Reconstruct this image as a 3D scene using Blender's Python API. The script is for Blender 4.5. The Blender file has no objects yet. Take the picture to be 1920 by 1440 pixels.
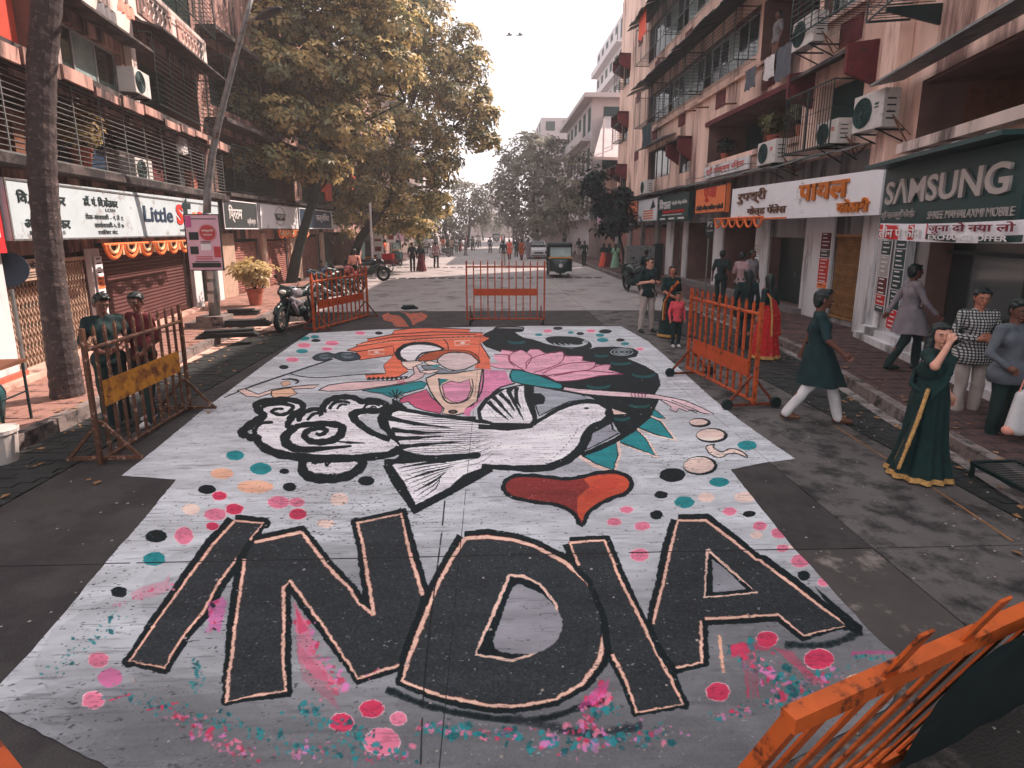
import bpy, math, random
import numpy as np
from mathutils import Vector, Matrix
rad = math.radians
RNG = random.Random(11)
NR = np.random.RandomState(5)
SC = bpy.context.scene
COL = SC.collection

# ------------------------------------------------------------------ camera, world, sun, exposure
F_PX, CAM_H, PITCH, VPX, VPY = 1060.0, 2.4, rad(11), 920.0, 432.0
CY_PX = VPY + F_PX * math.tan(PITCH)
YAW = math.atan((960 - VPX) / math.hypot(F_PX, CY_PX - VPY))
cam = bpy.data.cameras.new('camera')
cam_o = bpy.data.objects.new('camera', cam); COL.objects.link(cam_o)
cam.sensor_width = 36; cam.lens = 36 * F_PX / 1920
cam.shift_y = (CY_PX - 720) / 1920.0
cam.clip_start = 0.05; cam.clip_end = 3000
cam_o.location = (0, 0, CAM_H)
cam_o.rotation_euler = (math.pi / 2 - PITCH, 0, -YAW)
SC.camera = cam_o

SUN_EL, SUN_AZ = rad(44), rad(38)          # azimuth measured from the right hand side towards up the street
sun_dir = Vector((math.cos(SUN_EL) * math.cos(SUN_AZ), math.cos(SUN_EL) * math.sin(SUN_AZ), math.sin(SUN_EL)))
world = bpy.data.worlds.new('World'); SC.world = world; world.use_nodes = True
wt = world.node_tree; wt.nodes.clear()
w_out = wt.nodes.new('ShaderNodeOutputWorld'); w_bg = wt.nodes.new('ShaderNodeBackground')
w_sky = wt.nodes.new('ShaderNodeTexSky'); w_sky.sky_type = 'NISHITA'; w_sky.sun_disc = False
w_sky.sun_elevation = SUN_EL; w_sky.sun_rotation = math.pi / 2 - SUN_AZ
w_sky.dust_density = 4.0; w_sky.air_density = 1.0
w_haze = wt.nodes.new('ShaderNodeBackground'); w_haze.inputs[0].default_value = (0.765, 0.745, 0.775, 1); w_haze.inputs[1].default_value = 0.84
w_add = wt.nodes.new('ShaderNodeAddShader')
w_bg.inputs[1].default_value = 0.012
wt.links.new(w_sky.outputs[0], w_bg.inputs[0]); wt.links.new(w_bg.outputs[0], w_add.inputs[0])
wt.links.new(w_haze.outputs[0], w_add.inputs[1]); wt.links.new(w_add.outputs[0], w_out.inputs[0])
sun = bpy.data.lights.new('sun', 'SUN'); sun.energy = 4.4; sun.angle = rad(0.6); sun.color = (1.0, 0.79, 0.69)
sun_o = bpy.data.objects.new('sun', sun); COL.objects.link(sun_o)
sun_o.rotation_euler = (-sun_dir).to_track_quat('-Z', 'Y').to_euler()
vs = SC.view_settings
vs.view_transform = 'Standard'; vs.look = 'None'; vs.exposure = 0.95; vs.gamma = 1.0; vs.use_curve_mapping = False
SC.render.engine = 'CYCLES'
SC.cycles.use_denoising = True
SC.cycles.max_bounces = 6; SC.cycles.diffuse_bounces = 3; SC.cycles.transparent_max_bounces = 6
SC.cycles.volume_bounces = 1; SC.cycles.caustics_reflective = False; SC.cycles.caustics_refractive = False

# ------------------------------------------------------------------ measuring helpers (photo measurements to metres)
_cp, _sp, _cw, _sw = math.cos(PITCH), math.sin(PITCH), math.cos(YAW), math.sin(YAW)
def ray(x, y):
    a = (x - 960) / F_PX; b = (y - CY_PX) / F_PX
    return Vector((_cw * a + _sw * _cp - b * _sw * _sp, -_sw * a + _cw * _cp - b * _cw * _sp, -_sp - b * _cp))
def G(x, y, z=0.0):
    d = ray(x, y); t = (z - CAM_H) / d.z
    return Vector((d.x * t, d.y * t, z))
def AT(x, y, Y):
    d = ray(x, y); t = Y / d.y
    return Vector((d.x * t, Y, CAM_H + d.z * t))

# ------------------------------------------------------------------ materials
MATS = {}
def srgb(c):
    c = [v / 255.0 for v in c[:3]]
    return tuple((v / 12.92 if v <= .04045 else ((v + .055) / 1.055) ** 2.4) for v in c)
def mat(name, col, rough=0.7, metal=0.0, var=0.25, scale=6.0, bump=0.0, bscale=40.0, spots=None, spot_amt=0.0, spot_scale=5.0,
        trans=0.0, emit=None, streak=False, spec=0.4, alpha=None):
    """procedural material: a base colour broken up by noise, optional blotches / rust of a second colour, optional bump"""
    if name in MATS: return MATS[name]
    m = bpy.data.materials.new(name); m.use_nodes = True; MATS[name] = m
    nt = m.node_tree; b = nt.nodes['Principled BSDF']
    b.inputs['Roughness'].default_value = rough; b.inputs['Metallic'].default_value = metal
    b.inputs['Specular IOR Level'].default_value = spec
    tc = nt.nodes.new('ShaderNodeTexCoord'); src = tc.outputs['Object']
    if streak:
        mp = nt.nodes.new('ShaderNodeMapping'); mp.inputs['Scale'].default_value = (1, 1, 0.15)
        nt.links.new(src, mp.inputs[0]); src = mp.outputs[0]
    n = nt.nodes.new('ShaderNodeTexNoise'); n.inputs['Scale'].default_value = scale; n.inputs['Detail'].default_value = 8
    n.inputs['Roughness'].default_value = 0.62
    nt.links.new(src, n.inputs[0])
    r = nt.nodes.new('ShaderNodeValToRGB')
    lo = tuple(max(0, c * (1 - var)) for c in col); hi = tuple(min(1, c * (1 + var)) for c in col)
    r.color_ramp.elements[0].position = .3; r.color_ramp.elements[1].position = .7
    r.color_ramp.elements[0].color = (*lo, 1); r.color_ramp.elements[1].color = (*hi, 1)
    nt.links.new(n.outputs[0], r.inputs[0]); out = r.outputs[0]
    if spots:
        n2 = nt.nodes.new('ShaderNodeTexNoise'); n2.inputs['Scale'].default_value = spot_scale; n2.inputs['Detail'].default_value = 10
        n2.inputs['Roughness'].default_value = 0.7
        nt.links.new(src, n2.inputs[0])
        r2 = nt.nodes.new('ShaderNodeValToRGB'); e = r2.color_ramp.elements
        e[0].position = 0.62 - spot_amt * .3; e[1].position = 0.70 - spot_amt * .2
        nt.links.new(n2.outputs[0], r2.inputs[0])
        mx = nt.nodes.new('ShaderNodeMix'); mx.data_type = 'RGBA'
        nt.links.new(r2.outputs[0], mx.inputs[0]); nt.links.new(out, mx.inputs[6]); mx.inputs[7].default_value = (*spots, 1)
        out = mx.outputs[2]
    nt.links.new(out, b.inputs['Base Color'])
    if bump:
        n3 = nt.nodes.new('ShaderNodeTexNoise'); n3.inputs['Scale'].default_value = bscale; n3.inputs['Detail'].default_value = 6
        nt.links.new(tc.outputs['Object'], n3.inputs[0])
        bp = nt.nodes.new('ShaderNodeBump'); bp.inputs['Strength'].default_value = bump; bp.inputs['Distance'].default_value = 0.02
        nt.links.new(n3.outputs[0], bp.inputs['Height']); nt.links.new(bp.outputs[0], b.inputs['Normal'])
    if trans:
        tr = nt.nodes.new('ShaderNodeBsdfTranslucent'); ms = nt.nodes.new('ShaderNodeMixShader'); ms.inputs[0].default_value = trans
        nt.links.new(out, tr.inputs[0]); nt.links.new(b.outputs[0], ms.inputs[1]); nt.links.new(tr.outputs[0], ms.inputs[2])
        nt.links.new(ms.outputs[0], nt.nodes['Material Output'].inputs[0])
    if emit:
        b.inputs['Emission Color'].default_value = (*emit, 1); b.inputs['Emission Strength'].default_value = 1
    if alpha is not None: b.inputs['Alpha'].default_value = alpha
    return m

M = {}
def dm(key, *a, **k): M[key] = mat(key, *a, **k)
TEAL = (0.006, 0.017, 0.017)
dm('pink_plaster', srgb((240, 204, 188)), .9, var=.2, scale=1.2, bump=.3, bscale=9, spots=srgb((128, 98, 92)), spot_amt=.42, spot_scale=.9, streak=True)
dm('pale_plaster', srgb((222, 204, 196)), .9, var=.18, scale=1.5, bump=.3, bscale=9, spots=srgb((100, 88, 84)), spot_amt=.4, spot_scale=1.1, streak=True)
dm('white_plaster', srgb((214, 214, 216)), .85, var=.16, scale=1.5, spots=srgb((120, 118, 116)), spot_amt=.35, spot_scale=1.2, streak=True)
dm('old_plaster', srgb((196, 154, 142)), .95, var=.3, scale=1.4, bump=.5, bscale=7, spots=srgb((58, 52, 52)), spot_amt=.65, spot_scale=1.6, streak=True)
dm('red_plaster', srgb((190, 74, 56)), .9, var=.2, scale=1.3)
dm('grey_render', srgb((150, 148, 148)), .9, var=.25, scale=1.6, bump=.3, bscale=12, spots=srgb((70, 72, 72)), spot_amt=.5, spot_scale=1.8, streak=True)
dm('recess_shade', srgb((110, 86, 78)), .95, var=.35, scale=1.4)  # brown for deep recesses, their shade put into the colour
dm('maroon', srgb((104, 44, 48)), .85, var=.25, scale=3, spots=srgb((60, 40, 42)), spot_amt=.3)
dm('unlit_dark', (0.009, 0.042, 0.040), .95, var=.4, scale=1.0)  # darkness of unlit rooms and recesses put into one flat colour
dm('interior_room', srgb((92, 80, 74)), .95, var=.3, scale=1.0)
dm('dark_metal', (0.016, 0.036, 0.036), .5, .4, var=.3, scale=9)
dm('grey_metal', srgb((128, 132, 132)), .5, .5, var=.25, scale=6, spots=srgb((90, 62, 50)), spot_amt=.25)
dm('steel', srgb((150, 152, 152)), .35, .9, var=.2)
dm('aluminium', srgb((186, 186, 186)), .4, .6, var=.15)
dm('concrete_ledge', srgb((92, 84, 82)), .95, var=.35, scale=2, bump=.6, bscale=10, spots=srgb((38, 36, 38)), spot_amt=.7, spot_scale=2.5)
dm('orange_paint', srgb((188, 84, 40)), .6, var=.2, scale=7, spots=(0.03, 0.016, 0.012), spot_amt=.4, spot_scale=13)
dm('orange_band', srgb((182, 76, 34)), .6, var=.18, scale=5, spots=srgb((96, 44, 26)), spot_amt=.2, spot_scale=9)
dm('rust_paint', srgb((132, 58, 30)), .7, var=.35, scale=6, spots=(0.025, 0.02, 0.018), spot_amt=.5, spot_scale=8)
dm('yellow_band', srgb((196, 132, 40)), .7, var=.3, scale=4, spots=srgb((110, 56, 30)), spot_amt=.45, spot_scale=5)
dm('brown_rail', srgb((92, 62, 46)), .6, .2, var=.4, scale=6, spots=srgb((200, 160, 140)), spot_amt=.2, spot_scale=14)
dm('tyre', (0.008, 0.022, 0.022), .85, var=.3)
dm('black_paint', (0.006, 0.024, 0.024), .3, var=.2, spec=.5)
dm('glass_dark', (0.02, 0.035, 0.036), .08, var=.2, spec=.7)
dm('glass_pale', srgb((150, 170, 168)), .15, var=.3, scale=2, spec=.6)
dm('white_paint', srgb((214, 212, 212)), .5, var=.08, scale=3, spots=srgb((150, 140, 132)), spot_amt=.12, spot_scale=4)
dm('ac_body', srgb((202, 200, 196)), .6, var=.08, scale=4, spots=srgb((150, 142, 134)), spot_amt=.2, spot_scale=5)
dm('sign_white', srgb((236, 238, 242)), .55, var=.05, scale=2, spots=srgb((160, 158, 156)), spot_amt=.12, spot_scale=2)
dm('sign_teal', (0.009, 0.045, 0.044), .45, var=.1)
dm('sign_pale', srgb((186, 202, 208)), .55, var=.08, scale=2, spots=srgb((150, 150, 148)), spot_amt=.2, spot_scale=3)
dm('sign_grey', srgb((58, 66, 68)), .5, var=.1)
dm('sign_orange', srgb((236, 128, 74)), .55, var=.08)
dm('sign_red', srgb((206, 44, 52)), .6, var=.1)
dm('sign_blue', srgb((40, 62, 84)), .5, var=.1)
dm('letter_silver', srgb((186, 180, 176)), .4, .3, var=.08)
dm('letter_brown', srgb((116, 82, 66)), .5, .3, var=.15)
dm('letter_gold', srgb((226, 132, 52)), .35, .5, var=.2)
dm('letter_black', (0.008, 0.026, 0.028), .6, var=.1)
dm('letter_white', srgb((226, 224, 222)), .6, var=.05)
dm('letter_red', srgb((196, 52, 44)), .6, var=.1)
dm('letter_maroon', srgb((120, 28, 44)), .6, var=.1)
dm('letter_orange', srgb((220, 110, 50)), .6, var=.1)
dm('garland', srgb((238, 116, 60)), .8, var=.3, scale=30)
dm('garland_pale', srgb((230, 196, 150)), .8, var=.3, scale=30)
dm('shutter', srgb((150, 98, 88)), .55, .3, var=.2, scale=2, spots=srgb((60, 44, 42)), spot_amt=.3, spot_scale=2)
dm('shutter_dark', srgb((84, 46, 44)), .6, .2, var=.2, scale=2)
dm('gate_pale', srgb((206, 180, 160)), .5, .3, var=.2, scale=4)
dm('gate_gold', srgb((170, 128, 84)), .5, .3, var=.3, scale=4)
dm('wood', srgb((112, 72, 52)), .7, var=.3, scale=6)
dm('bark', (0.014, 0.028, 0.026), .95, var=.4, scale=8, bump=.8, bscale=14)
dm('palm_bark', srgb((70, 62, 62)), .9, var=.35, scale=10, bump=.7, bscale=22, spots=srgb((120, 104, 98)), spot_amt=.25, spot_scale=14)
dm('leaf_gold', (0.60, 0.46, 0.21), .5, var=.5, scale=1.6, trans=.42)  # brightened: sunlight on the crown put into the leaf colour
dm('leaf_green', (0.17, 0.175, 0.082), .5, var=.5, scale=2.2, trans=.25)
dm('rust_orange', srgb((176, 74, 40)), .6, var=.25, scale=7, spots=(0.03, 0.016, 0.012), spot_amt=.3, spot_scale=10)
dm('leaf_hazed', (0.17, 0.165, 0.118), .7, var=.3, scale=.8, trans=.2)  # far leaves, paled by distance haze put into the colour
dm('leaf_dark', (0.008, 0.030, 0.028), .6, var=.3, scale=3, trans=.1)
dm('skin', srgb((172, 114, 92)), .55, var=.1, scale=9)
dm('skin_dark', srgb((104, 68, 56)), .55, var=.1, scale=9)
dm('skin_light', srgb((212, 156, 134)), .5, var=.08, scale=9)
dm('hair', (0.005, 0.014, 0.014), .45, var=.3, scale=30)
dm('kerb_stone', srgb((128, 118, 114)), .95, var=.25, scale=3, bump=.5, bscale=14, spots=srgb((56, 52, 54)), spot_amt=.4, spot_scale=4)
dm('terracotta', srgb((170, 96, 76)), .85, var=.15)
dm('plastic_white', srgb((196, 190, 186)), .5, var=.1)
dm('tar', (0.012, 0.013, 0.015), .9, var=.3)

# ------------------------------------------------------------------ mesh helpers
class MB:
    """collects simple solids, then links them as one mesh"""
    def __init__(s): s.v = []; s.f = []; s.mi = []; s.m = 0; s.X = None
    def add(s, vs_, fs_):
        o = len(s.v)
        if s.X is not None: vs_ = [s.X @ Vector(p) for p in vs_]
        s.v += [tuple(p) for p in vs_]; s.f += [tuple(i + o for i in f) for f in fs_]; s.mi += [s.m] * len(fs_)
        return s
    def box(s, c, d, rz=0.0, R=None):
        x, y, z = d[0] / 2, d[1] / 2, d[2] / 2
        P = [Vector((a * x, b * y, e * z)) for e in (-1, 1) for b in (-1, 1) for a in (-1, 1)]
        if R is None and rz: R = Matrix.Rotation(rz, 3, 'Z')
        if R is not None: P = [R @ p for p in P]
        c = Vector(c)
        return s.add([c + p for p in P], [(0, 2, 3, 1), (4, 5, 7, 6), (0, 1, 5, 4), (2, 6, 7, 3), (0, 4, 6, 2), (1, 3, 7, 5)])
    def b2(s, a, b):
        return s.box([(a[i] + b[i]) / 2 for i in range(3)], [abs(b[i] - a[i]) for i in range(3)])
    def bar(s, p, q, w, h=None, up=(0, 0, 1)):
        p, q = Vector(p), Vector(q); d = (q - p)
        if d.length < 1e-6: return s
        d.normalize(); u = Vector(up)
        if abs(d.dot(u)) > .97: u = Vector((1, 0, 0)) if abs(d.x) < .9 else Vector((0, 1, 0))
        sx = d.cross(u).normalized() * (w / 2); sy = sx.cross(d).normalized() * ((h or w) / 2)
        P = [p - sx - sy, p + sx - sy, p + sx + sy, p - sx + sy, q - sx - sy, q + sx - sy, q + sx + sy, q - sx + sy]
        return s.add(P, [(0, 3, 2, 1), (4, 5, 6, 7), (0, 1, 5, 4), (1, 2, 6, 5), (2, 3, 7, 6), (3, 0, 4, 7)])
    def tube(s, pts, r, n=6, cap=True, squash=1.0):
        pts = [Vector(p) for p in pts]; N = len(pts)
        rs = r if isinstance(r, (list, tuple)) else [r] * N
        V = []; ref = None
        for i, p in enumerate(pts):
            d = (pts[min(i + 1, N - 1)] - pts[max(i - 1, 0)])
            if d.length < 1e-9: d = Vector((0, 0, 1))
            d.normalize()
            if ref is None: ref = Vector((0, 0, 1)) if abs(d.z) < .9 else Vector((1, 0, 0))
            a = d.cross(ref).normalized(); b = a.cross(d).normalized(); ref = b if abs(d.dot(b)) < .9 else ref
            for k in range(n):
                t = 2 * math.pi * k / n
                V.append(p + a * (math.cos(t) * rs[i]) + b * (math.sin(t) * rs[i] * squash))
        Fs = [(i * n + k, i * n + (k + 1) % n, (i + 1) * n + (k + 1) % n, (i + 1) * n + k) for i in range(N - 1) for k in range(n)]
        if cap: Fs += [tuple(range(n))[::-1], tuple((N - 1) * n + k for k in range(n))]
        return s.add(V, Fs)
    def loft(s, rings, cap=True):
        n = len(rings[0]); V = [p for r in rings for p in r]
        Fs = [(i * n + k, i * n + (k + 1) % n, (i + 1) * n + (k + 1) % n, (i + 1) * n + k) for i in range(len(rings) - 1) for k in range(n)]
        if cap: Fs += [tuple(range(n))[::-1], tuple((len(rings) - 1) * n + k for k in range(n))]
        return s.add(V, Fs)
    def disc(s, c, r, axis='Y', t=.02, n=14, r2=None):
        c = Vector(c); ax = {'X': Vector((1, 0, 0)), 'Y': Vector((0, 1, 0)), 'Z': Vector((0, 0, 1))}[axis]
        return s.tube([c - ax * t / 2, c + ax * t / 2], [r, r if r2 is None else r2], n)
    def ring(s, c, r, w, axis='Y', n=18, m=6):
        """torus"""
        c = Vector(c); V = []
        for i in range(n):
            a = 2 * math.pi * i / n
            for k in range(m):
                b = 2 * math.pi * k / m; rr = r + w * math.cos(b); h = w * math.sin(b)
                q = {'Y': (rr * math.cos(a), h, rr * math.sin(a)), 'X': (h, rr * math.cos(a), rr * math.sin(a)), 'Z': (rr * math.cos(a), rr * math.sin(a), h)}[axis]
                V.append(c + Vector(q))
        return s.add(V, [(i * m + k, i * m + (k + 1) % m, ((i + 1) % n) * m + (k + 1) % m, ((i + 1) % n) * m + k) for i in range(n) for k in range(m)])
    def quad(s, *p): return s.add(p, [tuple(range(len(p)))])
    def prism(s, poly, y0, y1):
        """poly in local (x, z), extruded along y"""
        n = len(poly); V = [(x, y0, z) for x, z in poly] + [(x, y1, z) for x, z in poly]
        return s.add(V, [tuple(range(n)), tuple(range(2 * n - 1, n - 1, -1))] + [(k, k + n, (k + 1) % n + n, (k + 1) % n) for k in range(n)])
    def build(s, name, m, parent=None, smooth=False, **props):
        me = bpy.data.meshes.new(name); me.from_pydata(s.v, [], s.f)
        for x in (m if isinstance(m, (list, tuple)) else [m]): me.materials.append(M[x] if isinstance(x, str) else x)
        if any(s.mi): me.polygons.foreach_set('material_index', s.mi)
        if smooth: me.polygons.foreach_set('use_smooth', [True] * len(me.polygons))
        me.update()
        return link(name, me, parent, **props)
def link(name, data, parent=None, loc=None, rot=None, scale=None, **props):
    o = bpy.data.objects.new(name, data); COL.objects.link(o)
    if parent is not None: o.parent = parent
    if loc is not None: o.location = loc
    if rot is not None: o.rotation_euler = rot
    if scale is not None: o.scale = scale
    for k, v in props.items(): o[k] = v
    return o
def thing(name, label, category, loc=(0, 0, 0), rz=0.0, group=None, kind=None):
    o = bpy.data.objects.new(name, None); COL.objects.link(o); o.location = loc; o.rotation_euler = (0, 0, rz)
    o.empty_display_size = .1
    o['label'] = label; o['category'] = category
    if group: o['group'] = group
    if kind: o['kind'] = kind
    return o
def npmesh(name, V, Fq, mats, parent=None, smooth=False, mi=None, **props):
    me = bpy.data.meshes.new(name); V = np.asarray(V, np.float32); Fq = np.asarray(Fq, np.int32); k = Fq.shape[1]
    me.vertices.add(len(V)); me.vertices.foreach_set('co', V.ravel())
    me.loops.add(Fq.size); me.loops.foreach_set('vertex_index', Fq.ravel())
    me.polygons.add(len(Fq)); me.polygons.foreach_set('loop_start', np.arange(0, Fq.size, k, dtype=np.int32))
    for x in (mats if isinstance(mats, (list, tuple)) else [mats]): me.materials.append(M[x] if isinstance(x, str) else x)
    if mi is not None: me.polygons.foreach_set('material_index', np.asarray(mi, np.int32))
    if smooth: me.polygons.foreach_set('use_smooth', np.ones(len(Fq), bool))
    me.update(); me.validate()
    return link(name, me, parent, **props)
def kids(o): return [c for c in COL.objects if c.parent is o]
def copy_thing(root, loc=None, rz=None, label=None, group=None, children=None):
    r = root.copy(); COL.objects.link(r)
    if loc is not None: r.location = loc
    if rz is not None: r.rotation_euler = (0, 0, rz)
    if label: r['label'] = label
    if group: r['group'] = group
    for c, gs in children:
        c2 = c.copy(); COL.objects.link(c2); c2.parent = r
        for g in gs:
            g2 = g.copy(); COL.objects.link(g2); g2.parent = c2
    return r
def tree_of(root): return [(c, kids(c)) for c in kids(root)]
def text(s_, mt, parent, x, z, w=None, h=None, y=-.01, depth=.01, bold=0.0, name='lettering', align='l', shear=0.0, italic=False):
    """flat lettering facing -Y, fitted to a width and / or height; x is its left edge (or centre), z its bottom"""
    c = bpy.data.curves.new(name, 'FONT'); c.body = s_; c.extrude = .5; c.offset = bold; c.resolution_u = 3; c.shear = shear
    o = bpy.data.objects.new(name, c); me = bpy.data.meshes.new_from_object(o); bpy.data.objects.remove(o)
    n = len(me.vertices)
    if n == 0: return None
    co = np.empty(n * 3, np.float32); me.vertices.foreach_get('co', co); co = co.reshape(-1, 3)
    mn, mx = co.min(0), co.max(0); ww, hh = mx[0] - mn[0], mx[1] - mn[1]
    sx = (w / ww) if w else (h / hh); sy = (h / hh) if h else sx
    out = np.empty_like(co)
    out[:, 0] = (co[:, 0] - mn[0]) * sx - (ww * sx / 2 if align == 'c' else 0) + x
    out[:, 2] = (co[:, 1] - mn[1]) * sy + z
    out[:, 1] = y - co[:, 2] * depth
    me.vertices.foreach_set('co', out.ravel()); me.materials.clear(); me.materials.append(M[mt]); me.update()
    return link(name, me, parent)
# ------------------------------------------------------------------ the street painting: drawn shape by shape into a ground texture
MX0, MX1, MY0, MY1, TEX = -4.65, 3.75, 2.0, 14.4, 0.0042
TW, TH = int((MX1 - MX0) / TEX), int((MY1 - MY0) / TEX)
def vnoise(cells, seed, h=TH, w=TW):
    r = np.random.RandomState(seed); gy, gx = max(2, int(h / cells[1]) + 2), max(2, int(w / cells[0]) + 2)
    g = r.rand(gy, gx).astype(np.float32)
    y = np.linspace(0, gy - 1.001, h, dtype=np.float32); x = np.linspace(0, gx - 1.001, w, dtype=np.float32)
    yi = y.astype(int); xi = x.astype(int); fy = (y - yi)[:, None]; fx = (x - xi)[None, :]
    fy = fy * fy * (3 - 2 * fy); fx = fx * fx * (3 - 2 * fx)
    a = g[yi][:, xi]; b = g[yi][:, xi + 1]; c = g[yi + 1][:, xi]; d = g[yi + 1][:, xi + 1]
    return (a * (1 - fx) + b * fx) * (1 - fy) + (c * (1 - fx) + d * fx) * fy
ZT = {1: (420, 590, .2778), 2: (840, 590, .28474), 3: (0, 900, .37508), 4: (480, 940, .34713), 5: (960, 940, .34727), 6: (1340, 1000, .30558), 8: (1160, 720, .27778), 0: (0, 0, 1)}
def Z(k, *pts):
    ox, oy, s_ = ZT[k]
    return [(ox + x * s_, oy + y * s_) for x, y in pts]
canvas = np.zeros((TH, TW, 3), np.float32)
def smooth_poly(P, closed=True, n=4):
    P = np.array(P, float); N = len(P); out = []
    rng = range(N) if closed else range(N - 1)
    for i in rng:
        if closed: a, b, c, d = P[i - 1], P[i], P[(i + 1) % N], P[(i + 2) % N]
        else: a, b, c, d = P[max(i - 1, 0)], P[i], P[i + 1], P[min(i + 2, N - 1)]
        for k in range(n):
            t = k / n
            out.append(.5 * ((2 * b) + (c - a) * t + (2 * a - 5 * b + 4 * c - d) * t * t + (3 * b - a - 3 * c + d) * t ** 3))
    if not closed: out.append(P[-1])
    return out
def togrid(P, sub=True):
    Q = []
    N = len(P)
    for i in range(N):
        a, b = P[i], P[(i + 1) % N]
        k = max(1, int(max(abs(a[0] - b[0]), abs(a[1] - b[1])) / 25)) if sub else 1
        for j in range(k):
            t = j / k; g = G(a[0] + (b[0] - a[0]) * t, a[1] + (b[1] - a[1]) * t)
            Q.append(((g.x - MX0) / TEX, (g.y - MY0) / TEX))
    return np.array(Q, np.float32)
def cover(Q):
    """antialiased coverage of a polygon in texel space -> (y0, x0, array)"""
    x0 = max(0, int(Q[:, 0].min()) - 1); x1 = min(TW, int(Q[:, 0].max()) + 2)
    y0 = max(0, int(Q[:, 1].min()) - 1); y1 = min(TH, int(Q[:, 1].max()) + 2)
    if x1 <= x0 or y1 <= y0: return None
    h, w = y1 - y0, x1 - x0
    acc = np.zeros((h, w + 2), np.float32)
    A = Q; B = np.roll(Q, -1, 0)
    ys = (np.arange(h * 2) + .5) / 2 + y0
    for k, yy in enumerate(ys):
        m = ((A[:, 1] <= yy) != (B[:, 1] <= yy))
        if not m.any(): continue
        a, b = A[m], B[m]
        xs = np.sort(a[:, 0] + (yy - a[:, 1]) / (b[:, 1] - a[:, 1]) * (b[:, 0] - a[:, 0])) - x0
        xs = np.clip(xs, 0, w)
        r = acc[k // 2]
        for i in range(0, len(xs) - 1, 2):
            l, rr = xs[i], xs[i + 1]
            li, ri = int(l), int(rr)
            # difference form: +1 from l, -1 from rr with fractional coverage
            r[li] += .5 * (1 - (l - li)); r[li + 1] += .5 * (l - li)
            r[ri] -= .5 * (1 - (rr - ri)); r[ri + 1] -= .5 * (rr - ri)
    return y0, x0, np.clip(np.cumsum(acc, 1)[:, :w], 0, 1)
def fill(P, col, alpha=1.0, sm=False):
    if sm: P = smooth_poly(P)
    c = cover(togrid(P))
    if c is None: return
    y0, x0, a = c; a = (a * alpha)[..., None]
    s_ = canvas[y0:y0 + a.shape[0], x0:x0 + a.shape[1]]
    s_ *= (1 - a); s_ += a * (np.array(col, np.float32) / 255)
def stroke(P, w, col, sm=True, closed=False, alpha=1.0, taper=False):
    """brush line of width w (photo pixels, or a list along the line)"""
    if sm and len(P) > 2: P = smooth_poly(P, closed, 5)
    if col is INK: w = [q * 1.3 if q >= 4 else q * 1.15 for q in w] if isinstance(w, (list, tuple)) else (w * 1.25 if 6 <= w < 15 else w)
    P = [np.array(p, float) for p in P]
    if closed: P = P + [P[0]]
    N = len(P); L = []; Rr = []
    for i in range(N):
        d = P[min(i + 1, N - 1)] - P[max(i - 1, 0)]; l = math.hypot(*d) or 1; n = np.array((-d[1], d[0])) / l
        t = i / max(1, N - 1)
        ww = (np.interp(t * (len(w) - 1), range(len(w)), w) if isinstance(w, (list, tuple)) else w)
        if taper: ww *= max(.15, math.sin(math.pi * min(max(t, .04), .96)))
        ww *= .5 * (1 + .12 * math.sin(i * 1.7))
        e = n * ww; e[1] *= .8
        L.append(P[i] + e); Rr.append(P[i] - e)
    for i in range(N - 1):
        fill([L[i], L[i + 1], Rr[i + 1], Rr[i]], col, alpha)
        if w if not isinstance(w, list) else True:
            pass
    if N > 2:
        for i in range(1, N - 1, 1):
            ww = float(np.linalg.norm(L[i] - Rr[i]) / 2)
            if ww > 1.5: ell(P[i][0], P[i][1], ww, ww * .8, col, alpha, 7)
def ell(cx, cy, rx, ry, col, alpha=1.0, n=22, rot=0.0, wob=0.0):
    P = []
    for k in range(n):
        t = 2 * math.pi * k / n; q = 1 + (RNG.uniform(-wob, wob) if wob else 0)
        a, b = rx * math.cos(t) * q, ry * math.sin(t) * q
        P.append((cx + a * math.cos(rot) - b * math.sin(rot), cy + a * math.sin(rot) + b * math.cos(rot)))
    fill(P, col, alpha)
BASE = (204, 208, 214); INK = (8, 24, 28); CREAM = (246, 218, 206); PEACH = (238, 184, 156); PINK = (232, 130, 158); HOT = (214, 62, 98)
CYAN = (36, 142, 148); ORG = (236, 120, 90); SLATE = (66, 68, 74); ASPH = (46, 52, 56); WHT = (246, 243, 248)
canvas[:] = np.array(BASE, np.float32) / 255
# greyer near end: thinner paint, with lens vignetting put into the colour, and soft grey clouds of brushed paint
for (x, y, rx, ry, a) in [(960, 1450, 1100, 110, .34), (700, 1410, 900, 150, .26), (1300, 1330, 560, 170, .28), (1540, 1220, 240, 150, .25), (250, 1340, 300, 90, .2), (960, 1250, 900, 240, .14), (560, 1120, 300, 130, .12)]:
    for k in range(4): ell(x, y, rx * (1 - k * .2), ry * (1 - k * .2), (104, 106, 110), a)
def zf(k, col, *pts, sm=False, line=0, lc=INK, a=1.0):
    P = Z(k, *pts)
    if sm: P = smooth_poly(P)
    fill(P, col, a)
    if line: stroke(P, line, lc, sm=False, closed=True)
def zs(k, w, col, *pts, **kw): stroke(Z(k, *pts), w, col, **kw)
# grey ground brush work behind the figure
zf(2, (168, 168, 178), (240, 1040), (600, 1050), (900, 930), (1150, 1040), (1240, 1130), (900, 1330), (300, 1230), sm=True, a=.35)
zf(1, (150, 158, 166), (460, 420), (900, 400), (1080, 330), (960, 300), (740, 300), (500, 380), sm=True, a=.5)
zf(1, (150, 158, 166), (480, 560), (700, 540), (1000, 560), (1150, 600), (1080, 660), (640, 620), (500, 640), sm=True, a=.5)
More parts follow.
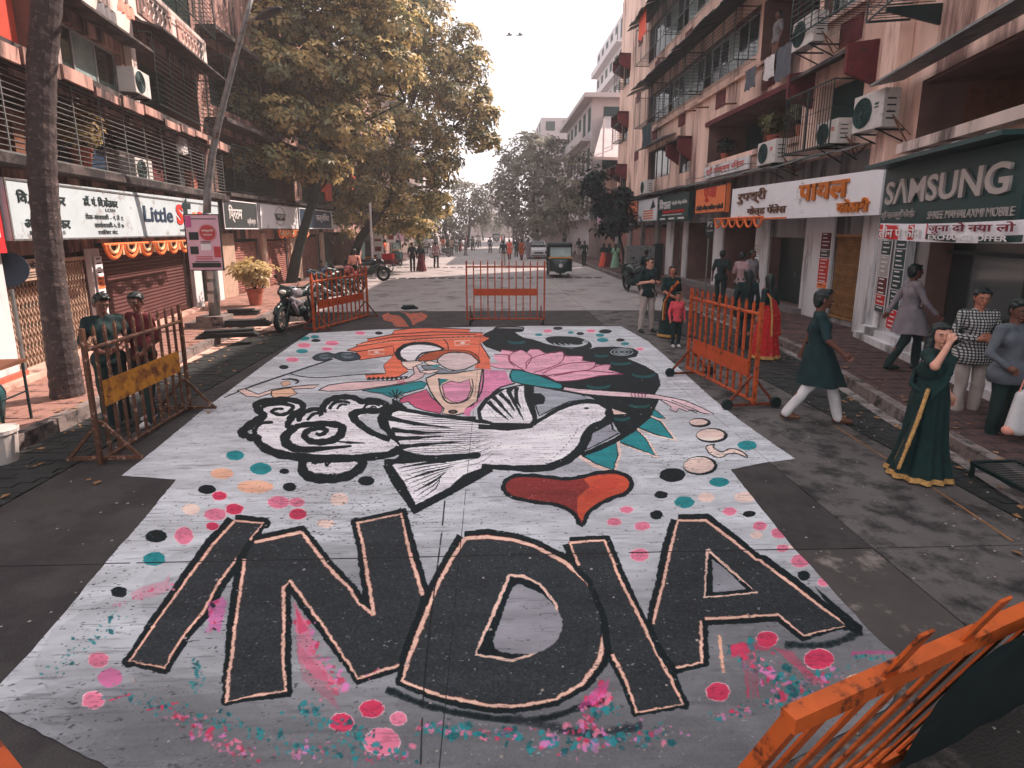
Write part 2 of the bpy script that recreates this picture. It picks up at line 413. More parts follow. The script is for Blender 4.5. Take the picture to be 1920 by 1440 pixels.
# the big dark hair and its curls
zf(2, INK, (205, 170), (240, 125), (320, 90), (490, 92), (488, 112), (440, 118), (490, 150), (560, 165), (650, 195), (700, 205), (760, 212), (930, 228), (975, 215), (1100, 212), (1215, 225), (1252, 252), (1240, 280), (1180, 290), (1300, 340), (1385, 395), (1398, 470), (1360, 530), (1375, 580), (1290, 690), (1200, 765), (1130, 790), (1075, 700), (1060, 620), (940, 545), (700, 490), (560, 420), (380, 260), (250, 215))
zs(2, 3, INK, (305, 100), (330, 84), (480, 84), (495, 100), (470, 112), (330, 112), (305, 100))
for k in range(4):
    zs(2, 2.2, WHT, (735 + k * 42, 176 + k * 3), (800 + k * 38, 182 + k * 5), (835 + k * 30, 212), (800 + k * 26, 226), sm=True, taper=True)
zf(2, INK, (645, 170), (655, 150), (720, 143), (850, 150), (930, 180), (945, 215), (900, 232), (780, 215), (690, 198), sm=True)
for (a, b, c) in [(0, 0, 1), (14, 7, .78), (28, 13, .58), (42, 18, .4)]:
    zs(2, 2.0, (190, 200, 204), *[(805 + a + 112 * c * math.cos(t), 184 + b * .4 + 30 * c * math.sin(t)) for t in [x * .45 - .6 for x in range(9)]])
ell(*Z(2, (1160, 250))[0], 27, 9, INK)
for c in (1, .68, .36): zs(2, 1.6, (170, 186, 190), *[(1145 + 75 * c * math.cos(t), 248 + 22 * c * math.sin(t)) for t in [x * .6 for x in range(11)]])
for (x, y, w_, h_) in [(1290, 385, 78, 26), (1135, 310, 70, 16), (990, 460, 80, 24), (1260, 590, 70, 18), (450, 170, 60, 16), (1010, 262, 50, 12), (1140, 672, 60, 22)]:
    P = Z(2, (x, y))[0]; ell(P[0], P[1] + 3, w_ * .285, h_ * .285, (20, 98, 98), .75); ell(P[0], P[1] - 1, w_ * .26, h_ * .24, INK)
zf(2, (166, 168, 180), (1068, 700), (1085, 760), (1122, 785), (1000, 850), (885, 905), (898, 800), (925, 750), line=3)
# turquoise spikes
def spike(*p):
    P = Z(2, *p); c = np.mean(P, 0)
    fill([c + (np.array(q) - c) * 1.28 for q in P], CREAM); fill(P, CYAN); stroke(P, 2.4, INK, sm=False, closed=True)
spike((1335, 680), (1345, 620), (1375, 640), (1435, 688))
spike((1250, 745), (1330, 678), (1400, 710), (1484, 822), (1360, 790))
spike((1112, 838), (1240, 763), (1300, 820), (1366, 932), (1230, 880))
spike((890, 932), (1108, 845), (1117, 930), (1088, 1026), (970, 985))
zs(2, [3, 5, 3], CREAM, (860, 935), (960, 1000), (1090, 1045))
zs(2, [4, 7, 9, 8], INK, (1380, 560), (1300, 690), (1100, 830), (880, 930), sm=True)
# lotus
zf(2, (242, 178, 198), (235, 322), (300, 318), (335, 325), (305, 295), (303, 262), (345, 262), (352, 232), (400, 240), (440, 250), (480, 236), (520, 250), (545, 228), (600, 230), (640, 255), (700, 255), (752, 244), (762, 270), (884, 275), (884, 305), (965, 316), (968, 330), (1070, 332), (1058, 366), (1155, 394), (1000, 405), (860, 432), (720, 440), (640, 405), (570, 392), (500, 372), (420, 358), (330, 352))
for p in ([(505, 370), (410, 310), (405, 270), (480, 235), (545, 275), (545, 300), (515, 345)], [(515, 360), (520, 310), (600, 270), (755, 245), (755, 300), (700, 340), (560, 385)], [(620, 390), (760, 330), (965, 316), (940, 360), (860, 375), (700, 405)],
          [(240, 322), (330, 355), (430, 360), (500, 370)], [(305, 262), (400, 270), (405, 310), (440, 345)], [(352, 232), (400, 238), (455, 240)], [(545, 230), (600, 232), (635, 255)], [(755, 275), (884, 276), (880, 306)], [(930, 365), (1000, 335), (1070, 332), (1055, 366)], [(650, 405), (900, 372), (1155, 393)], [(1155, 394), (1000, 405), (860, 432), (720, 440), (620, 400)]):
    zs(2, 1.8, (128, 40, 74), *p)
for k in range(7): zs(2, 1.2, (150, 60, 96), (540 + k * 18, 378 + k * 3), (600 + k * 22, 352 - k * 2), taper=True)
for k in range(4): zs(2, 1.0, (150, 60, 96), (690 + k * 22, 402 - k * 4), (790 + k * 26, 385 - k * 8), taper=True)
# orange turban in bands
zf(1, ORG, (828, 242), (905, 213), (888, 205), (972, 182), (965, 166), (1130, 136), (1150, 108), (1300, 90), (1500, 94), (1662, 100), (1652, 122), (1750, 124), (1745, 146), (1792, 160), (1730, 196), (1790, 288), (1802, 372), (1690, 366), (1716, 290), (1640, 255), (1500, 245), (1440, 205), (1330, 196), (1230, 214), (1180, 262), (1172, 292), (1215, 330), (1242, 385), (1160, 432), (960, 432), (950, 410), (1088, 402), (1075, 345), (1130, 290), (1140, 276), (916, 308), (895, 256))
for p in ([(828, 242), (905, 213), (888, 205), (972, 182), (965, 166), (1130, 136), (1150, 108), (1300, 90), (1500, 94), (1662, 100), (1652, 122), (1750, 124)], [(905, 215), (1120, 180), (1400, 160), (1745, 146)], [(970, 182), (1150, 152), (1450, 138), (1700, 135)], [(1130, 136), (1400, 118), (1652, 122)],
          [(916, 308), (1145, 275), (1076, 345), (1090, 400), (952, 410)], [(895, 256), (916, 308)], [(830, 243), (900, 252), (1140, 212), (1150, 270)], [(1480, 165), (1510, 200), (1515, 245)], [(1242, 385), (1160, 432), (960, 436)], [(1730, 196), (1795, 300)]):
    zs(1, 1.9, (40, 26, 34), *p, sm=False)
for k in range(22): zs(1, 1.1, (250, 190, 160), (900 + k * 36, 207 - k * 2.4), (915 + k * 36, 196 - k * 2.4), (930 + k * 36, 203 - k * 2.4), sm=False)
for (x, y) in ((1030, 255), (1610, 192)):
    zs(1, 1.6, CREAM, (x - 55, y - 12), (x + 48, y - 16), (x + 50, y + 10), (x - 50, y + 16), sm=False, closed=True); P = Z(1, (x, y))[0]; ell(P[0], P[1], 5, 2.2, CREAM)
zs(1, 2, (40, 26, 34), (965, 442), (1240, 420), sm=False)
for k in range(9): zs(1, 4.0, INK, (975 + k * 31, 444), (982 + k * 31, 424 - k * .6), sm=False)
# dark spectacles / scarf at the left of the turban
zf(1, (50, 66, 74), (597, 292), (640, 268), (700, 258), (745, 268), (790, 256), (890, 262), (915, 300), (820, 316), (760, 300), (730, 290), (690, 310), (630, 312), sm=True, line=2)
for (x, y, r_) in ((680, 285, 36), (835, 278, 40)):
    for c in (1, .55): zs(1, 1.2, (140, 156, 164), *[(x + r_ * c * math.cos(t), y + r_ * .4 * c * math.sin(t)) for t in [q * .7 for q in range(9)]])
# bow line and string
zs(1, [2, 3, 3], INK, (0, 562), (200, 480), (450, 396), (735, 300), sm=False)
zs(1, 2.2, INK, (450, 400), (520, 420), (640, 428), (800, 416), (960, 402), (1080, 400))
# cap, face, hair and collar
zf(1, WHT, (1185, 275), (1200, 232), (1280, 202), (1400, 206), (1475, 238), (1340, 262), (1300, 300), (1290, 322), (1225, 312), sm=True, line=3.5)
zs(1, [6, 6, 3], INK, (1225, 318), (1178, 290), (1170, 255), (1210, 215), (1290, 195), (1400, 197), (1490, 236))
zf(1, (176, 84, 52), (1312, 300), (1370, 262), (1500, 242), (1640, 246), (1712, 284), (1722, 330), (1692, 292), (1600, 256), (1520, 256), (1450, 300), (1340, 316), sm=True, line=1.5)
zf(1, (226, 204, 204), (1450, 292), (1495, 264), (1560, 258), (1640, 262), (1690, 292), (1712, 326), (1650, 360), (1590, 378), (1520, 372), (1465, 345), (1438, 318), sm=True, line=2.2)
zf(1, CREAM, (1195, 318), (1310, 312), (1340, 330), (1290, 350), (1300, 372), (1240, 372), (1205, 345), line=2)
zf(1, CREAM, (1345, 322), (1390, 312), (1450, 330), (1440, 345), (1380, 342), line=1.5)
zf(1, (130, 140, 148), (1330, 345), (1400, 345), (1455, 358), (1520, 385), (1640, 368), (1610, 396), (1530, 410), (1440, 398), (1350, 372), line=1.6)
zf(1, CYAN, (1395, 348), (1430, 338), (1460, 345), (1420, 360))
zf(1, CREAM, (1310, 385), (1440, 372), (1450, 380), (1390, 402), (1310, 400), line=1.5)
# left arm, sleeve and cup hand
zf(1, CYAN, (930, 515), (1150, 482), (1330, 450), (1372, 468), (1345, 498), (1220, 532), (1130, 562), (1060, 535), line=2)
zf(1, (230, 196, 196), (636, 512), (700, 478), (850, 458), (1150, 446), (1245, 430), (1285, 400), (1275, 355), (1300, 350), (1325, 392), (1360, 396), (1340, 425), (1290, 448), (1180, 470), (900, 512), (700, 520), line=2)
for k in range(4): zs(1, 1.4, (180, 70, 100), (1165 + k * 14, 440), (1180 + k * 14, 475))
zf(1, (236, 204, 196), (90, 514), (140, 502), (230, 540), (320, 508), (420, 494), (560, 478), (640, 476), (600, 500), (440, 506), (330, 530), (230, 560), (150, 552), line=2)
zf(1, (236, 190, 160), (318, 516), (455, 494), (492, 536), (440, 556), (345, 572), (318, 548), line=2)
zs(1, [2, 4, 2], INK, (390, 440), (450, 438), (500, 450), (480, 470)); zf(1, (236, 190, 160), (380, 462), (430, 448), (450, 470), (400, 488), line=1)
# dark thorn bush and robe
zf(1, (206, 96, 130), (1182, 582), (1200, 560), (1270, 538), (1365, 508), (1400, 560), (1480, 625), (1460, 672), (1350, 650), (1290, 630), (1240, 590), (1200, 602), line=2)
zf(2, (224, 140, 176), (232, 362), (380, 372), (400, 430), (430, 455), (340, 490), (230, 560), (150, 640), (145, 672), (100, 660), (150, 600), (205, 480))
zs(2, 2.6, INK, (232, 362), (228, 470), (190, 560), (110, 650)); zs(2, 3, INK, (440, 455), (330, 490), (230, 590))
zf(1, (240, 208, 190), (1362, 432), (1430, 402), (1560, 398), (1660, 380), (1742, 370), (1725, 480), (1705, 590), (1630, 640), (1622, 668), (1560, 682), (1470, 672), (1484, 640), (1440, 590), (1390, 520), sm=False, line=2.6)
zf(1, (34, 128, 130), (1442, 432), (1520, 440), (1470, 470), (1456, 490))
zf(1, (232, 156, 186), (1472, 478), (1530, 450), (1590, 462), (1655, 440), (1668, 500), (1640, 570), (1590, 598), (1535, 592), (1490, 560), sm=False, line=1.6)
zs(1, [2, 3.5, 3, 2], (60, 50, 56), (1450, 430), (1462, 520), (1500, 590), (1570, 602), (1650, 570), (1680, 490), (1672, 436))
ell(*Z(1, (1545, 659))[0], 9, 4, INK); ell(*Z(1, (1545, 659))[0], 4, 1.6, (120, 90, 80))
zf(1, (226, 132, 170), (1625, 640), (1668, 620), (1660, 690), (1615, 680))
for k in range(9):
    a = k * .7; zs(1, 2.2, INK, (1160, 560), (1160 + 52 * math.cos(a), 545 + 40 * math.sin(a)), taper=False)
zf(1, INK, (1130, 570), (1180, 590), (1260, 650), (1470, 678), (1620, 690), (1700, 690), (1700, 740), (1480, 710), (1260, 680), (1140, 680), (1060, 720), (1090, 640), (1135, 610))
# right sleeve, arm and hand
zf(2, (90, 20, 60), (560, 395), (640, 400), (700, 430), (560, 420))
zf(2, CYAN, (405, 402), (422, 365), (480, 368), (600, 405), (745, 458), (752, 495), (640, 482), (480, 458), (420, 440), line=2.6)
zf(2, (236, 206, 212), (762, 478), (860, 490), (1200, 515), (1370, 530), (1450, 545), (1560, 568), (1660, 610), (1752, 658), (1690, 655), (1600, 630), (1570, 640), (1520, 620), (1500, 645), (1462, 630), (1470, 610), (1390, 560), (1290, 552), (1060, 540), (900, 526), (758, 500), line=1.9)
for k in range(5): zs(2, 1.7, (150, 50, 90), (1205 + k * 22, 515), (1212 + k * 22, 545))
zs(2, 1.6, INK, (1400, 560), (1500, 590), (1640, 655)); zs(2, 1.4, INK, (1470, 565), (1560, 600), (1650, 640)); zs(2, 3, INK, (740, 492), (762, 472))
zf(2, (170, 176, 186), (560, 470), (880, 528), (930, 560), (800, 575), (700, 620), (600, 670), (560, 560), line=3)
zf(2, INK, (555, 520), (610, 520), (642, 550), (630, 590), (560, 600))
# dove: wings, body, tail
zf(2, INK, (190, 620), (240, 555), (330, 495), (480, 462), (560, 468), (560, 560), (590, 690), (540, 735), (300, 735), (200, 705))
zf(2, WHT, (215, 640), (262, 570), (350, 510), (380, 490), (400, 530), (440, 480), (500, 470), (500, 540), (520, 600), (560, 690), (540, 718), (300, 715), (225, 690))
for p in ([(262, 575), (330, 640), (400, 700)], [(300, 545), (350, 600), (430, 690)], [(340, 520), (400, 580), (440, 640)], [(395, 500), (440, 590), (500, 700)], [(450, 480), (450, 560), (480, 620)]):
    zs(2, [7, 5, 1], INK, *p)
for k in range(6): zs(2, 1.6, INK, (250 + k * 45, 600 - k * 22), (330 + k * 34, 690 - k * 6), taper=True)
body = Z(1, (1140, 665), (1180, 652), (1400, 690), (1800, 745)) + Z(2, (200, 742), (540, 745), (640, 690), (740, 630), (860, 590), (980, 588), (1040, 625), (1042, 672), (960, 730), (885, 790), (845, 880), (760, 948), (640, 990), (400, 1000), (240, 1000)) + Z(1, (1790, 1040), (1500, 1180), (1290, 1290), (1210, 1170), (1125, 1030), (1150, 1010), (1210, 960), (1190, 880), (1130, 800), (1110, 720))
stroke(body, 13, INK, sm=False, closed=True); fill(body, (246, 242, 248))
zs(2, [13, 15, 12, 8], INK, (1062, 640), (1052, 700), (930, 770), (880, 880), (770, 970), (600, 1020), (380, 1012), (220, 1002))
zs(2, [4, 7, 8, 7], INK, (560, 730), (680, 650), (800, 595), (920, 572), (1040, 598), (1068, 650)); zs(2, [9, 8, 6], INK, (200, 740), (400, 752), (560, 735))
zf(2, CREAM, (1075, 618), (1185, 655), (1090, 662), line=1.6); ell(*Z(2, (910, 619))[0], 4.5, 2, INK)
for p in ([(1110, 700), (1300, 740), (1530, 768)], [(1130, 780), (1320, 800), (1520, 795)], [(1150, 840), (1300, 835), (1480, 822)], [(1180, 900), (1350, 880), (1600, 862)]): zs(1, [9, 6, 1], INK, *p)
for k in range(17):
    y = 680 + k * 17; zs(1, 1.5, (40, 44, 52), (1170 + (k % 3) * 30, y), (1420 + (k % 4) * 40, y + 16 - k * 2.2), (1700 + (k % 5) * 40, y + 30 - k * 3), taper=True)
for k in range(9): zs(2, 1.1, (60, 62, 70), (0, 800 + k * 28), (120 + (k % 3) * 40, 790 + k * 24), (300, 770 + k * 18), taper=True)
for k in range(9): zs(1, 2 if k % 3 else 5, INK, (1170 + k * 18, 1040 + k * 27), (1350 + k * 10, 1010 + k * 20), (1600 - k * 18, 985 + k * 14), taper=True)
zs(1, [12, 15, 18, 14, 12], INK, (1095, 1010), (1180, 1150), (1290, 1320), (1520, 1200), (1800, 1042), sm=False); zs(2, [12, 13, 8], INK, (0, 1180), (120, 1080), (260, 1015), sm=False)
zs(1, [10, 12], INK, (1080, 1000), (1260, 985), (1640, 960), (1720, 950)); zs(1, [10, 14, 12], INK, (1150, 900), (1250, 960), (1500, 985))
for k in range(12): zs(2, 1.5, (60, 62, 70), (850 - k * 9 - k * k * .8, 752 + k * 21), (846 - k * 10 - k * k * .8, 764 + k * 20), sm=False)
zs(1, [9, 12, 12, 10, 6], INK, (1140, 620), (1080, 660), (1065, 730), (1120, 800), (1160, 880), (1170, 930))
# cloud curls at the left
zf(1, WHT, (200, 770), (225, 860), (320, 930), (500, 965), (800, 975), (1100, 950), (1180, 900), (1120, 840), (1000, 800), (900, 730), (960, 650), (1060, 650), (1090, 610), (1000, 580), (930, 590), (870, 562), (780, 560), (700, 585), (660, 640), (560, 650), (500, 590), (380, 575), (240, 600), (225, 650), (260, 690), (140, 790), sm=True)
zf(1, WHT, (540, 1000), (560, 1080), (650, 1110), (800, 1100), (910, 1030), (900, 985), (700, 975), sm=True)
for w_, p in (([4, 13, 14, 12, 10], [(200, 770), (225, 860), (320, 930), (500, 965), (800, 975), (1100, 950), (1180, 900)]),
              ([12, 12, 10, 8], [(130, 820), (125, 790), (200, 730), (260, 690), (225, 640), (230, 600), (380, 575), (500, 590), (540, 630)]),
              ([8, 12, 10], [(130, 800), (180, 835), (240, 830)]), ([5, 6, 4], [(250, 650), (270, 620), (380, 605), (460, 620), (440, 660), (380, 680), (320, 660), (350, 640), (400, 640)]),
              ([9, 11, 9, 8, 7], [(540, 640), (470, 680), (440, 720), (430, 755), (480, 770)]), ([7, 7, 6], [(500, 720), (530, 670), (610, 640), (690, 655)]), ([4, 5, 5, 3], [(560, 715), (600, 675), (660, 668), (640, 690)]),
              ([9, 9, 10], [(660, 640), (700, 585), (780, 560), (870, 562), (930, 590), (1000, 580), (1090, 610), (1060, 650), (960, 650)]), ([4, 5, 4], [(710, 640), (740, 600), (800, 588), (850, 600)]), ([3, 4, 3], [(760, 640), (790, 610), (830, 612)]), ([3, 4, 3], [(940, 640), (960, 610), (1010, 605), (1050, 620)]), ([2, 3, 2], [(975, 640), (1000, 622), (1030, 630)]),
              ([9, 12, 10, 8], [(960, 650), (890, 665), (870, 690), (910, 740), (1000, 800), (1120, 850)]), ([10, 13, 14, 10, 3], [(480, 760), (410, 830), (440, 890), (560, 915), (860, 890)]),
              ([8, 10, 12, 10, 8, 7, 5], [(480, 760), (560, 745), (700, 740), (790, 760), (780, 820), (700, 860), (590, 860), (540, 820), (580, 780), (660, 770), (690, 790), (650, 815), (620, 805)]), ([2, 4, 2], [(760, 858), (850, 868), (950, 870)]),
              ([4, 6, 4], [(200, 800), (240, 740), (330, 730)]), ([10, 16, 15, 13, 8], [(530, 990), (530, 1060), (600, 1105), (720, 1110), (840, 1090), (930, 1020), (900, 975), (820, 985)]), ([8, 10, 8, 4], [(600, 1000), (660, 985), (760, 965), (700, 1000), (690, 1025)])):
    zs(1, [q * 1.12 for q in w_], INK, *p)
# heart
heart = Z(2, (382, 1160), (385, 1115), (440, 1078), (560, 1075), (700, 1090), (790, 1098), (900, 1080), (1000, 1055), (1120, 1055), (1195, 1105), (1170, 1165), (1080, 1200), (980, 1250), (905, 1310), (880, 1380), (840, 1310), (730, 1250), (560, 1225), (430, 1195))
hs = smooth_poly(heart); stroke(hs, 17, INK, sm=False, closed=True); fill(hs, (138, 50, 48))
zf(2, (206, 84, 58), (900, 1085), (1000, 1058), (1120, 1058), (1192, 1105), (1165, 1165), (1075, 1198), (975, 1250), (905, 1310), (882, 1360), (850, 1300), (860, 1200), (930, 1140), sm=True)
zf(2, (196, 66, 58), (960, 1100), (1100, 1075), (1130, 1120), (1040, 1170), (900, 1240), sm=True, a=.45)
# letters: black surround, asphalt face, cream edge line
def letter(k, pts, hole=None, big=15, lw=4.0, sm=False, parts=None, fillc=ASPH):
    P = Z(k, *pts)
    if sm: P = smooth_poly(P)
    stroke(P, big * 2, INK, sm=False, closed=True); fill(P, INK); fill(P, fillc)
    for q in (parts or [P + [P[0]]]):
        qq = Z(k, *q) if parts else q
        stroke(qq, lw + 2, (210, 130, 100), sm=False); stroke(qq, lw, (240, 200, 182), sm=False)
L_I = [(1170, 208), (1312, 218), (1250, 300), (1190, 390), (1090, 520), (1015, 660), (925, 770), (855, 880), (825, 945), (645, 912), (760, 740), (905, 540), (1060, 330)]
letter(3, L_I)
L_N = Z(3, (1270, 315)) + Z(4, (245, 170), (370, 340), (500, 470), (560, 560), (635, 620), (600, 390), (548, 122), (785, 72), (830, 290), (900, 500), (860, 640), (800, 880), (545, 962), (420, 770), (300, 590), (185, 432), (150, 470), (150, 660), (140, 840), (160, 1035)) + Z(3, (1130, 1110), (1165, 800), (1190, 600), (1222, 400))
stroke(L_N, 30, INK, sm=False, closed=True); fill(L_N, ASPH)
for q in (Z(3, (1270, 315)) + Z(4, (245, 170)), Z(4, (245, 170), (370, 340), (500, 470), (560, 560), (635, 620)), Z(4, (635, 620), (600, 390), (548, 122), (785, 72), (830, 290), (900, 515)), Z(4, (798, 880), (545, 960), (420, 770), (300, 590), (182, 435), (150, 470), (150, 660), (140, 840), (158, 1030), (0, 1055)), Z(4, (0, 1055)) + Z(3, (1130, 1110), (1165, 800), (1190, 600), (1222, 400))):
    stroke(q, 7.5, (206, 124, 96), sm=False); stroke(q, 5.5, (240, 202, 184), sm=False)
L_D = Z(4, (1130, 205), (1250, 195)) + Z(5, (0, 212), (120, 245), (280, 330), (400, 430), (485, 560), (502, 700), (470, 860), (380, 990), (230, 1075), (0, 1120)) + Z(4, (1250, 1110), (1000, 1060), (785, 975), (820, 860), (900, 660), (985, 450), (1060, 310))
stroke(L_D, 34, INK, sm=False, closed=True); fill(L_D, ASPH); stroke(L_D, 9, (206, 124, 96), sm=False, closed=True); stroke(L_D, 7, (240, 202, 184), sm=False, closed=True)
L_d = Z(4, (1370, 402), (1450, 410)) + Z(5, (60, 410), (150, 455), (235, 560), (245, 680), (200, 780), (90, 840), (0, 868)) + Z(4, (1330, 860), (1185, 835), (1230, 730), (1300, 570))
fill(L_d, INK); stroke(L_d, 6.5, (240, 202, 184), sm=False, closed=True)
zf(4, (150, 150, 158), (1395, 460), (1470, 475), (1560, 520), (1640, 620), (1650, 700), (1590, 790), (1470, 830), (1290, 800), (1330, 620), sm=True)
L_I2 = [(312, 228), (500, 216), (580, 420), (690, 640), (800, 860), (925, 1105), (672, 1150), (610, 960), (540, 830), (515, 640), (430, 430), (360, 350)]
P = Z(5, *L_I2); stroke(P, 26, INK, sm=False, closed=True); fill(P, ASPH)
for q in ([(360, 352), (312, 228), (500, 216), (580, 420), (690, 640), (800, 860), (925, 1105), (672, 1150), (610, 960), (540, 830)],):
    stroke(Z(5, *q), 7, (206, 124, 96), sm=False); stroke(Z(5, *q), 5.2, (240, 200, 180), sm=False)
L_A = Z(5, (898, 108), (1048, 106), (1150, 185), (1320, 320)) + Z(6, (280, 172), (540, 370), (808, 572), (540, 635), (385, 505)) + Z(5, (1040, 642), (1018, 660), (1022, 875), (885, 905), (830, 830), (760, 680), (820, 420), (860, 240))
stroke(L_A, 30, INK, sm=False, closed=True); fill(L_A, ASPH)
for q in (Z(5, (765, 670), (820, 420), (860, 240), (898, 108), (1048, 106), (1150, 185), (1320, 320)) + Z(6, (280, 172), (540, 370), (808, 572), (540, 635), (385, 505)) + Z(5, (1040, 642)), Z(5, (1018, 650), (1022, 875), (885, 905))):
    stroke(q, 6.4, (206, 124, 96), sm=False); stroke(q, 4.8, (240, 202, 184), sm=False)
zf(5, INK, (1050, 262), (1318, 498), (1040, 525)); P = Z(5, (1052, 262), (1180, 380), (1318, 498), (1040, 522)); stroke(P, 5.5, (240, 202, 184), sm=False, closed=True)
zf(5, (150, 152, 160), (1078, 318), (1150, 370), (1262, 482), (1085, 495))
zf(6, INK, (610, 330), (905, 580), (900, 640), (820, 600)); zs(5, 6, PEACH, (1118, 732), (1128, 860), (1136, 930), sm=False)
# soft dark wash under the D and the letters' feet
for k in range(5): stroke(Z(4, (700, 1020), (950, 1120), (1250, 1180), (1500, 1190)) + Z(5, (250, 1160), (500, 1080)), 14 - k * 2, INK, alpha=.35)
for k in range(4): stroke(Z(5, (0, 1180), (260, 1240), (480, 1260), (700, 1220)), 26 - k * 5, (40, 46, 54), alpha=.25)
for k in range(3): stroke(Z(6, (430, 690), (700, 690), (900, 610)), 18 - k * 5, INK, alpha=.3)
# dots
DOTS = [(441, 855, 17, 9, CYAN), (488, 880, 20, 11, CYAN), (416, 889, 22, 10, PEACH), (388, 919, 17, 9, INK), (478, 914, 34, 12, PEACH), (543, 914, 13, 8, INK), (686, 903, 16, 9, INK), (532, 885, 9, 5, INK), (636, 937, 17, 12, CREAM),
        (411, 931, 14, 8, HOT), (358, 956, 17, 11, CREAM), (404, 966, 20, 11, PINK), (439, 956, 16, 10, HOT), (398, 988, 11, 7, HOT), (344, 1006, 17, 16, PINK), (292, 1007, 20, 12, INK), (289, 1050, 21, 13, CYAN), (222, 1112, 14, 10, INK), (522, 943, 20, 11, PINK), (556, 943, 14, 8, PINK), (559, 965, 16, 10, HOT), (611, 983, 17, 8, CREAM),
        (183, 1239, 19, 14, PINK), (207, 1273, 23, 18, (206, 116, 160)), (175, 1315, 20, 16, PINK), (697, 1331, 23, 16, HOT), (640, 1358, 23, 18, HOT), (748, 1350, 15, 12, PINK), (716, 1393, 33, 25, PINK), (1437, 1201, 20, 15, HOT), (1536, 1239, 26, 20, HOT), (1346, 1300, 22, 17, HOT), (1610, 1282, 26, 16, PEACH),
        (567, 635, 14, 4, CYAN), (590, 632, 8, 3, CYAN), (566, 659, 11, 4, CYAN), (592, 639, 9, 3, INK), (570, 648, 12, 4, PINK), (622, 644, 12, 4, PINK), (548, 675, 12, 4, PINK), (532, 689, 9, 4, INK), (613, 655, 10, 3, PINK), (675, 625, 9, 3, PINK), (710, 625, 7, 3, INK),
        (1046, 616, 9, 3, INK), (1088, 626, 7, 3, INK), (1135, 622, 12, 4, INK), (1130, 638, 11, 4, CYAN), (1163, 638, 8, 3, INK), (1172, 645, 8, 3, CYAN), (1070, 624, 6, 2.5, CYAN), (1010, 628, 7, 2.5, CYAN), (1027, 621, 8, 2.5, PINK), (1108, 621, 8, 2.5, PINK), (1200, 655, 7, 2, PINK), (1125, 629, 8, 3, CYAN),
        (1261, 892, 25, 13, INK), (1348, 905, 18, 9, CYAN), (1239, 929, 13, 7, INK), (1283, 943, 19, 11, CYAN), (1324, 934, 16, 9, CREAM), (1396, 934, 19, 10, CREAM), (1174, 957, 12, 6, PINK), (1230, 967, 12, 9, INK), (1152, 980, 13, 7, PINK), (1204, 988, 14, 8, PINK), (1368, 960, 12, 7, PINK), (1405, 965, 12, 6, INK), (1425, 988, 13, 8, PINK), (1463, 1001, 16, 10, PINK), (1418, 1005, 12, 7, CREAM), (1467, 1030, 11, 7, PINK), (1487, 1026, 9, 6, CREAM), (1198, 1042, 17, 12, PINK), (1501, 1054, 18, 12, PINK), (1507, 1082, 12, 9, INK), (1544, 1094, 10, 7, PINK), (1401, 836, 18, 9, CYAN)]
for (x, y, rx, ry, c) in DOTS:
    if c in (PINK, HOT): ell(x, y, rx + 1.6, ry + 1.3, (244, 196, 206))
    ell(x, y, rx, ry, c, wob=.03)
    if c in (PINK, HOT, CYAN) and rx > 12:
        for k in range(5): ell(x + RNG.uniform(-.6, .6) * rx, y + RNG.uniform(-.6, .6) * ry, rx * .2, ry * .15, tuple(q * .8 for q in c), .5)
for (x, y, rx, ry) in [(1310, 793, 17, 6), (1333, 817, 26, 11), (1311, 874, 29, 15)]:
    ell(x + 1.5, y + .5, rx + 3.5, ry + 3, INK); ell(x - 1, y - .5, rx, ry, CREAM)
sq = [(590, 440), (600, 420), (650, 412), (640, 430), (690, 462), (760, 440), (830, 460), (870, 500), (800, 475), (740, 475), (680, 500), (620, 480)]
zf(8, CREAM, *sq, sm=True, line=2.4)
# splashes of pink and turquoise around the letters
def splash(x0, y0, x1, y1, n, cols, s0=2, s1=6, spread=14):
    for k in range(int(n * 1.9)):
        t = RNG.random(); x = x0 + (x1 - x0) * t + RNG.gauss(0, spread); y = y0 + (y1 - y0) * t + RNG.gauss(0, spread * .6)
        r = RNG.uniform(s0, s1) * (.4 + 1.1 * RNG.random()); ell(x, y, r, r * RNG.uniform(.4, .9), RNG.choice(cols), RNG.uniform(.5, .95), 9, RNG.random() * 3, .25)
PK = [PINK, HOT, (220, 130, 190)]; CY = [CYAN, CYAN, (20, 92, 98)]
splash(560, 1160, 640, 1300, 50, PK, 2, 7, 9); fill(Z(4, (205, 540), (280, 660), (330, 860), (440, 1000), (300, 960), (230, 860)), PINK, .65); fill(Z(4, (210, 560), (280, 700), (230, 720)), HOT, .6)
fill(Z(3, (1040, 620), (1110, 590), (1130, 620), (1100, 770), (1040, 740)), (210, 110, 170), .8); splash(400, 1130, 395, 1190, 12, PK + [INK], 2, 5, 5)
for k in range(14): stroke(Z(4, (215 + k * 12, 760 + k * 14), (250 + k * 15, 980 + k * 12)), 1.4, HOT, alpha=.6)
for a in ((200, 1140, 320, 1100, 22), (560, 1330, 700, 1260, 10)): splash(*a, PK, 1, 3, 6)
fill(Z(3, (640, 580), (700, 540), (820, 510), (850, 470), (840, 560), (760, 590), (690, 600)), PINK, .4); zs(3, [3, 5, 3], HOT, (725, 1160), (800, 1140), (895, 1120)); zs(3, 4, HOT, (545, 1110), (600, 1090), (655, 1075))
splash(220, 1150, 90, 1270, 34, CY, 1, 4, 12); splash(230, 1310, 560, 1400, 70, CY, 1.5, 5, 14); splash(330, 1340, 470, 1430, 60, PK, 1.5, 6, 14); splash(370, 1240, 370, 1300, 14, CY, 2, 5, 5)
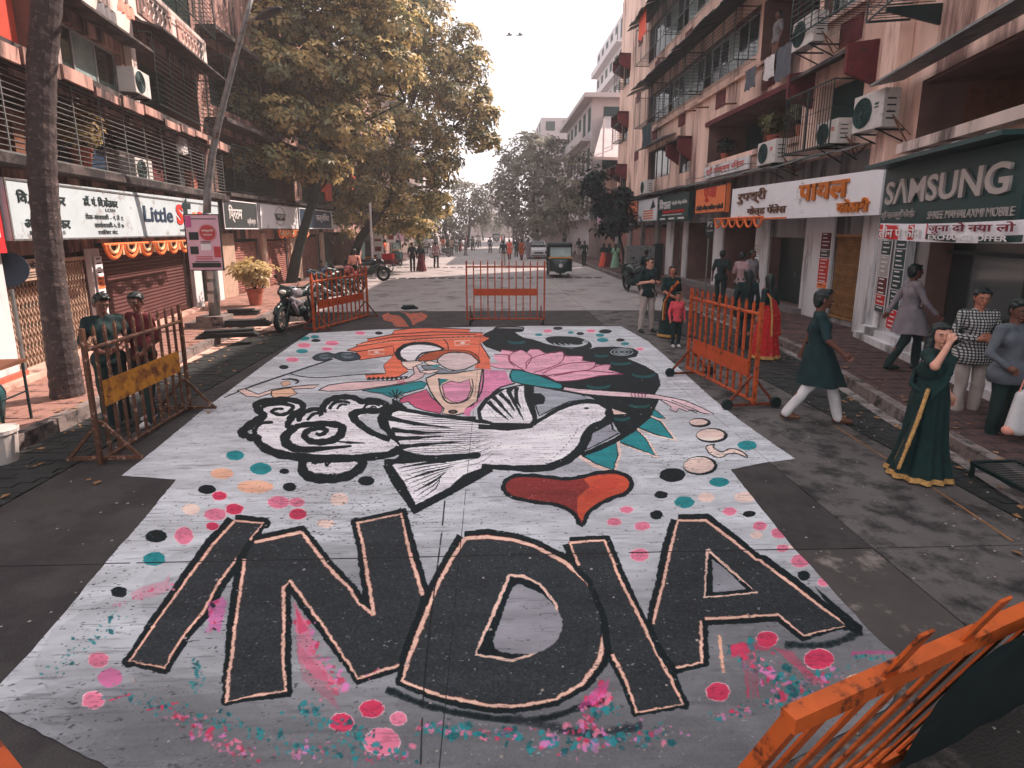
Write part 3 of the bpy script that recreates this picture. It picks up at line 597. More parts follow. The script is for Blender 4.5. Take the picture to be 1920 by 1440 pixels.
splash(560, 1330, 700, 1400, 44, CY, 2, 6, 16); splash(540, 1410, 780, 1420, 50, PK + CY, 2, 6, 16); splash(780, 1370, 980, 1380, 46, CY + PK, 2, 8, 12); splash(1000, 1395, 1260, 1380, 80, CY + PK, 2, 8, 20)
splash(1080, 1380, 1140, 1290, 46, PK, 2, 7, 10); fill(Z(5, (350, 1130), (480, 990), (525, 960), (520, 1030), (440, 1110)), (226, 80, 150), .6); splash(1110, 1340, 1160, 1330, 16, CY, 2, 6, 8)
splash(1380, 1220, 1500, 1310, 60, PK + CY, 2, 8, 20); splash(1330, 1350, 1560, 1290, 60, PK + CY, 1.5, 5, 10); splash(1480, 1290, 1580, 1260, 26, CY + PK, 2, 6, 10)
for k in range(10):
    x = 1385 + k * 3; stroke([(x, 1210), (x + 8, 1260), (x + RNG.uniform(0, 20), 1310)], 1.3, HOT, alpha=.6)
    stroke([(1450 + k * 4, 1215 + k), (1490 + k * 4, 1250 + k * 2), (1520 + k * 4, 1285)], 1.5, HOT, alpha=.6)
fill(Z(6, (90, 690), (180, 675), (210, 740), (100, 770)), HOT, .9); fill(Z(6, (250, 660), (380, 650), (330, 730), (240, 720)), HOT, .6)
for k in range(4): stroke(Z(6, (835, 735 + k * 5), (950, 728 + k * 5), (1140, 732 + k * 4)), 1.3, (226, 60, 140), alpha=.7)
splash(1600, 1232, 1680, 1232, 10, CY, 2, 4, 5)

# hand-made edges: warp the drawing a little, then wear it
def fbm(c, seed):
    return sum(vnoise((c[0] / 2 ** k, c[1] / 2 ** k), seed + k) * .5 ** k for k in range(3)) / 1.75
wx = (fbm((60, 60), 1) - .5) * 3.6 + (vnoise((6, 6), 31) - .5) * 2.4; wy = (fbm((60, 60), 9) - .5) * 3.6 + (vnoise((6, 6), 33) - .5) * 2.4
yy, xx = np.meshgrid(np.arange(TH), np.arange(TW), indexing='ij')
canvas = canvas[np.clip(yy + wy, 0, TH - 1).astype(int), np.clip(xx + wx, 0, TW - 1).astype(int)]
lum = canvas.mean(2); light = np.clip((lum - .3) * 4, 0, 1)[..., None]
n1 = fbm((150, 40), 50)[..., None]; n2 = fbm((26, 9), 60); n3 = fbm((9, 4), 70); n4 = vnoise((3, 2), 80); n5 = fbm((300, 300), 90)
canvas *= (.86 + .28 * n1) * (.93 + .14 * n2[..., None])
rag = np.clip((n5 - .50) * 3.5, 0, 1)                                            # where the paint is thin
sp = np.clip((n3 * .6 + n4 * .4 - (.74 - .09 * rag)) * 16, 0, 1)[..., None] * light    # asphalt grit through the paint
canvas = canvas * (1 - sp * .7) + sp * .7 * np.array((.19, .19, .21), np.float32)
st = np.clip((fbm((60, 4), 97) - .70 + .06 * rag) * 14, 0, 1)[..., None] * light            # dry brush streaks
canvas = canvas * (1 - st * .32) + st * .32 * np.array((.3, .3, .33), np.float32)
dk = (1 - light[..., 0]) * np.clip((n4 * .5 + vnoise((4, 4), 81) * .5 - .80) * 12, 0, 1)
canvas += (dk * .34)[..., None]
canvas += ((1 - light[..., 0]) * (vnoise((2.2, 2.2), 82) - .5) * .10)[..., None]
def seam(P, w=2.2):
    global canvas
    sv = canvas.copy(); P2 = smooth_poly(P, False, 6)
    stroke(P2, w, (22, 22, 26), sm=False)
    k = (vnoise((14, 14), 140) > .12).astype(np.float32)[..., None]
    canvas = sv * (1 - k) + canvas * k
SEAM_X, SEAM_Y = [-.25, 2.92], [3.86 + 4.4 * k for k in range(13)]
seam([(834, 940), (827, 1009), (808, 1162), (794, 1304), (789, 1436)], 2.4)
def gseam(x=None, y=None, w=.006):
    """dark joint of the slabs below, showing through the paint"""
    if x is not None:
        i = int((x - MX0) / TEX); h = max(0, int(w / TEX / 2)); k = vnoise((400, 30), int(abs(x) * 100), TH, TW)[:, :1] > .12
        for j in range(i - h, i + h + 1): canvas[:, j] = np.where(k, .1, canvas[:, j])
    else:
        i = int((y - MY0) / TEX); h = max(1, int(w / TEX / 2)); k = vnoise((30, 400), int(abs(y) * 100), TH, TW)[:1, :].T > .1
        for j in range(i - h, i + h + 1):
            if 0 <= j < TH: canvas[j] = np.where(k, .1, canvas[j])
for x in SEAM_X: gseam(x=x)
for y in SEAM_Y[:3]: gseam(y=y, w=.012)
img = bpy.data.images.new('street_painting', TW, TH, alpha=False)
buf = np.ones((TH, TW, 4), np.float32); buf[..., :3] = np.clip(canvas, 0, 1); img.pixels.foreach_set(buf.ravel()); img.update(); img.pack()
del buf
mp = bpy.data.materials.new('painted_road'); mp.use_nodes = True; nt = mp.node_tree; bs = nt.nodes['Principled BSDF']
ti = nt.nodes.new('ShaderNodeTexImage'); ti.image = img; nt.links.new(ti.outputs[0], bs.inputs['Base Color']); bs.inputs['Roughness'].default_value = .75
bs.inputs['Specular IOR Level'].default_value = .25
tn = nt.nodes.new('ShaderNodeTexNoise'); tn.inputs['Scale'].default_value = 160; tn.inputs['Detail'].default_value = 5
tcc = nt.nodes.new('ShaderNodeTexCoord'); nt.links.new(tcc.outputs['Object'], tn.inputs[0])
bp = nt.nodes.new('ShaderNodeBump'); bp.inputs['Strength'].default_value = .35; bp.inputs['Distance'].default_value = .006
nt.links.new(tn.outputs[0], bp.inputs['Height']); nt.links.new(bp.outputs[0], bs.inputs['Normal']); M['mural'] = mp
OUT = [(580, 625), (700, 618), (850, 614), (1000, 611), (1165, 612), (1215, 640), (1262, 680), (1330, 742), (1390, 790), (1450, 832), (1491, 860), (1430, 868), (1370, 880), (1405, 925), (1440, 968), (1480, 1018), (1530, 1072), (1580, 1128), (1640, 1192), (1708, 1255),
       (1660, 1330), (1540, 1400), (1420, 1450), (1200, 1490), (960, 1510), (700, 1510), (440, 1500), (280, 1478), (200, 1438), (100, 1385), (20, 1345), (-22, 1318), (-10, 1295), (60, 1220), (120, 1150), (200, 1052), (260, 985), (330, 899), (290, 896), (228, 892), (300, 835), (385, 765), (440, 725), (500, 680), (545, 648)]
me = bpy.data.meshes.new('street_painting'); OG = [G(*p, .006) for p in OUT]; o2 = []
for i_, a_ in enumerate(OG):
    b_ = OG[(i_ + 1) % len(OG)]; k_ = max(1, int((b_ - a_).length / .06))
    for j_ in range(k_): q_ = a_.lerp(b_, j_ / k_); w_ = .005 if j_ else 0; o2.append(q_ + Vector((RNG.uniform(-w_, w_), RNG.uniform(-w_, w_), 0)))
OG = o2
me.from_pydata([tuple(p) for p in OG], [], [tuple(range(len(OG)))[::-1]])
uv = me.uv_layers.new(name='UVMap')
for l in me.loops:
    p = me.vertices[l.vertex_index].co; uv.data[l.index].uv = ((p.x - MX0) / (MX1 - MX0), (p.y - MY0) / (MY1 - MY0))
me.materials.append(mp)
link('street_painting', me, None, label='large street painting of a dove, a heart and the word INDIA across the road', category='street painting')
# the orange splash with a black stroke beyond the painting
sp_ = thing('paint_splash', 'orange paint patch with a black branch shape just beyond the street painting', 'paint patch', G(760, 598))
o0 = sp_.location.copy()
def flat(name, P, z, m, parent, off):
    me = bpy.data.meshes.new(name); me.from_pydata([tuple(G(*p, z) - off) for p in P], [], [tuple(range(len(P)))]); me.materials.append(M[m]); return link(name, me, parent)
dm('paint_orange', srgb((190, 92, 66)), .8, var=.3, scale=6, spots=srgb((100, 84, 80)), spot_amt=.5, spot_scale=5)
dm('paint_ink', (0.012, 0.024, 0.028), .7, var=.3)
flat('orange_patch', [(716, 592), (728, 586), (750, 584), (770, 588), (790, 586), (802, 592), (796, 600), (780, 606), (772, 612), (742, 613), (735, 604), (720, 600)], .004, 'paint_orange', sp_, o0)
flat('black_stroke', [(728, 586), (746, 583), (760, 588), (770, 600), (775, 612), (767, 612), (758, 600), (748, 591), (732, 590)], .008, 'paint_ink', sp_, o0)

# ------------------------------------------------------------------ ground, road slabs, kerbs, pavements
dm('ground', srgb((110, 100, 96)), .95, var=.25, scale=.3)
dm('road_a', srgb((108, 104, 102)), .9, var=.22, scale=1.1, bump=.9, bscale=90, spots=srgb((52, 52, 52)), spot_amt=.5, spot_scale=2.6)
dm('road_b', srgb((68, 65, 64)), .9, var=.25, scale=1.4, bump=.5, bscale=60, spots=srgb((54, 50, 52)), spot_amt=.55, spot_scale=1.9)
dm('road_c', srgb((84, 80, 78)), .9, var=.25, scale=.9, bump=.5, bscale=60, spots=srgb((140, 132, 126)), spot_amt=.2, spot_scale=2.6)
dm('road_far_lit', srgb((160, 154, 153)), .9, var=.15, scale=.8, bump=.3, bscale=40, spots=srgb((112, 104, 100)), spot_amt=.3, spot_scale=.9)  # far slabs paler: sunlight and haze put into the colour
dm('block_dark', srgb((46, 50, 50)), .9, var=.4, scale=3, bump=.4, bscale=50)
dm('paver_red', srgb((92, 68, 65)), .9, var=.35, scale=2.2, bump=.4, bscale=40, spots=srgb((54, 48, 50)), spot_amt=.5, spot_scale=3)
dm('paver_pink', srgb((158, 120, 108)), .9, var=.25, scale=2.2, bump=.4, bscale=40, spots=srgb((92, 70, 66)), spot_amt=.35, spot_scale=2)
dm('mortar', srgb((96, 88, 86)), .95, var=.4, scale=6)
dm('gutter', srgb((150, 142, 138)), .95, var=.35, scale=4, bump=.4, bscale=30, spots=srgb((70, 66, 66)), spot_amt=.5, spot_scale=3)
dm('plinth', srgb((118, 112, 112)), .8, var=.2, scale=3)
g = MB(); g.quad((-130, -30, -.06), (130, -30, -.06), (130, 430, -.06), (-130, 430, -.06)); g.build('ground', 'ground', kind='structure')
KR = [(4.80, -3), (4.80, 2), (4.88, 4.6), (5.06, 5.5), (5.16, 6.5), (5.47, 8.05), (5.99, 10.3), (6.2, 13.3), (6.3, 17), (6.5, 25), (6.6, 33), (6.6, 200)]
KL = [(-5.3, -3), (-5.3, 2), (-5.35, 5), (-5.25, 6.2), (-5.3, 7.9), (-5.75, 10.6), (-5.9, 13), (-6.2, 17), (-6.6, 25), (-6.8, 33), (-6.8, 200)]
def kx(K, y): return float(np.interp(y, [p[1] for p in K], [p[0] for p in K]))
base = MB(); base.quad((-7.5, -3, -.03), (7.5, -3, -.03), (7.5, 220, -.03), (-7.5, 220, -.03))
road = base.build('road', 'tar', kind='structure')
XB = [-4.35, -.25, 2.92, 4.45]
YB = [-3.0] + SEAM_Y
for j in range(len(YB) - 1):
    for i in range(3):
        y0, y1 = YB[j], YB[j + 1]; x0, x1 = XB[i], XB[i + 1]
        if y0 > 15: x0 = [kx(KL, y0) + .05, XB[1], XB[2]][i]; x1 = [XB[1], XB[2], kx(KR, y0) - .05][i]
        b = MB(); q = .006
        b.b2((x0 + q, y0 + q, -.028), (x1 - q, y1 - q, 0.0))
        b.build('slab', ('road_far_lit' if y0 > 15 else ['road_b', 'road_c', 'road_a'][i] if not (i == 1 and j % 2) else 'road_b'), road)
b = MB(); b.b2((-6.8, YB[-1] + .01, -.028), (6.6, 220, 0)); b.build('far_road_surface', 'road_far_lit', road)
def blocks(name, xl, xr, y0, y1, sy, sx, m, parent, z, rnd=.004, gap=.008, kind='stuff'):
    b = MB(); y = y0; k = 0
    while y < y1:
        a, c = xl(y), xr(y); x = a + (sx / 2 if k % 2 else 0) - sx / 2
        while x < c:
            u0, u1 = max(a, x), min(c, x + sx - gap)
            if u1 - u0 > .03: b.b2((u0, y, z - .03), (u1, y + sy - gap, z + RNG.uniform(-rnd, rnd)))
            x += sx
        y += sy; k += 1
    return b.build(name, m, parent, kind=kind)
blocks('block_paving', lambda y: 4.47, lambda y: kx(KR, y) - .16, 1.0, 15.2, .11, .21, 'block_dark', road, 0.0, .006)
blocks('block_paving', lambda y: kx(KL, y) + .03, lambda y: -4.37, 1.0, 15.2, .11, .21, 'block_dark', road, 0.0, .006)
b = MB()
for i in range(1, 9):
    (x0, y0), (x1, y1) = KR[i], KR[i + 1]; b.add([(x0 - .17, y0, .004), (x0 - .02, y0, .012), (x1 - .02, y1, .012), (x1 - .17, y1, .004)], [(0, 1, 2, 3)])
b.build('gutter_strip', 'gutter', road)
dm('pale_pink', srgb((212, 170, 154)), .95, var=.25, scale=3, spots=srgb((120, 98, 92)), spot_amt=.4, spot_scale=2)
b = MB()
b.add([tuple(G(*p, .004)) for p in [(230, 748), (345, 684), (470, 630), (583, 604), (583, 600), (470, 612), (340, 662), (220, 715)]], [tuple(range(8))])
b.build('pale_kerb_strip', 'pale_pink', road)  # pale pinkish strip along the left kerb
b = MB(); P = [G(*p, .005) for p in [(1563, 797), (1674, 867), (1788, 940), (1900, 1015)]]
for i in range(3): b.add([P[i] + Vector((-.012, 0, 0)), P[i] + Vector((.012, 0, 0)), P[i + 1] + Vector((.012, 0, 0)), P[i + 1] + Vector((-.012, 0, 0))], [(0, 1, 2, 3)])
b.build('faded_edge_line', mat('faded_yellow', srgb((150, 110, 74)), .9, var=.3), road)
# speed bump strips far down the road: short pale dashes
for yy_ in (29.0, 37.5):
    bump = MB()
    for k in range(24):
        x = -6.0 + k * .5; bump.box((x, yy_ + .06 * (k % 2), .004), (.34, .55, .03))
    bump.build('speed_bump', mat('bump_dark', srgb((84, 80, 80)), .9), road)
def pavement(name, K, side, wall, z=.15):
    """raised pavement between the kerb line and the shop fronts, with kerb stones and individual pavers near the camera"""
    b = MB(); ys = [p[1] for p in K]
    for i in range(len(K) - 1):
        y0, y1 = ys[i], ys[i + 1]; a0, a1 = K[i][0] + side * .15, K[i + 1][0] + side * .15; w0, w1 = wall(y0), wall(y1)
        q = [(a0, y0), (w0, y0), (w1, y1), (a1, y1)]
        b.add([(x, y, -.03) for x, y in q] + [(x, y, z - .03) for x, y in q], [(4, 5, 6, 7) if side > 0 else (7, 6, 5, 4), (0, 1, 2, 3), (0, 4, 7, 3), (1, 2, 6, 5), (0, 1, 5, 4), (3, 7, 6, 2)])
    return b.build(name, 'mortar', kind='structure')
def wallR(y): return float(np.interp(y, [-3, 6.0, 12.4, 13, 200], [4.6 + 1.0, 6.75, 8.3, 8.45, 8.45]))
def wallL(y): return float(np.interp(y, [-3, 6.5, 19, 200], [-5.9, -7.1, -9.0, -9.0]))
pr = pavement('pavement_right', KR, 1, lambda y: wallR(y) + .4)
pl = pavement('pavement_left', KL, -1, lambda y: wallL(y) - .4)
def kerb(K, side, parent, y0, y1):
    y = y0
    while y < y1:
        L = RNG.uniform(.75, .95) if y < 30 else 3.0
        x0, x1 = kx(K, y), kx(K, y + L); b = MB()
        a, c = Vector((x0 + side * .07, y + .01, .06)), Vector((x1 + side * .07, y + L - .012, .06))
        b.bar(a, c, .14, .20 + RNG.uniform(-.012, .006)); b.build('kerb_stone', 'kerb_stone', parent); y += L
kerb(KR, 1, pr, 2.5, 60); kerb(KL, -1, pl, 3.5, 60)
def pavers(K, side, wall, parent, y0, y1, y2, sx, sy, m):
    y = y0; n = 0; rest = MB(); k = 0
    me_c = {}
    while y < y2:
        a = kx(K, y) + side * .16; c = wall(y) + side * .3; lo, hi = min(a, c), max(a, c); x = lo - (sx / 2 if k % 2 else 0)
        while x < hi:
            u0, u1 = max(lo, x + .006), min(hi, x + sx - .006)
            if u1 - u0 > .05:
                z1 = .15 + RNG.uniform(-.005, .004)
                if y < y1 and n < 290 and u1 - u0 > .1:
                    key = round(u1 - u0, 2)
                    if key not in me_c:
                        q = MB(); q.b2((-key / 2, -sy / 2 + .006, -.03), (key / 2, sy / 2 - .006, 0)); oo = q.build('paver', m, parent); me_c[key] = oo.data
                    else: oo = link('paver', me_c[key], parent)
                    oo.location = ((u0 + u1) / 2, y + sy / 2, z1); oo.rotation_euler = (RNG.uniform(-.012, .012), RNG.uniform(-.012, .012), RNG.uniform(-.02, .02)); n += 1
                else: rest.b2((u0, y + .006, .12), (u1, y + sy - .006, z1))
            x += sx
        y += sy; k += 1
    rest.build('paver_field', m, parent, kind='stuff')
pavers(KR, 1, wallR, pr, 4.6, 12.0, 22, .30, .24, 'paver_red')
pavers(KL, -1, wallL, pl, 5.6, 15.0, 26, .42, .30, 'paver_pink')
b = MB(); b.b2((6.9, 22, .12), (8.8, 60, .146)); b.b2((-9.3, 26, .12), (-6.96, 60, .146)); b.build('far_pavement_surface', 'paver_red', pr)
# ------------------------------------------------------------------ buildings: each wall has a frame of its own (x along the wall as one reads it, -y out to the street)
class Wall:
    def __init__(s, p0, p1):
        s.p0 = Vector((p0[0], p0[1], 0)); d = Vector((p1[0] - p0[0], p1[1] - p0[1], 0)); s.L = d.length; s.d = d.normalized()
        s.n = Vector((-s.d.y, s.d.x, 0)); s.rz = math.atan2(s.d.y, s.d.x)
    def px(s, x, y, out=0.0):
        r = ray(x, y); t = ((s.p0 - Vector((0, 0, 0))).dot(s.n) - out) / r.dot(s.n)
        P = r * t; return ((P - s.p0).dot(s.d), CAM_H + P.z)
    def at(s, u, z=0.0, out=0.0): q = s.p0 + s.d * u - s.n * out; return Vector((q.x, q.y, z))
    def thing(s, name, label, cat, u, z=0.0, out=0.0, group=None): return thing(name, label, cat, s.at(u, z, out), s.rz, group)
WA = Wall((8.3, 12.4), (6.5, 5.0)); WB = Wall((8.5, 39), (8.5, 12.3)); WL = Wall((-7.0, 5.5), (-9.0, 19.2)); WM = Wall((-9.0, 19.2), (-9.0, 62))
def facade(parent, u0, u1, z0, z1, holes, m, thick=.25, name='wall', y=0.0):
    """front skin with real openings; each hole = (ua, ub, za, zb, depth) gets reveals and a flat dark panel painted as unlit depth"""
    us = sorted({u0, u1, *[h[0] for h in holes], *[h[1] for h in holes]}); zs_ = sorted({z0, z1, *[h[2] for h in holes], *[h[3] for h in holes]})
    us = [u for u in us if u0 <= u <= u1]; zs_ = [z for z in zs_ if z0 <= z <= z1]
    b = MB()
    for i in range(len(us) - 1):
        for j in range(len(zs_) - 1):
            cu, cz = (us[i] + us[i + 1]) / 2, (zs_[j] + zs_[j + 1]) / 2
            if any(h[0] < cu < h[1] and h[2] < cz < h[3] for h in holes): continue
            b.quad((us[i], y, zs_[j]), (us[i + 1], y, zs_[j]), (us[i + 1], y, zs_[j + 1]), (us[i], y, zs_[j + 1]))
    for (a, c, e, f, *r) in holes:
        d = r[0] if r else thick
        b.m = 1 if d > .45 else 0  # deep reveals take the dark brown, painting in their shade
        b.quad((a, y, e), (a, y, f), (a, y + d, f), (a, y + d, e)); b.quad((c, y, e), (c, y + d, e), (c, y + d, f), (c, y, f))
        b.quad((a, y, f), (c, y, f), (c, y + d, f), (a, y + d, f)); b.quad((a, y, e), (a, y + d, e), (c, y + d, e), (c, y, e))
    w = b.build(name, [m, 'recess_shade'], parent)
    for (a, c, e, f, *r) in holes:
        d = r[0] if r else thick; k = MB(); k.quad((a, y + d, e), (c, y + d, e), (c, y + d, f), (a, y + d, f)); k.build('unlit_panel', 'unlit_dark', parent)  # flat dark panel, painted to stand for an unlit room
    return w
def shell(parent, u0, u1, z1, depth, m='old_plaster'):
    b = MB(); b.b2((u0, .35, 0), (u0 + .15, depth, z1)); b.b2((u1 - .15, .35, 0), (u1, depth, z1)); b.b2((u0, .05, z1), (u1, depth, z1 + .15)); b.b2((u0 + .16, depth - .2, 0), (u1 - .16, depth, z1 - .01))
    b.build('outer_shell', m, parent)
def cage(parent, u0, u1, z0, z1, d=.6, step=.10, floor=True, m='dark_metal', vs_=3):
    b = MB(); r = .012; y0 = -d
    for z in np.arange(z0, z1 + .001, step):
        b.bar((u0, y0, z), (u1, y0, z), r); b.bar((u0, 0, z), (u0, y0, z), r); b.bar((u1, 0, z), (u1, y0, z), r)
    n = max(2, int((u1 - u0) / .9))
    for k in range(n + 1):
        u = u0 + (u1 - u0) * k / n; b.bar((u, y0, z0), (u, y0, z1), .022)
    for u in (u0, u1): b.bar((u, -.02, z0), (u, y0, z0), .03); b.bar((u, -.02, z1), (u, y0, z1), .03)
    b.bar((u0, y0, z0), (u1, y0, z0), .03); b.bar((u0, y0, z1), (u1, y0, z1), .03)
    if floor:
        for k in range(int((u1 - u0) / .14)): b.bar((u0 + .07 + k * .14, 0, z0), (u0 + .07 + k * .14, y0, z0), .012)
    return b.build('window_cage', m, parent)
def eave(parent, u0, u1, z, out=.9, t=.06, drop=.25, m='dark_metal', name='awning', wavy=.0):
    b = MB(); n = max(1, int((u1 - u0) / .6)) if wavy else 1
    for k in range(n):
        a, c = u0 + (u1 - u0) * k / n, u0 + (u1 - u0) * (k + 1) / n; dz = RNG.uniform(-wavy, wavy); dd = RNG.uniform(0, wavy * 2)
        b.add([(a, -.01, z), (c, -.01, z), (c, -out - dd, z - drop + dz), (a, -out - dd, z - drop + dz), (a, -.01, z + t), (c, -.01, z + t), (c, -out - dd, z - drop + t + dz), (a, -out - dd, z - drop + t + dz)],
              [(0, 3, 2, 1), (4, 5, 6, 7), (0, 1, 5, 4), (2, 3, 7, 6), (1, 2, 6, 5), (3, 0, 4, 7)])
    return b.build(name, m, parent)
def window(parent, u0, u1, z0, z1, y=.12, n=3, frame='aluminium', pane='glass_dark', t=.05, panes=None):
    b = MB()
    b.b2((u0, y - .03, z0), (u0 + t, y + .03, z1)); b.b2((u1 - t, y - .03, z0), (u1, y + .03, z1)); b.b2((u0 + t, y - .03, z1 - t), (u1 - t, y + .03, z1)); b.b2((u0 + t, y - .03, z0), (u1 - t, y + .03, z0 + t))
    for k in range(1, n): u = u0 + (u1 - u0) * k / n; b.b2((u - t / 2, y - .028, z0 + t), (u + t / 2, y + .028, z1 - t))
    w = b.build('window', frame, parent)
    for k in range(n):
        a, c = u0 + (u1 - u0) * k / n + t / 2, u0 + (u1 - u0) * (k + 1) / n - t / 2
        q = MB(); q.b2((a, y - .004, z0 + t), (c, y + .004, z1 - t)); q.build('pane', (panes[k] if panes else pane), w)
    return w
def shutter(parent, u0, u1, z0, z1, y=.12, m='shutter', pitch=.085):
    b = MB(); n = int((z1 - z0) / pitch)
    for k in range(n):
        z = z0 + k * pitch
        b.add([(u0, y, z), (u1, y, z), (u0, y - .022, z + pitch * .5), (u1, y - .022, z + pitch * .5), (u0, y, z + pitch), (u1, y, z + pitch)], [(0, 1, 3, 2), (2, 3, 5, 4)])
    b.b2((u0, y - .035, z0 - .02), (u1, y + .02, z0 + .07))
    s_ = b.build('rolling_shutter', m, parent)
    for (ua, ub) in ((u0 - .06, u0), (u1, u1 + .06)): q = MB(); q.b2((ua, y - .06, z0), (ub, y + .04, z1)); q.build('guide_rail', 'grey_metal', s_)
    q = MB(); q.b2(((u0 + u1) / 2 - .08, y - .06, z0 + .05), ((u0 + u1) / 2 + .08, y - .025, z0 + .09)); q.build('handle', 'steel', s_)
    return s_
def lattice_gate(parent, u0, u1, z0, z1, y, m, n=18, rows=4, w=.022):
    """collapsible gate: upright flats with crossed scissor bars"""
    g_ = MB()
    for k in range(n + 1):
        u = u0 + (u1 - u0) * k / n; g_.bar((u, y, z0), (u, y, z1), w)
    o = g_.build('collapsible_gate', m, parent); x = MB(); du = (u1 - u0) / n
    for r in range(rows):
        zc = z0 + (z1 - z0) * (r + .5) / rows; hh = (z1 - z0) / rows * .42
        for k in range(0, n - 1):
            a = u0 + k * du; x.bar((a, y - .012, zc - hh), (a + 2 * du, y - .012, zc + hh), w * .8, .006); x.bar((a, y - .02, zc + hh), (a + 2 * du, y - .02, zc - hh), w * .8, .006)
    x.build('scissor_bars', m, o); q = MB(); q.b2((u0 - .05, y - .05, z1), (u1 + .05, y + .05, z1 + .06)); q.b2((u0 - .05, y - .05, z0 - .03), (u1 + .05, y + .05, z0)); q.build('guide_channel', m, o)
    return o
def ac_unit(W, u, z, w, h, out, label, d=.32, yaw=0.0, fan='l', mark=None, cagey=False):
    t = W.thing('ac_unit', label, 'air conditioner', u, z, out, 'outdoor air conditioner units'); t.rotation_euler.z += yaw
    b = MB(); b.b2((0, -d, 0), (w, 0, h)); b.b2((.01, -d - .006, .01), (w - .01, -d, h - .01)); b.build('body', 'ac_body', t)
    cx = w * .33 if fan == 'l' else w * .6; r = min(h * .43, w * .31)
    b = MB(); b.disc((cx, -d - .012, h / 2), r, 'Y', .01, 24); b.build('fan_recess', 'unlit_dark', t)
    b = MB()
    for k in range(5): b.ring((cx, -d - .02, h / 2), r * (k + 1) / 5, .006, 'Y', 24, 4)
    for k in range(8): a = math.pi * k / 4; b.bar((cx, -d - .02, h / 2), (cx + r * math.cos(a), -d - .02, h / 2 + r * math.sin(a)), .008)
    b.disc((cx, -d - .026, h / 2), r * .17, 'Y', .012, 12); b.build('fan_guard', 'dark_metal', t)
    b = MB()
    for k in range(4): b = MB(); b.b2((w, -d * .8, h * .2 + k * h * .17), (w + .006, -d * .25, h * .24 + k * h * .17)); b.build('side_vent', 'dark_metal', t)
    if mark: b = MB(); b.b2((w * .72, -d - .012, h * .62), (w * .84, -d - .006, h * .68)); b.b2((w * .72, -d - .012, h * .54), (w * .84, -d - .006, h * .58)); b.build('badge', mark, t)
    b = MB()
    for uu in (w * .15, w * .85): b = MB(); b.bar((uu, out - .02, -.03), (uu, -d - .03, -.03), .035); b.bar((uu, out - .02, -.35), (uu, -d * .9, -.04), .025); b.build('bracket', 'dark_metal', t)
    b = MB(); b.tube([(w + .02, -.1, h * .25), (w + .12, -.05, -.05), (w + .05, out * .4, -.3), (w + .15, out - .03, -.12)], .016, 6); b.tube([(w + .02, -.14, h * .3), (w + .2, -.1, .02), (w + .12, out * .5, -.22), (w + .25, out - .03, -.02)], .012, 6)
    b.build('hose', 'letter_brown', t)
    return t
def sign_board(W, u0, u1, z0, z1, out, m, label, frame=None, d=.12, slope=0.0, name='shop_sign'):
    t = W.thing(name, label, 'shop sign', u0, z0, out)
    b = MB(); b.prism([(0, 0), (u1 - u0, 0), (u1 - u0, z1 - z0 + slope), (0, z1 - z0)], -d, 0); b.build('board', m, t)
    if frame:
        b = MB(); w, h = u1 - u0, z1 - z0
        b.b2((0, -d - .015, 0), (.035, -d, h)); b.b2((w - .035, -d - .015, 0), (w, -d, h)); b.b2((.035, -d - .015, 0), (w - .035, -d, .035)); b.b2((.035, -d - .015, h - .035), (w - .035, -d, h)); b.build('frame', frame, t)
    return t
def hood_window(parent, u0, u1, z0, z1, out=.55, m='maroon', glass=True):
    """window under a concrete hood with side cheeks"""
    b = MB(); b.b2((u0 - .12, -out, z1), (u1 + .12, 0, z1 + .07)); b.build('hood', 'concrete_ledge', parent)
    for u in (u0 - .12, u1 + .04):
        q = MB(); q.add([(u, 0, z1 + .1), (u + .08, 0, z1 + .1), (u + .08, -out, z1 + .12), (u, -out, z1 + .12), (u, 0, z1 - .9), (u + .08, 0, z1 - .9), (u + .08, -out, z1 - .5), (u, -out, z1 - .5)],
                        [(0, 1, 2, 3), (4, 7, 6, 5), (0, 4, 5, 1), (3, 2, 6, 7), (0, 3, 7, 4), (1, 5, 6, 2)]); q.build('hood_cheek', m, parent)
    if glass: window(parent, u0, u1, z0, z1, .1, 2, 'dark_metal')

# ---- right: the long pink block
RB = WB.thing('apartment_block', 'long pink apartment block with caged balconies above the shops on the right', 'building', 0)
holesB = [(12.7, 13.9, .35, 2.9, .5), (14.6, 17.4, .35, 2.7, 1.2), (18.4, 20.9, .1, 2.75, 3.0), (21.9, 23.75, .3, 2.2, .6), (25.2, 26.62, .3, 2.3, .8),
          (1.0, 3.6, .15, 2.6, .25), (4.2, 6.6, .15, 2.7, .25), (7.0, 9.4, .15, 2.7, .25), (10.0, 11.5, .15, 2.7, .25),
          (16.2, 23.0, 4.95, 6.35, 1.5), (7.6, 11.4, 5.0, 6.5, .5), (12.75, 14.2, 4.9, 6.2, .3), (23.75, 25.6, 4.75, 6.0, .4), (.9, 2.6, 4.9, 6.3, .3),
          (7.2, 20.0, 7.9, 9.35, .5), (20.2, 23.4, 7.6, 9.3, 1.6), (23.6, 26.5, 7.6, 9.3, .5), (.9, 2.6, 8.0, 9.5, .3),
          (6.8, 18.8, 11.1, 12.8, .5), (19.5, 26.3, 11.0, 12.8, 1.2), (.9, 2.6, 11.3, 12.9, .3)]
facade(RB, 0, 26.68, 4.2, 16.6, [h for h in holesB if h[2] > 4], 'pink_plaster'); facade(RB, 0, 26.68, 0, 4.2, [h for h in holesB if h[2] < 4], 'grey_render', name='ground_floor_wall')
shell(RB, 0, 26.68, 16.6, 10, 'pink_plaster')
for (u, z) in ((1.75, 4.9), (1.75, 8.0), (1.75, 11.3)):
    hood_window(RB, u - .85, u + .85, z, z + 1.45, .7); cage(RB, u - .8, u + .8, z - .1, z + .9, .6, .13)
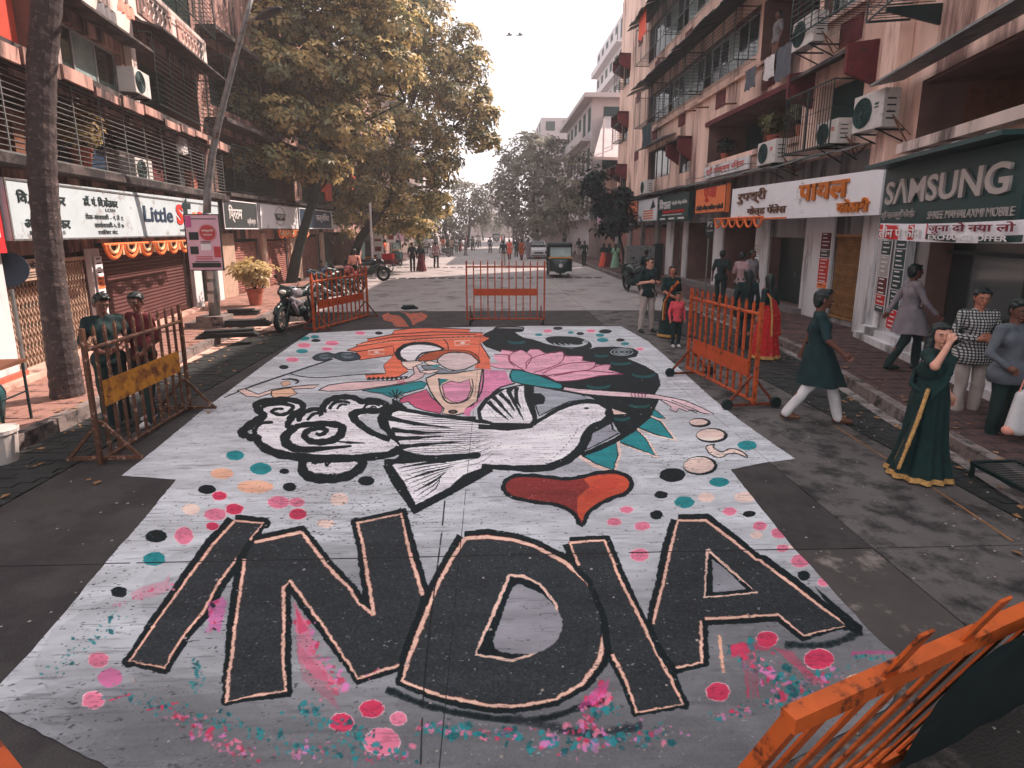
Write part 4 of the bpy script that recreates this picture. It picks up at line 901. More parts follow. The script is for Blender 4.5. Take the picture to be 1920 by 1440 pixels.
hood_window(RB, 12.75, 14.2, 4.9, 6.2, .6, glass=True)
window(RB, 7.6, 11.4, 5.0, 6.5, .2, 4, 'dark_metal')
eave(RB, 7.3, 12.2, 6.75, .7, .04, .2, 'grey_metal')
b = MB(); b.b2((16.0, -.10, 6.35), (23.2, 0, 6.5)); b.b2((15.9, -.04, 6.5), (23.3, 0, 6.54)); b.build('balcony_trim', 'maroon', RB)
b = MB(); b.b2((16.2, -.08, 4.78), (23.0, .1, 4.95)); b.build('balcony_sill', 'pink_plaster', RB)
for u in (18.9, 20.6, 21.9): b = MB(); b.b2((u, .9, 4.96), (u + .1, 1.1, 6.34)); b.build('door_post', 'wood', RB)
b = MB(); b.b2((19.1, 1.0, 4.96), (20.5, 1.05, 6.2)); b.build('balcony_door', 'wood', RB)
# first floor hooded cage with the air conditioner
b = MB(); b.add([(23.5, 0, 6.45), (25.9, 0, 6.45), (25.9, -.66, 6.25), (23.5, -.66, 6.2), (23.5, 0, 6.53), (25.9, 0, 6.53), (25.9, -.66, 6.33), (23.5, -.66, 6.28)], [(0, 3, 2, 1), (4, 5, 6, 7), (2, 3, 7, 6), (1, 2, 6, 5), (0, 4, 7, 3), (0, 1, 5, 4)]); b.build('hood', 'concrete_ledge', RB)
for u in (23.42, 25.9):
    q = MB(); q.prism([(0, 0), (0, .001)], 0, 1) if False else q.add([(u, 0, 6.5), (u + .09, 0, 6.5), (u + .09, -.7, 6.4), (u, -.7, 6.4), (u, 0, 5.55), (u + .09, 0, 5.55), (u + .09, -.7, 5.8), (u, -.7, 5.8)], [(0, 1, 2, 3), (4, 7, 6, 5), (0, 4, 5, 1), (3, 2, 6, 7), (0, 3, 7, 4), (1, 5, 6, 2)])
    q.build('hood_cheek', 'maroon', RB)
cage(RB, 23.6, 25.7, 4.35, 5.75, .75, .8, True); b = MB()
for k in range(20): b.bar((23.6 + k * .11, -.75, 4.35), (23.6 + k * .11, -.75, 5.75), .014)
b.build('upright_bars', 'dark_metal', RB)
# second floor: a run of cages under a ragged sheet awning, an open balcony, the near cage
for (a, c) in ((7.3, 10.4), (10.5, 15.1), (15.2, 19.9)): cage(RB, a, c, 7.75, 9.3, .75, .12)
cage(RB, 23.7, 26.5, 7.15, 9.5, .85, .13); b = MB()
for k in range(10): b.bar((23.7 + k * .31, -.85, 7.15), (23.7 + k * .31, -.85, 9.5), .014)
b.build('upright_bars', 'dark_metal', RB)
for (a, c) in ((6.9, 10.6), (10.5, 20.3)): eave(RB, a, c, 9.85, 1.15, .03, .42, 'dark_metal', wavy=.05)
eave(RB, 20.3, 23.6, 9.7, 1.1, .03, .35, 'dark_metal', wavy=.04)
for (a, c, n) in ((7.5, 10.2, 3), (10.8, 14.8, 5), (15.6, 19.6, 5)): window(RB, a, c, 7.95, 9.3, .2, n, 'aluminium', panes=[RNG.choice(['glass_dark', 'glass_pale', 'glass_dark']) for _ in range(n)])
window(RB, 23.7, 26.3, 7.65, 9.25, .2, 4, 'aluminium', panes=['glass_dark', 'glass_pale', 'glass_pale', 'glass_dark'])
b = MB(); b.b2((7.0, -.14, 7.42), (26.6, -.002, 7.52)); b.build('string_course', 'pink_plaster', RB)
for (a, c) in ((7.0, 12.0), (12.2, 18.6)): cage(RB, a, c, 10.95, 12.7, .75, .13)
window(RB, 7.2, 11.8, 11.15, 12.75, .2, 5, 'aluminium', panes=['glass_dark', 'glass_pale', 'glass_dark', 'glass_pale', 'glass_dark']); window(RB, 12.5, 18.5, 11.15, 12.75, .2, 6, 'aluminium', panes=['glass_pale', 'glass_dark', 'glass_pale', 'glass_dark', 'glass_pale', 'glass_dark'])
eave(RB, 6.6, 18.8, 13.25, 1.15, .03, .45, 'dark_metal', wavy=.05); eave(RB, 19.2, 26.5, 13.1, 1.0, .03, .4, 'dark_metal', wavy=.05); cage(RB, 19.6, 26.2, 10.9, 12.7, .7, .13)
for (u, z) in ((12.9, 6.95), (17.2, 6.85), (20.9, 6.68), (8.6, 7.0), (13.2, 10.2), (8.6, 10.3), (5.0, 6.4), (5.0, 9.6), (5.0, 12.6), (24.9, 6.72)):
    q = MB(); q.b2((u - .42, -.035, z), (u + .42, 0, z + .55)); q.build('painted_panel', 'maroon', RB)
for (u, z) in ((16.0, 7.1), (18.6, 6.7), (10.2, 10.5), (14.6, 7.25), (25.8, 6.3)):
    q = MB(); q.tube([(u, 0, z), (u, -.5, z - .02)], .03, 8); q.build('drain_spout', 'letter_brown', RB)
# ground floor of the block: doors, shutters and pillars
for (a, c) in ((1.0, 3.6), (4.2, 6.6), (7.0, 9.4), (10.0, 11.5)): shutter(RB, a + .08, c - .08, .17, 2.6, .14, 'shutter')
shutter(RB, 12.8, 13.8, .37, 2.85, .3, 'shutter')
lattice_gate(RB, 25.25, 26.6, .32, 2.25, .02, 'gate_gold', 18, 4, .026)
for (a, c, m_) in ((11.6, 12.6, 'white_plaster'), (14.0, 14.5, 'white_plaster'), (17.5, 18.3, 'white_plaster'), (20.95, 21.8, 'white_plaster'), (23.85, 25.12, 'white_plaster')):
    b = MB(); b.b2((a, -.05, .15), (c, 0, 2.82)); b.build('pillar_cladding', m_, RB)
b = MB(); b.b2((12.6, -.35, .15), (20.9, -.02, .38)); b.b2((21.8, -.3, .15), (24.0, -.02, .3)); b.build('step', 'plinth', RB)
b = MB(); b.b2((21.93, .3, .3), (23.7, .36, 2.18)); b.build('dark_door', 'black_paint', RB); b = MB(); b.b2((21.9, .26, .27), (23.74, .29, .31)); b.b2((22.9, .26, 1.1), (22.94, .29, 1.2)); b.build('door_bolt', 'steel', RB)
b = MB()
for k in range(6): b.b2((18.45, 1.2 + k * .3, .6 + k * .3), (18.8, 1.25 + k * .3, .85 + k * .3))
b.build('shop_display', 'sign_red', RB)
b = MB(); b.b2((.0, -.75, 4.12), (15.4, -.02, 4.2)); b.build('shop_ledge', 'concrete_ledge', RB); eave(RB, 15.2, 26.65, 4.32, .75, .03, .22, 'grey_metal', name='shop_canopy', wavy=.03)
b = MB(); b.tube([(0 + k * 1.0, -.78, 4.1 + .05 * math.sin(k * 1.3)) for k in range(27)], .014, 5); b.tube([(15.2 + k * .8, -.5, 4.4 + .05 * math.sin(k * 2)) for k in range(14)], .012, 5); b.build('cable', 'dark_metal', RB)
# ---- right: the nearer pink building
RA = WA.thing('corner_building', 'pink plastered building with a deep balcony above the mobile phone shop', 'building', 0)
holesA = [(1.35, 7.4, 4.0, 5.15, 2.4), (2.45, 7.4, .3, 2.45, 2.5)]
facade(RA, 0, 7.6, 3.7, 16.0, holesA[:1], 'pink_plaster', y=.15); facade(RA, 0, 7.6, 0, 3.7, holesA[1:], 'grey_render', y=.15, name='ground_floor_wall'); shell(RA, .02, 7.6, 16.0, 9, 'pink_plaster')
b = MB(); b.b2((.0, -.12, 3.7), (.75, .14, 16.0)); b.build('corner_pier', 'pink_plaster', RA); b = MB(); b.b2((.02, -.10, 0), (.75, .14, 3.69)); b.build('lower_pier', 'white_plaster', RA)
b = MB(); b.b2((1.36, 2.35, 4.01), (7.39, 2.5, 5.14)); b.build('inner_wall', 'recess_shade', RA)
for (a, c) in ((2.7, 3.7), (4.0, 6.4)):
    q = MB(); q.b2((a, 2.30, 4.05), (c, 2.345, 4.8)); q.build('dark_window', 'unlit_dark', RA)
b = MB(); b.b2((1.40, .9, 4.02), (1.46, 2.3, 5.09)); b.build('inner_door', 'wood', RA)
b = MB(); b.b2((1.2, -.10, 3.86), (7.5, .14, 4.04)); b.build('balcony_coping', 'pale_plaster', RA)
eave(RA, .9, 7.6, 5.28, .6, .04, .1, 'grey_metal', name='sloping_awning')
b = MB(); b.b2((1.36, .2, 5.10), (7.38, 2.3, 5.145)); b.build('balcony_ceiling', 'recess_shade', RA)
for k in range(4):
    u = 1.7 + k * 1.3; q = MB(); q.add([(u, .14, 6.0), (u + .06, .14, 6.0), (u + .06, -.75, 6.28), (u, -.75, 6.28), (u, .14, 6.35), (u + .06, .14, 6.35), (u + .06, -.75, 6.35), (u, -.75, 6.35)], [(0, 1, 2, 3), (4, 7, 6, 5), (3, 2, 6, 7), (0, 3, 7, 4), (1, 5, 6, 2)]); q.build('ledge_bracket', 'dark_metal', RA)
cage(RA, .9, 7.4, 6.37, 8.6, .78, .14); b = MB(); b.b2((.9, -.02, 6.8), (7.4, .14, 8.6)); b.build('upper_window_band', 'unlit_dark', RA)
b = MB(); b.b2((.75, -.2, .15), (7.6, .14, .42)); b.b2((.75, -.32, .15), (7.6, -.2, .28)); b.build('step', 'white_plaster', RA)
b = MB(); b.b2((2.5, .5, .42), (7.4, .56, 2.4)); b.build('glass_front', 'glass_dark', RA); b = MB(); b.b2((4.6, .42, .42), (4.68, .49, 2.4)); b.b2((2.5, .42, 2.0), (7.4, .48, 2.06)); b.build('shop_door_frame', 'dark_metal', RA)
b = MB(); b.b2((.76, -.03, .42), (2.0, .12, 2.6)); b.build('pillar_cladding', 'white_plaster', RA)
text('SCHOOL OF', 'letter_white', RA, 5.6, 1.2, h=.01) if False else None
# unseen block added behind the camera to shade the near street
RC = thing('shade_block', 'added unseen block behind the camera that shades the near street', 'building', (9.0, -6, 0)); b = MB(); b.b2((-2.6, -12, 0), (4, 10.3, 16)); b.build('wall', 'grey_render', RC)
# ---- signs on the right
def fit(t, W, ow, oh, L, R, out, dd=.14):
    (a0, at), (a1, ab), (b0, bt), (b1, bb) = W.px(L[0], L[1], out), W.px(L[0], L[2], out), W.px(R[0], R[1], out), W.px(R[0], R[2], out)
    u0, u1, z1, z0 = (a0 + a1) / 2, (b0 + b1) / 2, (at + bt) / 2, (ab + bb) / 2
    t.location = W.at(u0, z0, out - dd); t.scale = ((u1 - u0) / ow, 1, (z1 - z0) / oh)
s1 = sign_board(WA, .55, 5.2, 2.42, 3.78, .55, 'sign_teal', 'dark teal SAMSUNG sign over the mobile phone shop', d=.3, slope=-.06)
text('SΛMSUNG', 'letter_silver', s1, .22, .60, w=4.15, h=.47, y=-.31, depth=.05, bold=.022)
text('SHREE MAHALAXMI MOBILE', 'letter_silver', s1, 2.1, .29, w=2.45, h=.13, y=-.31, depth=.02)
text('श्री महालक्ष्मी मोबाईल', 'letter_silver', s1, .1, .30, w=1.5, h=.19, y=-.31, depth=.02)
for k in range(5):
    b = MB(); b.box((.45 + k * .95, -.5, 1.42), (.22, .09, .035)); b.build('spot_lamp', 'letter_silver', s1)
b = MB(); b.b2((-.05, -.62, 1.33), (4.7, 0, 1.40)); b.build('sign_hood', 'sign_teal', s1)
fit(s1, WA, 4.65, 1.36, (1655, 292, 438), (1915, 290, 450), .85, .31)
bn = thing('banner', 'red and white Hindi phone loan banner with EXCHANGE OFFER strip under the dark teal sign', 'banner', WA.at(.35, 2.18, .92), WA.rz)
def wavy_sheet(parent, u0, u1, z0, z1, m, name, y=0.0, sag=.04, n=14):
    V = []; F = []
    for i in range(n + 1):
        u = u0 + (u1 - u0) * i / n; dy = .02 * math.sin(i * 1.1); s_ = -sag * math.sin(math.pi * i / n)
        V += [(u, y + dy, z0 + s_), (u, y + dy, z1 + s_), (u, y + dy + .004, z0 + s_), (u, y + dy + .004, z1 + s_)]
        if i: o = (i - 1) * 4; F += [(o, o + 4, o + 5, o + 1), (o + 2, o + 3, o + 7, o + 6)]
    b = MB(); b.add(V, F); return b.build(name, m, parent)
wavy_sheet(bn, 0, 5.3, 0, .42, 'sign_white', 'sheet'); wavy_sheet(bn, .03, 2.3, .03, .39, 'sign_red', 'red_field', -.006); wavy_sheet(bn, 2.3, 5.27, .02, .15, 'sign_teal', 'dark_field', -.006)
text('लोन पे फोन', 'letter_white', bn, .12, .04, w=2.05, h=.30, y=-.035, depth=.006, bold=.018); text('जुना दो नया लो', 'letter_maroon', bn, 2.45, .15, w=2.7, h=.24, y=-.035, depth=.006, bold=.018); text('EXCHANGE OFFER', 'letter_white', bn, 2.5, .02, w=2.5, h=.11, y=-.035, depth=.006, bold=.02)
fit(bn, WA, 5.3, .42, (1650, 410, 440), (1919, 425, 468), 1.05, 0)
s2 = sign_board(WB, 19.45, 26.6, 2.78, 3.92, .62, 'sign_white', 'long white sign board with brown and golden Hindi letters over two jewellery shops', d=.2, slope=-.12)
text('रुपश्री', 'letter_brown', s2, .45, .55, w=1.9, h=.48, y=-.21, depth=.05, bold=.018); text('गोल्ड पॅलेस', 'letter_brown', s2, 1.2, .10, w=2.3, h=.36, y=-.21, depth=.04, bold=.02)
text('पायल', 'letter_gold', s2, 4.1, .45, w=2.0, h=.46, y=-.21, depth=.07, bold=.03); text('कोठारी', 'letter_gold', s2, 5.75, .08, w=1.1, h=.34, y=-.21, depth=.06, bold=.04)
b = MB(); b.b2((0, -.206, .0), (3.55, -.2, .05)); b.build('orange_edge', 'letter_orange', s2)
fit(s2, WB, 7.15, 1.14, (1372, 347, 408), (1652, 320, 412), .82, .2)
s3 = sign_board(WB, 16.0, 19.2, 3.05, 4.0, .55, 'sign_orange', 'small orange sign with red and black Hindi letters between the dark and the white boards', 'dark_metal', d=.14)
text('पूजा', 'letter_red', s3, .95, .40, w=1.3, h=.5, y=-.15, depth=.02, bold=.018); text('इंपोर्टेड अ‍ॅण्ड इमिटेशन ज्वेलरी', 'letter_black', s3, .2, .08, w=2.8, h=.24, y=-.15, depth=.02, bold=.02)
fit(s3, WB, 3.2, .95, (1304, 350, 398), (1361, 349, 402), .69)
s4 = sign_board(WB, 10.95, 15.3, 2.85, 4.0, .5, 'sign_teal', 'dark optician sign with white Hindi and red English letters on the right', 'dark_metal', d=.14)
text('िवशाल', 'letter_white', s4, .25, .55, w=1.7, h=.45, y=-.15, depth=.02, bold=.02); text('ऑप्टिक अ‍ॅण्ड फोटोज', 'letter_white', s4, 2.1, .66, w=2.0, h=.2, y=-.15, depth=.02)
text('VISHAL OPTICS & PHOTOS', 'letter_red', s4, .8, .36, w=3.0, h=.13, y=-.15, depth=.02, bold=.02)
b = MB(); b.b2((.7, -.146, .28), (3.5, -.14, .31)); b.build('white_line', 'letter_white', s4)
for k in range(3): b = MB(); b.b2((.4 + k * 1.3, -.146, .1), (1.2 + k * 1.3, -.14, .17)); b.build('small_print_band', 'letter_white', s4)
fit(s4, WB, 4.35, 1.15, (1234, 370, 415), (1292, 358, 416), .64)
s5 = sign_board(WB, 6.8, 10.8, 2.85, 4.05, .5, 'sign_white', 'faded white and pink sign panel left of the dark optician sign', 'grey_metal', d=.12)
for k in range(4): b = MB(); b.b2((1.2, -.126, .12 + k * .13), (3.2, -.12, .19 + k * .13)); b.build('pink_line', 'letter_orange', s5)
b = MB(); b.prism([(2.6, .6), (3.6, .7), (3.1, 1.1)], -.13, -.12); b.build('dark_wedge', 'letter_black', s5)
fit(s5, WB, 4.0, 1.2, (1196, 375, 415), (1232, 370, 415), .62)
s6 = sign_board(WB, 3.6, 6.6, 2.85, 3.9, .45, 'sign_orange', 'far faded orange shop sign by the dark hanging tree', 'grey_metal', d=.12)
fit(s6, WB, 3.0, 1.05, (1172, 380, 412), (1194, 376, 413), .57)
s7 = thing('name_plate', 'pale name board with Hindi letters below the first floor balcony', 'name board', WB.at(16.4, 4.36, .12), WB.rz)
b = MB(); b.b2((0, -.05, 0), (3.9, 0, .42)); b.build('board', 'white_plaster', s7); text('श्री रामकृष्ण निवास', 'letter_red', s7, .25, .06, w=3.3, h=.32, y=-.055, depth=.01, bold=.01)
# posters and small plates beside the doors
def poster(W, u0, u1, z0, z1, out, bands, label, name='poster', cat='poster'):
    t = W.thing(name, label, cat, u0, z0, out); w, h = u1 - u0, z1 - z0; b = MB(); b.b2((0, -.012, 0), (w, 0, h)); b.build('sheet', 'sign_white', t)
    z = h
    for (fr, m_) in bands:
        b = MB(); b.b2((.015, -.016, z - fr * h + .008), (w - .015, -.012, z - .008)); b.build('printed_band', m_, t)
        for k in range(max(1, int(fr * h / .09))):
            q = MB(); q.b2((w * .18, -.019, z - .06 - k * .09), (w * RNG.uniform(.55, .85), -.016, z - .035 - k * .09)); q.build('print_line', 'letter_white' if m_ not in ('sign_white', 'sign_orange') else 'letter_black', t)
        z -= fr * h
    return t
poster(WB, 24.65, 25.1, .95, 2.35, .06, [(.3, 'maroon'), (.15, 'sign_grey'), (.45, 'letter_red'), (.1, 'sign_orange')], 'tall red and dark price poster between the dark door and the lattice gate')
poster(WA, 1.0, 1.45, .75, 2.2, .05, [(.2, 'sign_teal'), (.3, 'letter_silver'), (.25, 'maroon'), (.15, 'letter_red'), (.1, 'sign_grey')], 'tall poster strip with food pictures left of the phone shop entrance')
poster(WA, 1.65, 2.1, .5, 2.45, .06, [(.2, 'sign_teal'), (.2, 'sign_teal'), (.2, 'sign_teal'), (.2, 'sign_teal'), (.2, 'sign_red')], 'dark teal panelled poster strip at the phone shop entrance')
poster(WB, 21.0, 21.35, .8, 2.0, .06, [(.3, 'letter_silver'), (.4, 'sign_white'), (.3, 'letter_silver')], 'pale notice strip on the pillar beside the dark shop door')
# garlands (torans)
def garland(W, u0, u1, z, out, n, h, label, m='garland', two=True):
    t = W.thing('door_garland', label, 'garland', u0, z, out); w = (u1 - u0) / n
    b = MB(); b.tube([(0, 0, 0), (u1 - u0, 0, 0)], .03, 6); b.build('top_string', m, t)
    for k in range(n):
        b = MB(); c = (k + .5) * w
        b.tube([(c + w * .42 * math.cos(a), 0, -h * math.sin(a) * 1.0) for a in [math.pi * j / 10 for j in range(11)]], .035, 6); b.build('loop', m, t)
        if two:
            q = MB(); q.tube([(c + w * .25 * math.cos(a), -.01, -h * .62 * math.sin(a)) for a in [math.pi * j / 8 for j in range(9)]], .03, 6); q.build('inner_loop', 'garland_pale', t)
            q = MB(); q.tube([(c + w * .5, 0, 0), (c + w * .5, 0, -h * .8)], [.02, .035], 6); q.build('tassel', 'garland_pale', t)
    return t
garland(WB, 19.5, 23.0, 2.78, .84, 6, .28, 'orange toran of six flower loops under the white jewellery sign', two=False)

# ---- left: the near block over the baby shop
LA = WL.thing('old_building', 'weathered pink building with caged balconies above the white shop signs on the left', 'building', 0)
holesL = [(3.3, 5.85, .15, 2.0, .35), (6.3, 11.2, .18, 2.15, .3), (11.9, 13.3, .15, 2.1, .3), (2.2, 13.4, 3.55, 4.85, 1.3), (5.9, 8.5, 5.35, 6.25, .35), (9.0, 13.4, 5.35, 6.9, .9), (1.0, 5.4, 5.3, 7.2, .6)]
facade(LA, -3, 13.84, 0, 14.5, holesL, 'old_plaster'); shell(LA, -3, 13.84, 14.5, 8)
b = MB(); b.b2((-3, -.55, 3.36), (13.8, -.01, 3.5)); b.build('balcony_slab', 'concrete_ledge', LA)
b = MB(); b.b2((-3, -.7, 4.95), (13.8, -.01, 5.05)); b.build('second_floor_ledge', 'concrete_ledge', LA)
for k in range(16): b = MB() if k == 0 else b; b.box((-2 + k * 1.0, -.72, 4.9 + .05 * math.sin(k * 2.1)), (.9, .06, RNG.uniform(.12, .26)))
b.build('broken_ledge_edge', 'old_plaster', LA)
b = MB(); b.b2((-3, -.12, 5.05), (5.5, -.01, 5.32)); b.b2((8.7, -.14, 5.06), (8.95, 0, 8.8)); b.b2((5.55, -.14, 5.06), (5.8, 0, 8.8)); b.build('facade_band', 'pale_plaster', LA)
b = MB(); b.b2((1.0, .3, 5.3), (5.4, .5, 7.2)); b.build('red_room_wall', 'red_plaster', LA)
cage(LA, 1.5, 13.5, 3.52, 4.85, .5, .09, False, 'grey_metal')
window(LA, 5.9, 8.5, 5.35, 6.25, .15, 3, 'aluminium', panes=['glass_dark', 'glass_pale', 'glass_dark'], t=.04)
eave(LA, 5.75, 8.75, 6.5, .6, .05, .12, 'concrete_ledge', name='window_hood')
eave(LA, 8.9, 13.7, 7.15, .8, .05, .2, 'concrete_ledge', name='window_hood')
b = MB(); b.b2((8.6, -.25, 7.2), (13.8, -.01, 8.1)); b.b2((5.7, -.2, 6.65), (8.55, -.01, 8.0)); b.build('parapet_panel', 'pale_plaster', LA)
for (a, c) in ((9.0, 11.0), (11.4, 13.4)):
    b = MB(); b.b2((a, -.28, 7.3), (c, -.252, 7.95)); q = b.build('carved_panel', 'old_plaster', LA); s_ = MB()
    for k in range(7): x = a + .25 + k * .25; s_.tube([(x, -.29, 7.4), (x + .12, -.29, 7.55), (x + .05, -.29, 7.7), (x + .18, -.29, 7.85)], .02, 5)
    s_.build('scroll_relief', 'pale_plaster', q)
cage(LA, 9.0, 13.6, 8.15, 10.2, .6, .12, False); window(LA, 9.3, 13.3, 8.3, 10.0, -.01, 4, 'dark_metal')
cage(LA, 9.0, 13.5, 5.35, 6.9, .5, .12, False)
for (u, w_, h_, m_) in ((2.6, .8, .5, 'wood'), (4.4, .6, .8, 'wood'), (6.4, 1.0, .45, 'sign_blue'), (8.1, .7, .6, 'plastic_white'), (9.6, .8, .7, 'maroon'), (11.4, .5, 1.0, 'sign_grey'), (12.4, .5, .6, 'terracotta')):
    b = MB(); b.b2((u, .1, 3.56), (u + w_, .5, 3.56 + h_)); b.b2((u + .05, .05, 3.56), (u + w_ * .5, .09, 3.56 + h_ * .7)); b.build('stored_goods', m_, LA)
b = MB(); b.b2((2.2, 1.1, 3.55), (5.0, 1.25, 4.8)); b.build('curtain', 'gate_pale', LA)
for (u0_, u1_) in ((-2.6, 3.2), (5.9, 6.25), (11.25, 11.85), (13.35, 13.8)):
    b = MB(); b.b2((u0_, -.10, .15), (u1_, 0, 2.05)); b.build('pillar_cladding', 'white_plaster', LA)
shutter(LA, 6.35, 11.15, .2, 2.1, .14, 'shutter_dark'); lattice_gate(LA, 3.35, 5.8, .2, 1.85, .02, 'gate_pale', 26, 5, .024)
b = MB()
for k in range(9): b.bar((11.95 + k * .16, .15, .2), (11.95 + k * .16, .15, 2.05), .02)
b.build('barred_door', 'dark_metal', LA)
b = MB(); b.b2((-3, -.5, .15), (5.9, -.11, .24)); b.b2((6.2, -.25, .15), (11.3, -.02, .22)); b.build('step', 'pale_pink', LA)
s8 = sign_board(WL, 3.6, 14.0, 2.18, 3.28, .45, 'sign_pale', 'long white sign board with Marathi names and Little Steps lettering on the left', 'grey_metal', d=.14, slope=.12)
for c in (s8.children or []): pass
text('Little', 'sign_blue', s8, 4.75, .42, w=1.75, h=.42, y=-.15, depth=.01, bold=.018)
text('S', 'letter_red', s8, 6.75, .36, h=.62, w=.5, y=-.15, depth=.01, bold=.04); text('t', 'letter_black', s8, 7.15, .42, h=.78, w=.75, y=-.15, depth=.01, bold=.03); text('e', 'sign_orange', s8, 7.85, .38, h=.4, w=.5, y=-.15, depth=.01, bold=.04); text('p', 'letter_red', s8, 8.4, .12, h=.68, w=.55, y=-.15, depth=.01, bold=.04); text("'s", 'letter_black', s8, 9.0, .38, h=.55, w=.55, y=-.15, depth=.01, bold=.03)
text('made for children', 'letter_black', s8, 6.9, .16, w=1.25, h=.09, y=-.15, depth=.006)
text('िव.न.केतकर', 'letter_black', s8, .25, .68, w=1.35, h=.24, y=-.15, depth=.006, bold=.02); text('आ.मं.केतकर', 'letter_black', s8, .35, .22, w=1.3, h=.24, y=-.15, depth=.006, bold=.02); text('B.A.M.S, D.E.M.S', 'letter_black', s8, .45, .10, w=1.0, h=.08, y=-.15, depth=.006)
text('डॉ. पं. िव.केतकर', 'letter_black', s8, 2.2, .72, w=1.35, h=.22, y=-.15, depth=.006, bold=.02); text('LCEH', 'letter_black', s8, 3.0, .62, w=.4, h=.07, y=-.15, depth=.006)
fit(s8, WL, 10.4, 1.1, (18, 360, 470), (410, 373, 433), .59)
text('वेळ-सकाळी - ९ ते १', 'letter_black', s8, 2.2, .42, w=1.5, h=.14, y=-.15, depth=.006); text('सायंकाळी-५ ते ७', 'letter_black', s8, 2.5, .24, w=1.2, h=.14, y=-.15, depth=.006); text('रविवार बंद', 'letter_black', s8, 2.6, .09, w=.8, h=.12, y=-.15, depth=.006)
s9 = thing('red_sign', 'red sign with black and white scroll print at the left end of the white board', 'shop sign', WL.at(2.6, 2.15, .5), WL.rz)
b = MB(); b.b2((0, -.06, 0), (1.3, 0, 1.2)); b.build('board', 'sign_red', s9); text('की', 'letter_white', s9, .6, .3, w=.5, h=.5, y=-.065, depth=.006, bold=.018)
fit(s9, WL, 1.3, 1.2, (-30, 350, 480), (16, 357, 472), .6)
s10 = thing('doctor_board', 'cream doctor name board behind the palm trunk above the lattice gate', 'name board', WL.at(3.9, 1.72, .3), WL.rz)
b = MB(); b.b2((0, -.03, 0), (2.0, 0, .42)); b.build('board', 'gate_pale', s10); text('िव.न.केतकर', 'letter_black', s10, .3, .22, w=.9, h=.16, y=-.035, depth=.005, bold=.02)
for k in range(3): b = MB(); b.b2((.4, -.034, .05 + k * .05), (1.7, -.03, .07 + k * .05)); b.build('print_line', 'letter_black', s10)
fit(s10, WL, 2.0, .42, (35, 492, 532), (135, 478, 516), .33)
garland(WL, WL.px(192, 448, .62)[0], WL.px(372, 440, .62)[0], 2.14, .62, 7, .26, 'orange and cream toran of looped garlands under the white baby shop sign')
poster(WL, 5.95, 6.22, .6, 1.9, .13, [(.3, 'sign_white'), (.2, 'sign_orange'), (.5, 'sign_white')], 'narrow picture poster on the pillar left of the brown shutter')
# ---- left: the block behind the trees
LB = WM.thing('terrace_building', 'dark shaded building behind the trees with shutters and signs below', 'building', 0)
holesM = [(1.2, 3.5, .15, 2.1, .2), (4.1, 6.6, .15, 2.05, .2), (8.2, 11.2, .15, 2.2, .2), (12, 19, .15, 2.3, 1.5), (.5, 8.0, 3.7, 5.6, .9), (9, 20, 3.7, 5.6, .9), (.5, 8.0, 6.4, 8.2, .9), (9, 20, 6.4, 8.2, .9), (21, 30, .2, 2.4, .8), (21, 30, 3.7, 5.6, .9), (21, 30, 6.4, 8.2, .9)]
facade(LB, 0.02, 32, 0, 12.5, holesM, 'old_plaster'); shell(LB, .02, 32, 12.5, 8)
shutter(LB, 1.3, 3.4, .2, 2.05, .1, 'shutter'); shutter(LB, 4.2, 6.5, .2, 2.0, .1, 'shutter'); shutter(LB, 8.3, 11.1, .2, 2.15, .1, 'shutter')
b = MB(); b.b2((0, -.6, 3.5), (31, -.01, 3.62)); b.b2((0, -.7, 5.8), (31, -.01, 5.92)); b.b2((0, -.6, 8.5), (31, -.01, 8.62)); b.build('balcony_slab', 'concrete_ledge', LB)
for (a, c, z) in ((.6, 7.9, 3.7), (9.1, 19.9, 3.7), (.6, 7.9, 6.4), (9.1, 19.9, 6.4)): cage(LB, a, c, z, z + 1.5, .5, .14, False)
for (a, c) in ((.05, 1.1), (3.6, 4.0), (6.7, 8.1), (11.3, 11.9)): b = MB(); b.b2((a, -.08, .15), (c, 0, 2.3)); b.build('pillar_cladding', 'gate_pale', LB)
for (u, z, h_) in ((9.5, 4.3, 1.1), (13.5, 6.8, 1.0), (10.8, 3.9, .9), (16.5, 4.3, 1.4)):
    q = MB(); q.b2((u, -.62, z), (u + 1.2, -.56, z + h_)); q.build('red_blind', 'red_plaster', LB)
s11 = sign_board(WM, .3, 3.75, 2.42, 3.42, .4, 'sign_grey', 'dark grey jeweller sign with white Marathi letters beside the poster pole', 'sign_white', d=.12)
text('िप्रतम', 'letter_white', s11, .5, .22, w=1.3, h=.62, y=-.125, depth=.008, bold=.02); text('ज्वेलर्स', 'letter_white', s11, 2.3, .12, w=.9, h=.3, y=-.125, depth=.008)
fit(s11, WM, 3.45, 1.0, (420, 375, 428), (483, 380, 431), .54)
s12 = sign_board(WM, 3.95, 8.3, 2.42, 3.4, .4, 'sign_white', 'pale sign with a black bracket emblem between the dark sign and the tree', 'grey_metal', d=.12)
b = MB(); b.tube([(2.1 + .55 * math.cos(a), -.13, .52 + .36 * math.sin(a)) for a in [math.pi * 2 * k / 16 for k in range(17)]], .02, 5); b.build('oval_emblem', 'letter_silver', s12); b = MB(); b.prism([(1.45, .62), (2.75, .62), (2.6, .35), (1.6, .35)], -.135, -.125); b.build('black_emblem', 'letter_black', s12); text('पादुका', 'letter_white', s12, 1.75, .4, w=.8, h=.18, y=-.138, depth=.004)
fit(s12, WM, 4.35, .98, (488, 380, 430), (560, 388, 430), .54)
s13 = sign_board(WM, 9.3, 15.6, 2.45, 3.4, .4, 'sign_blue', 'blue furniture shop sign with a white end panel behind the leaning trunk', 'sign_white', d=.12)
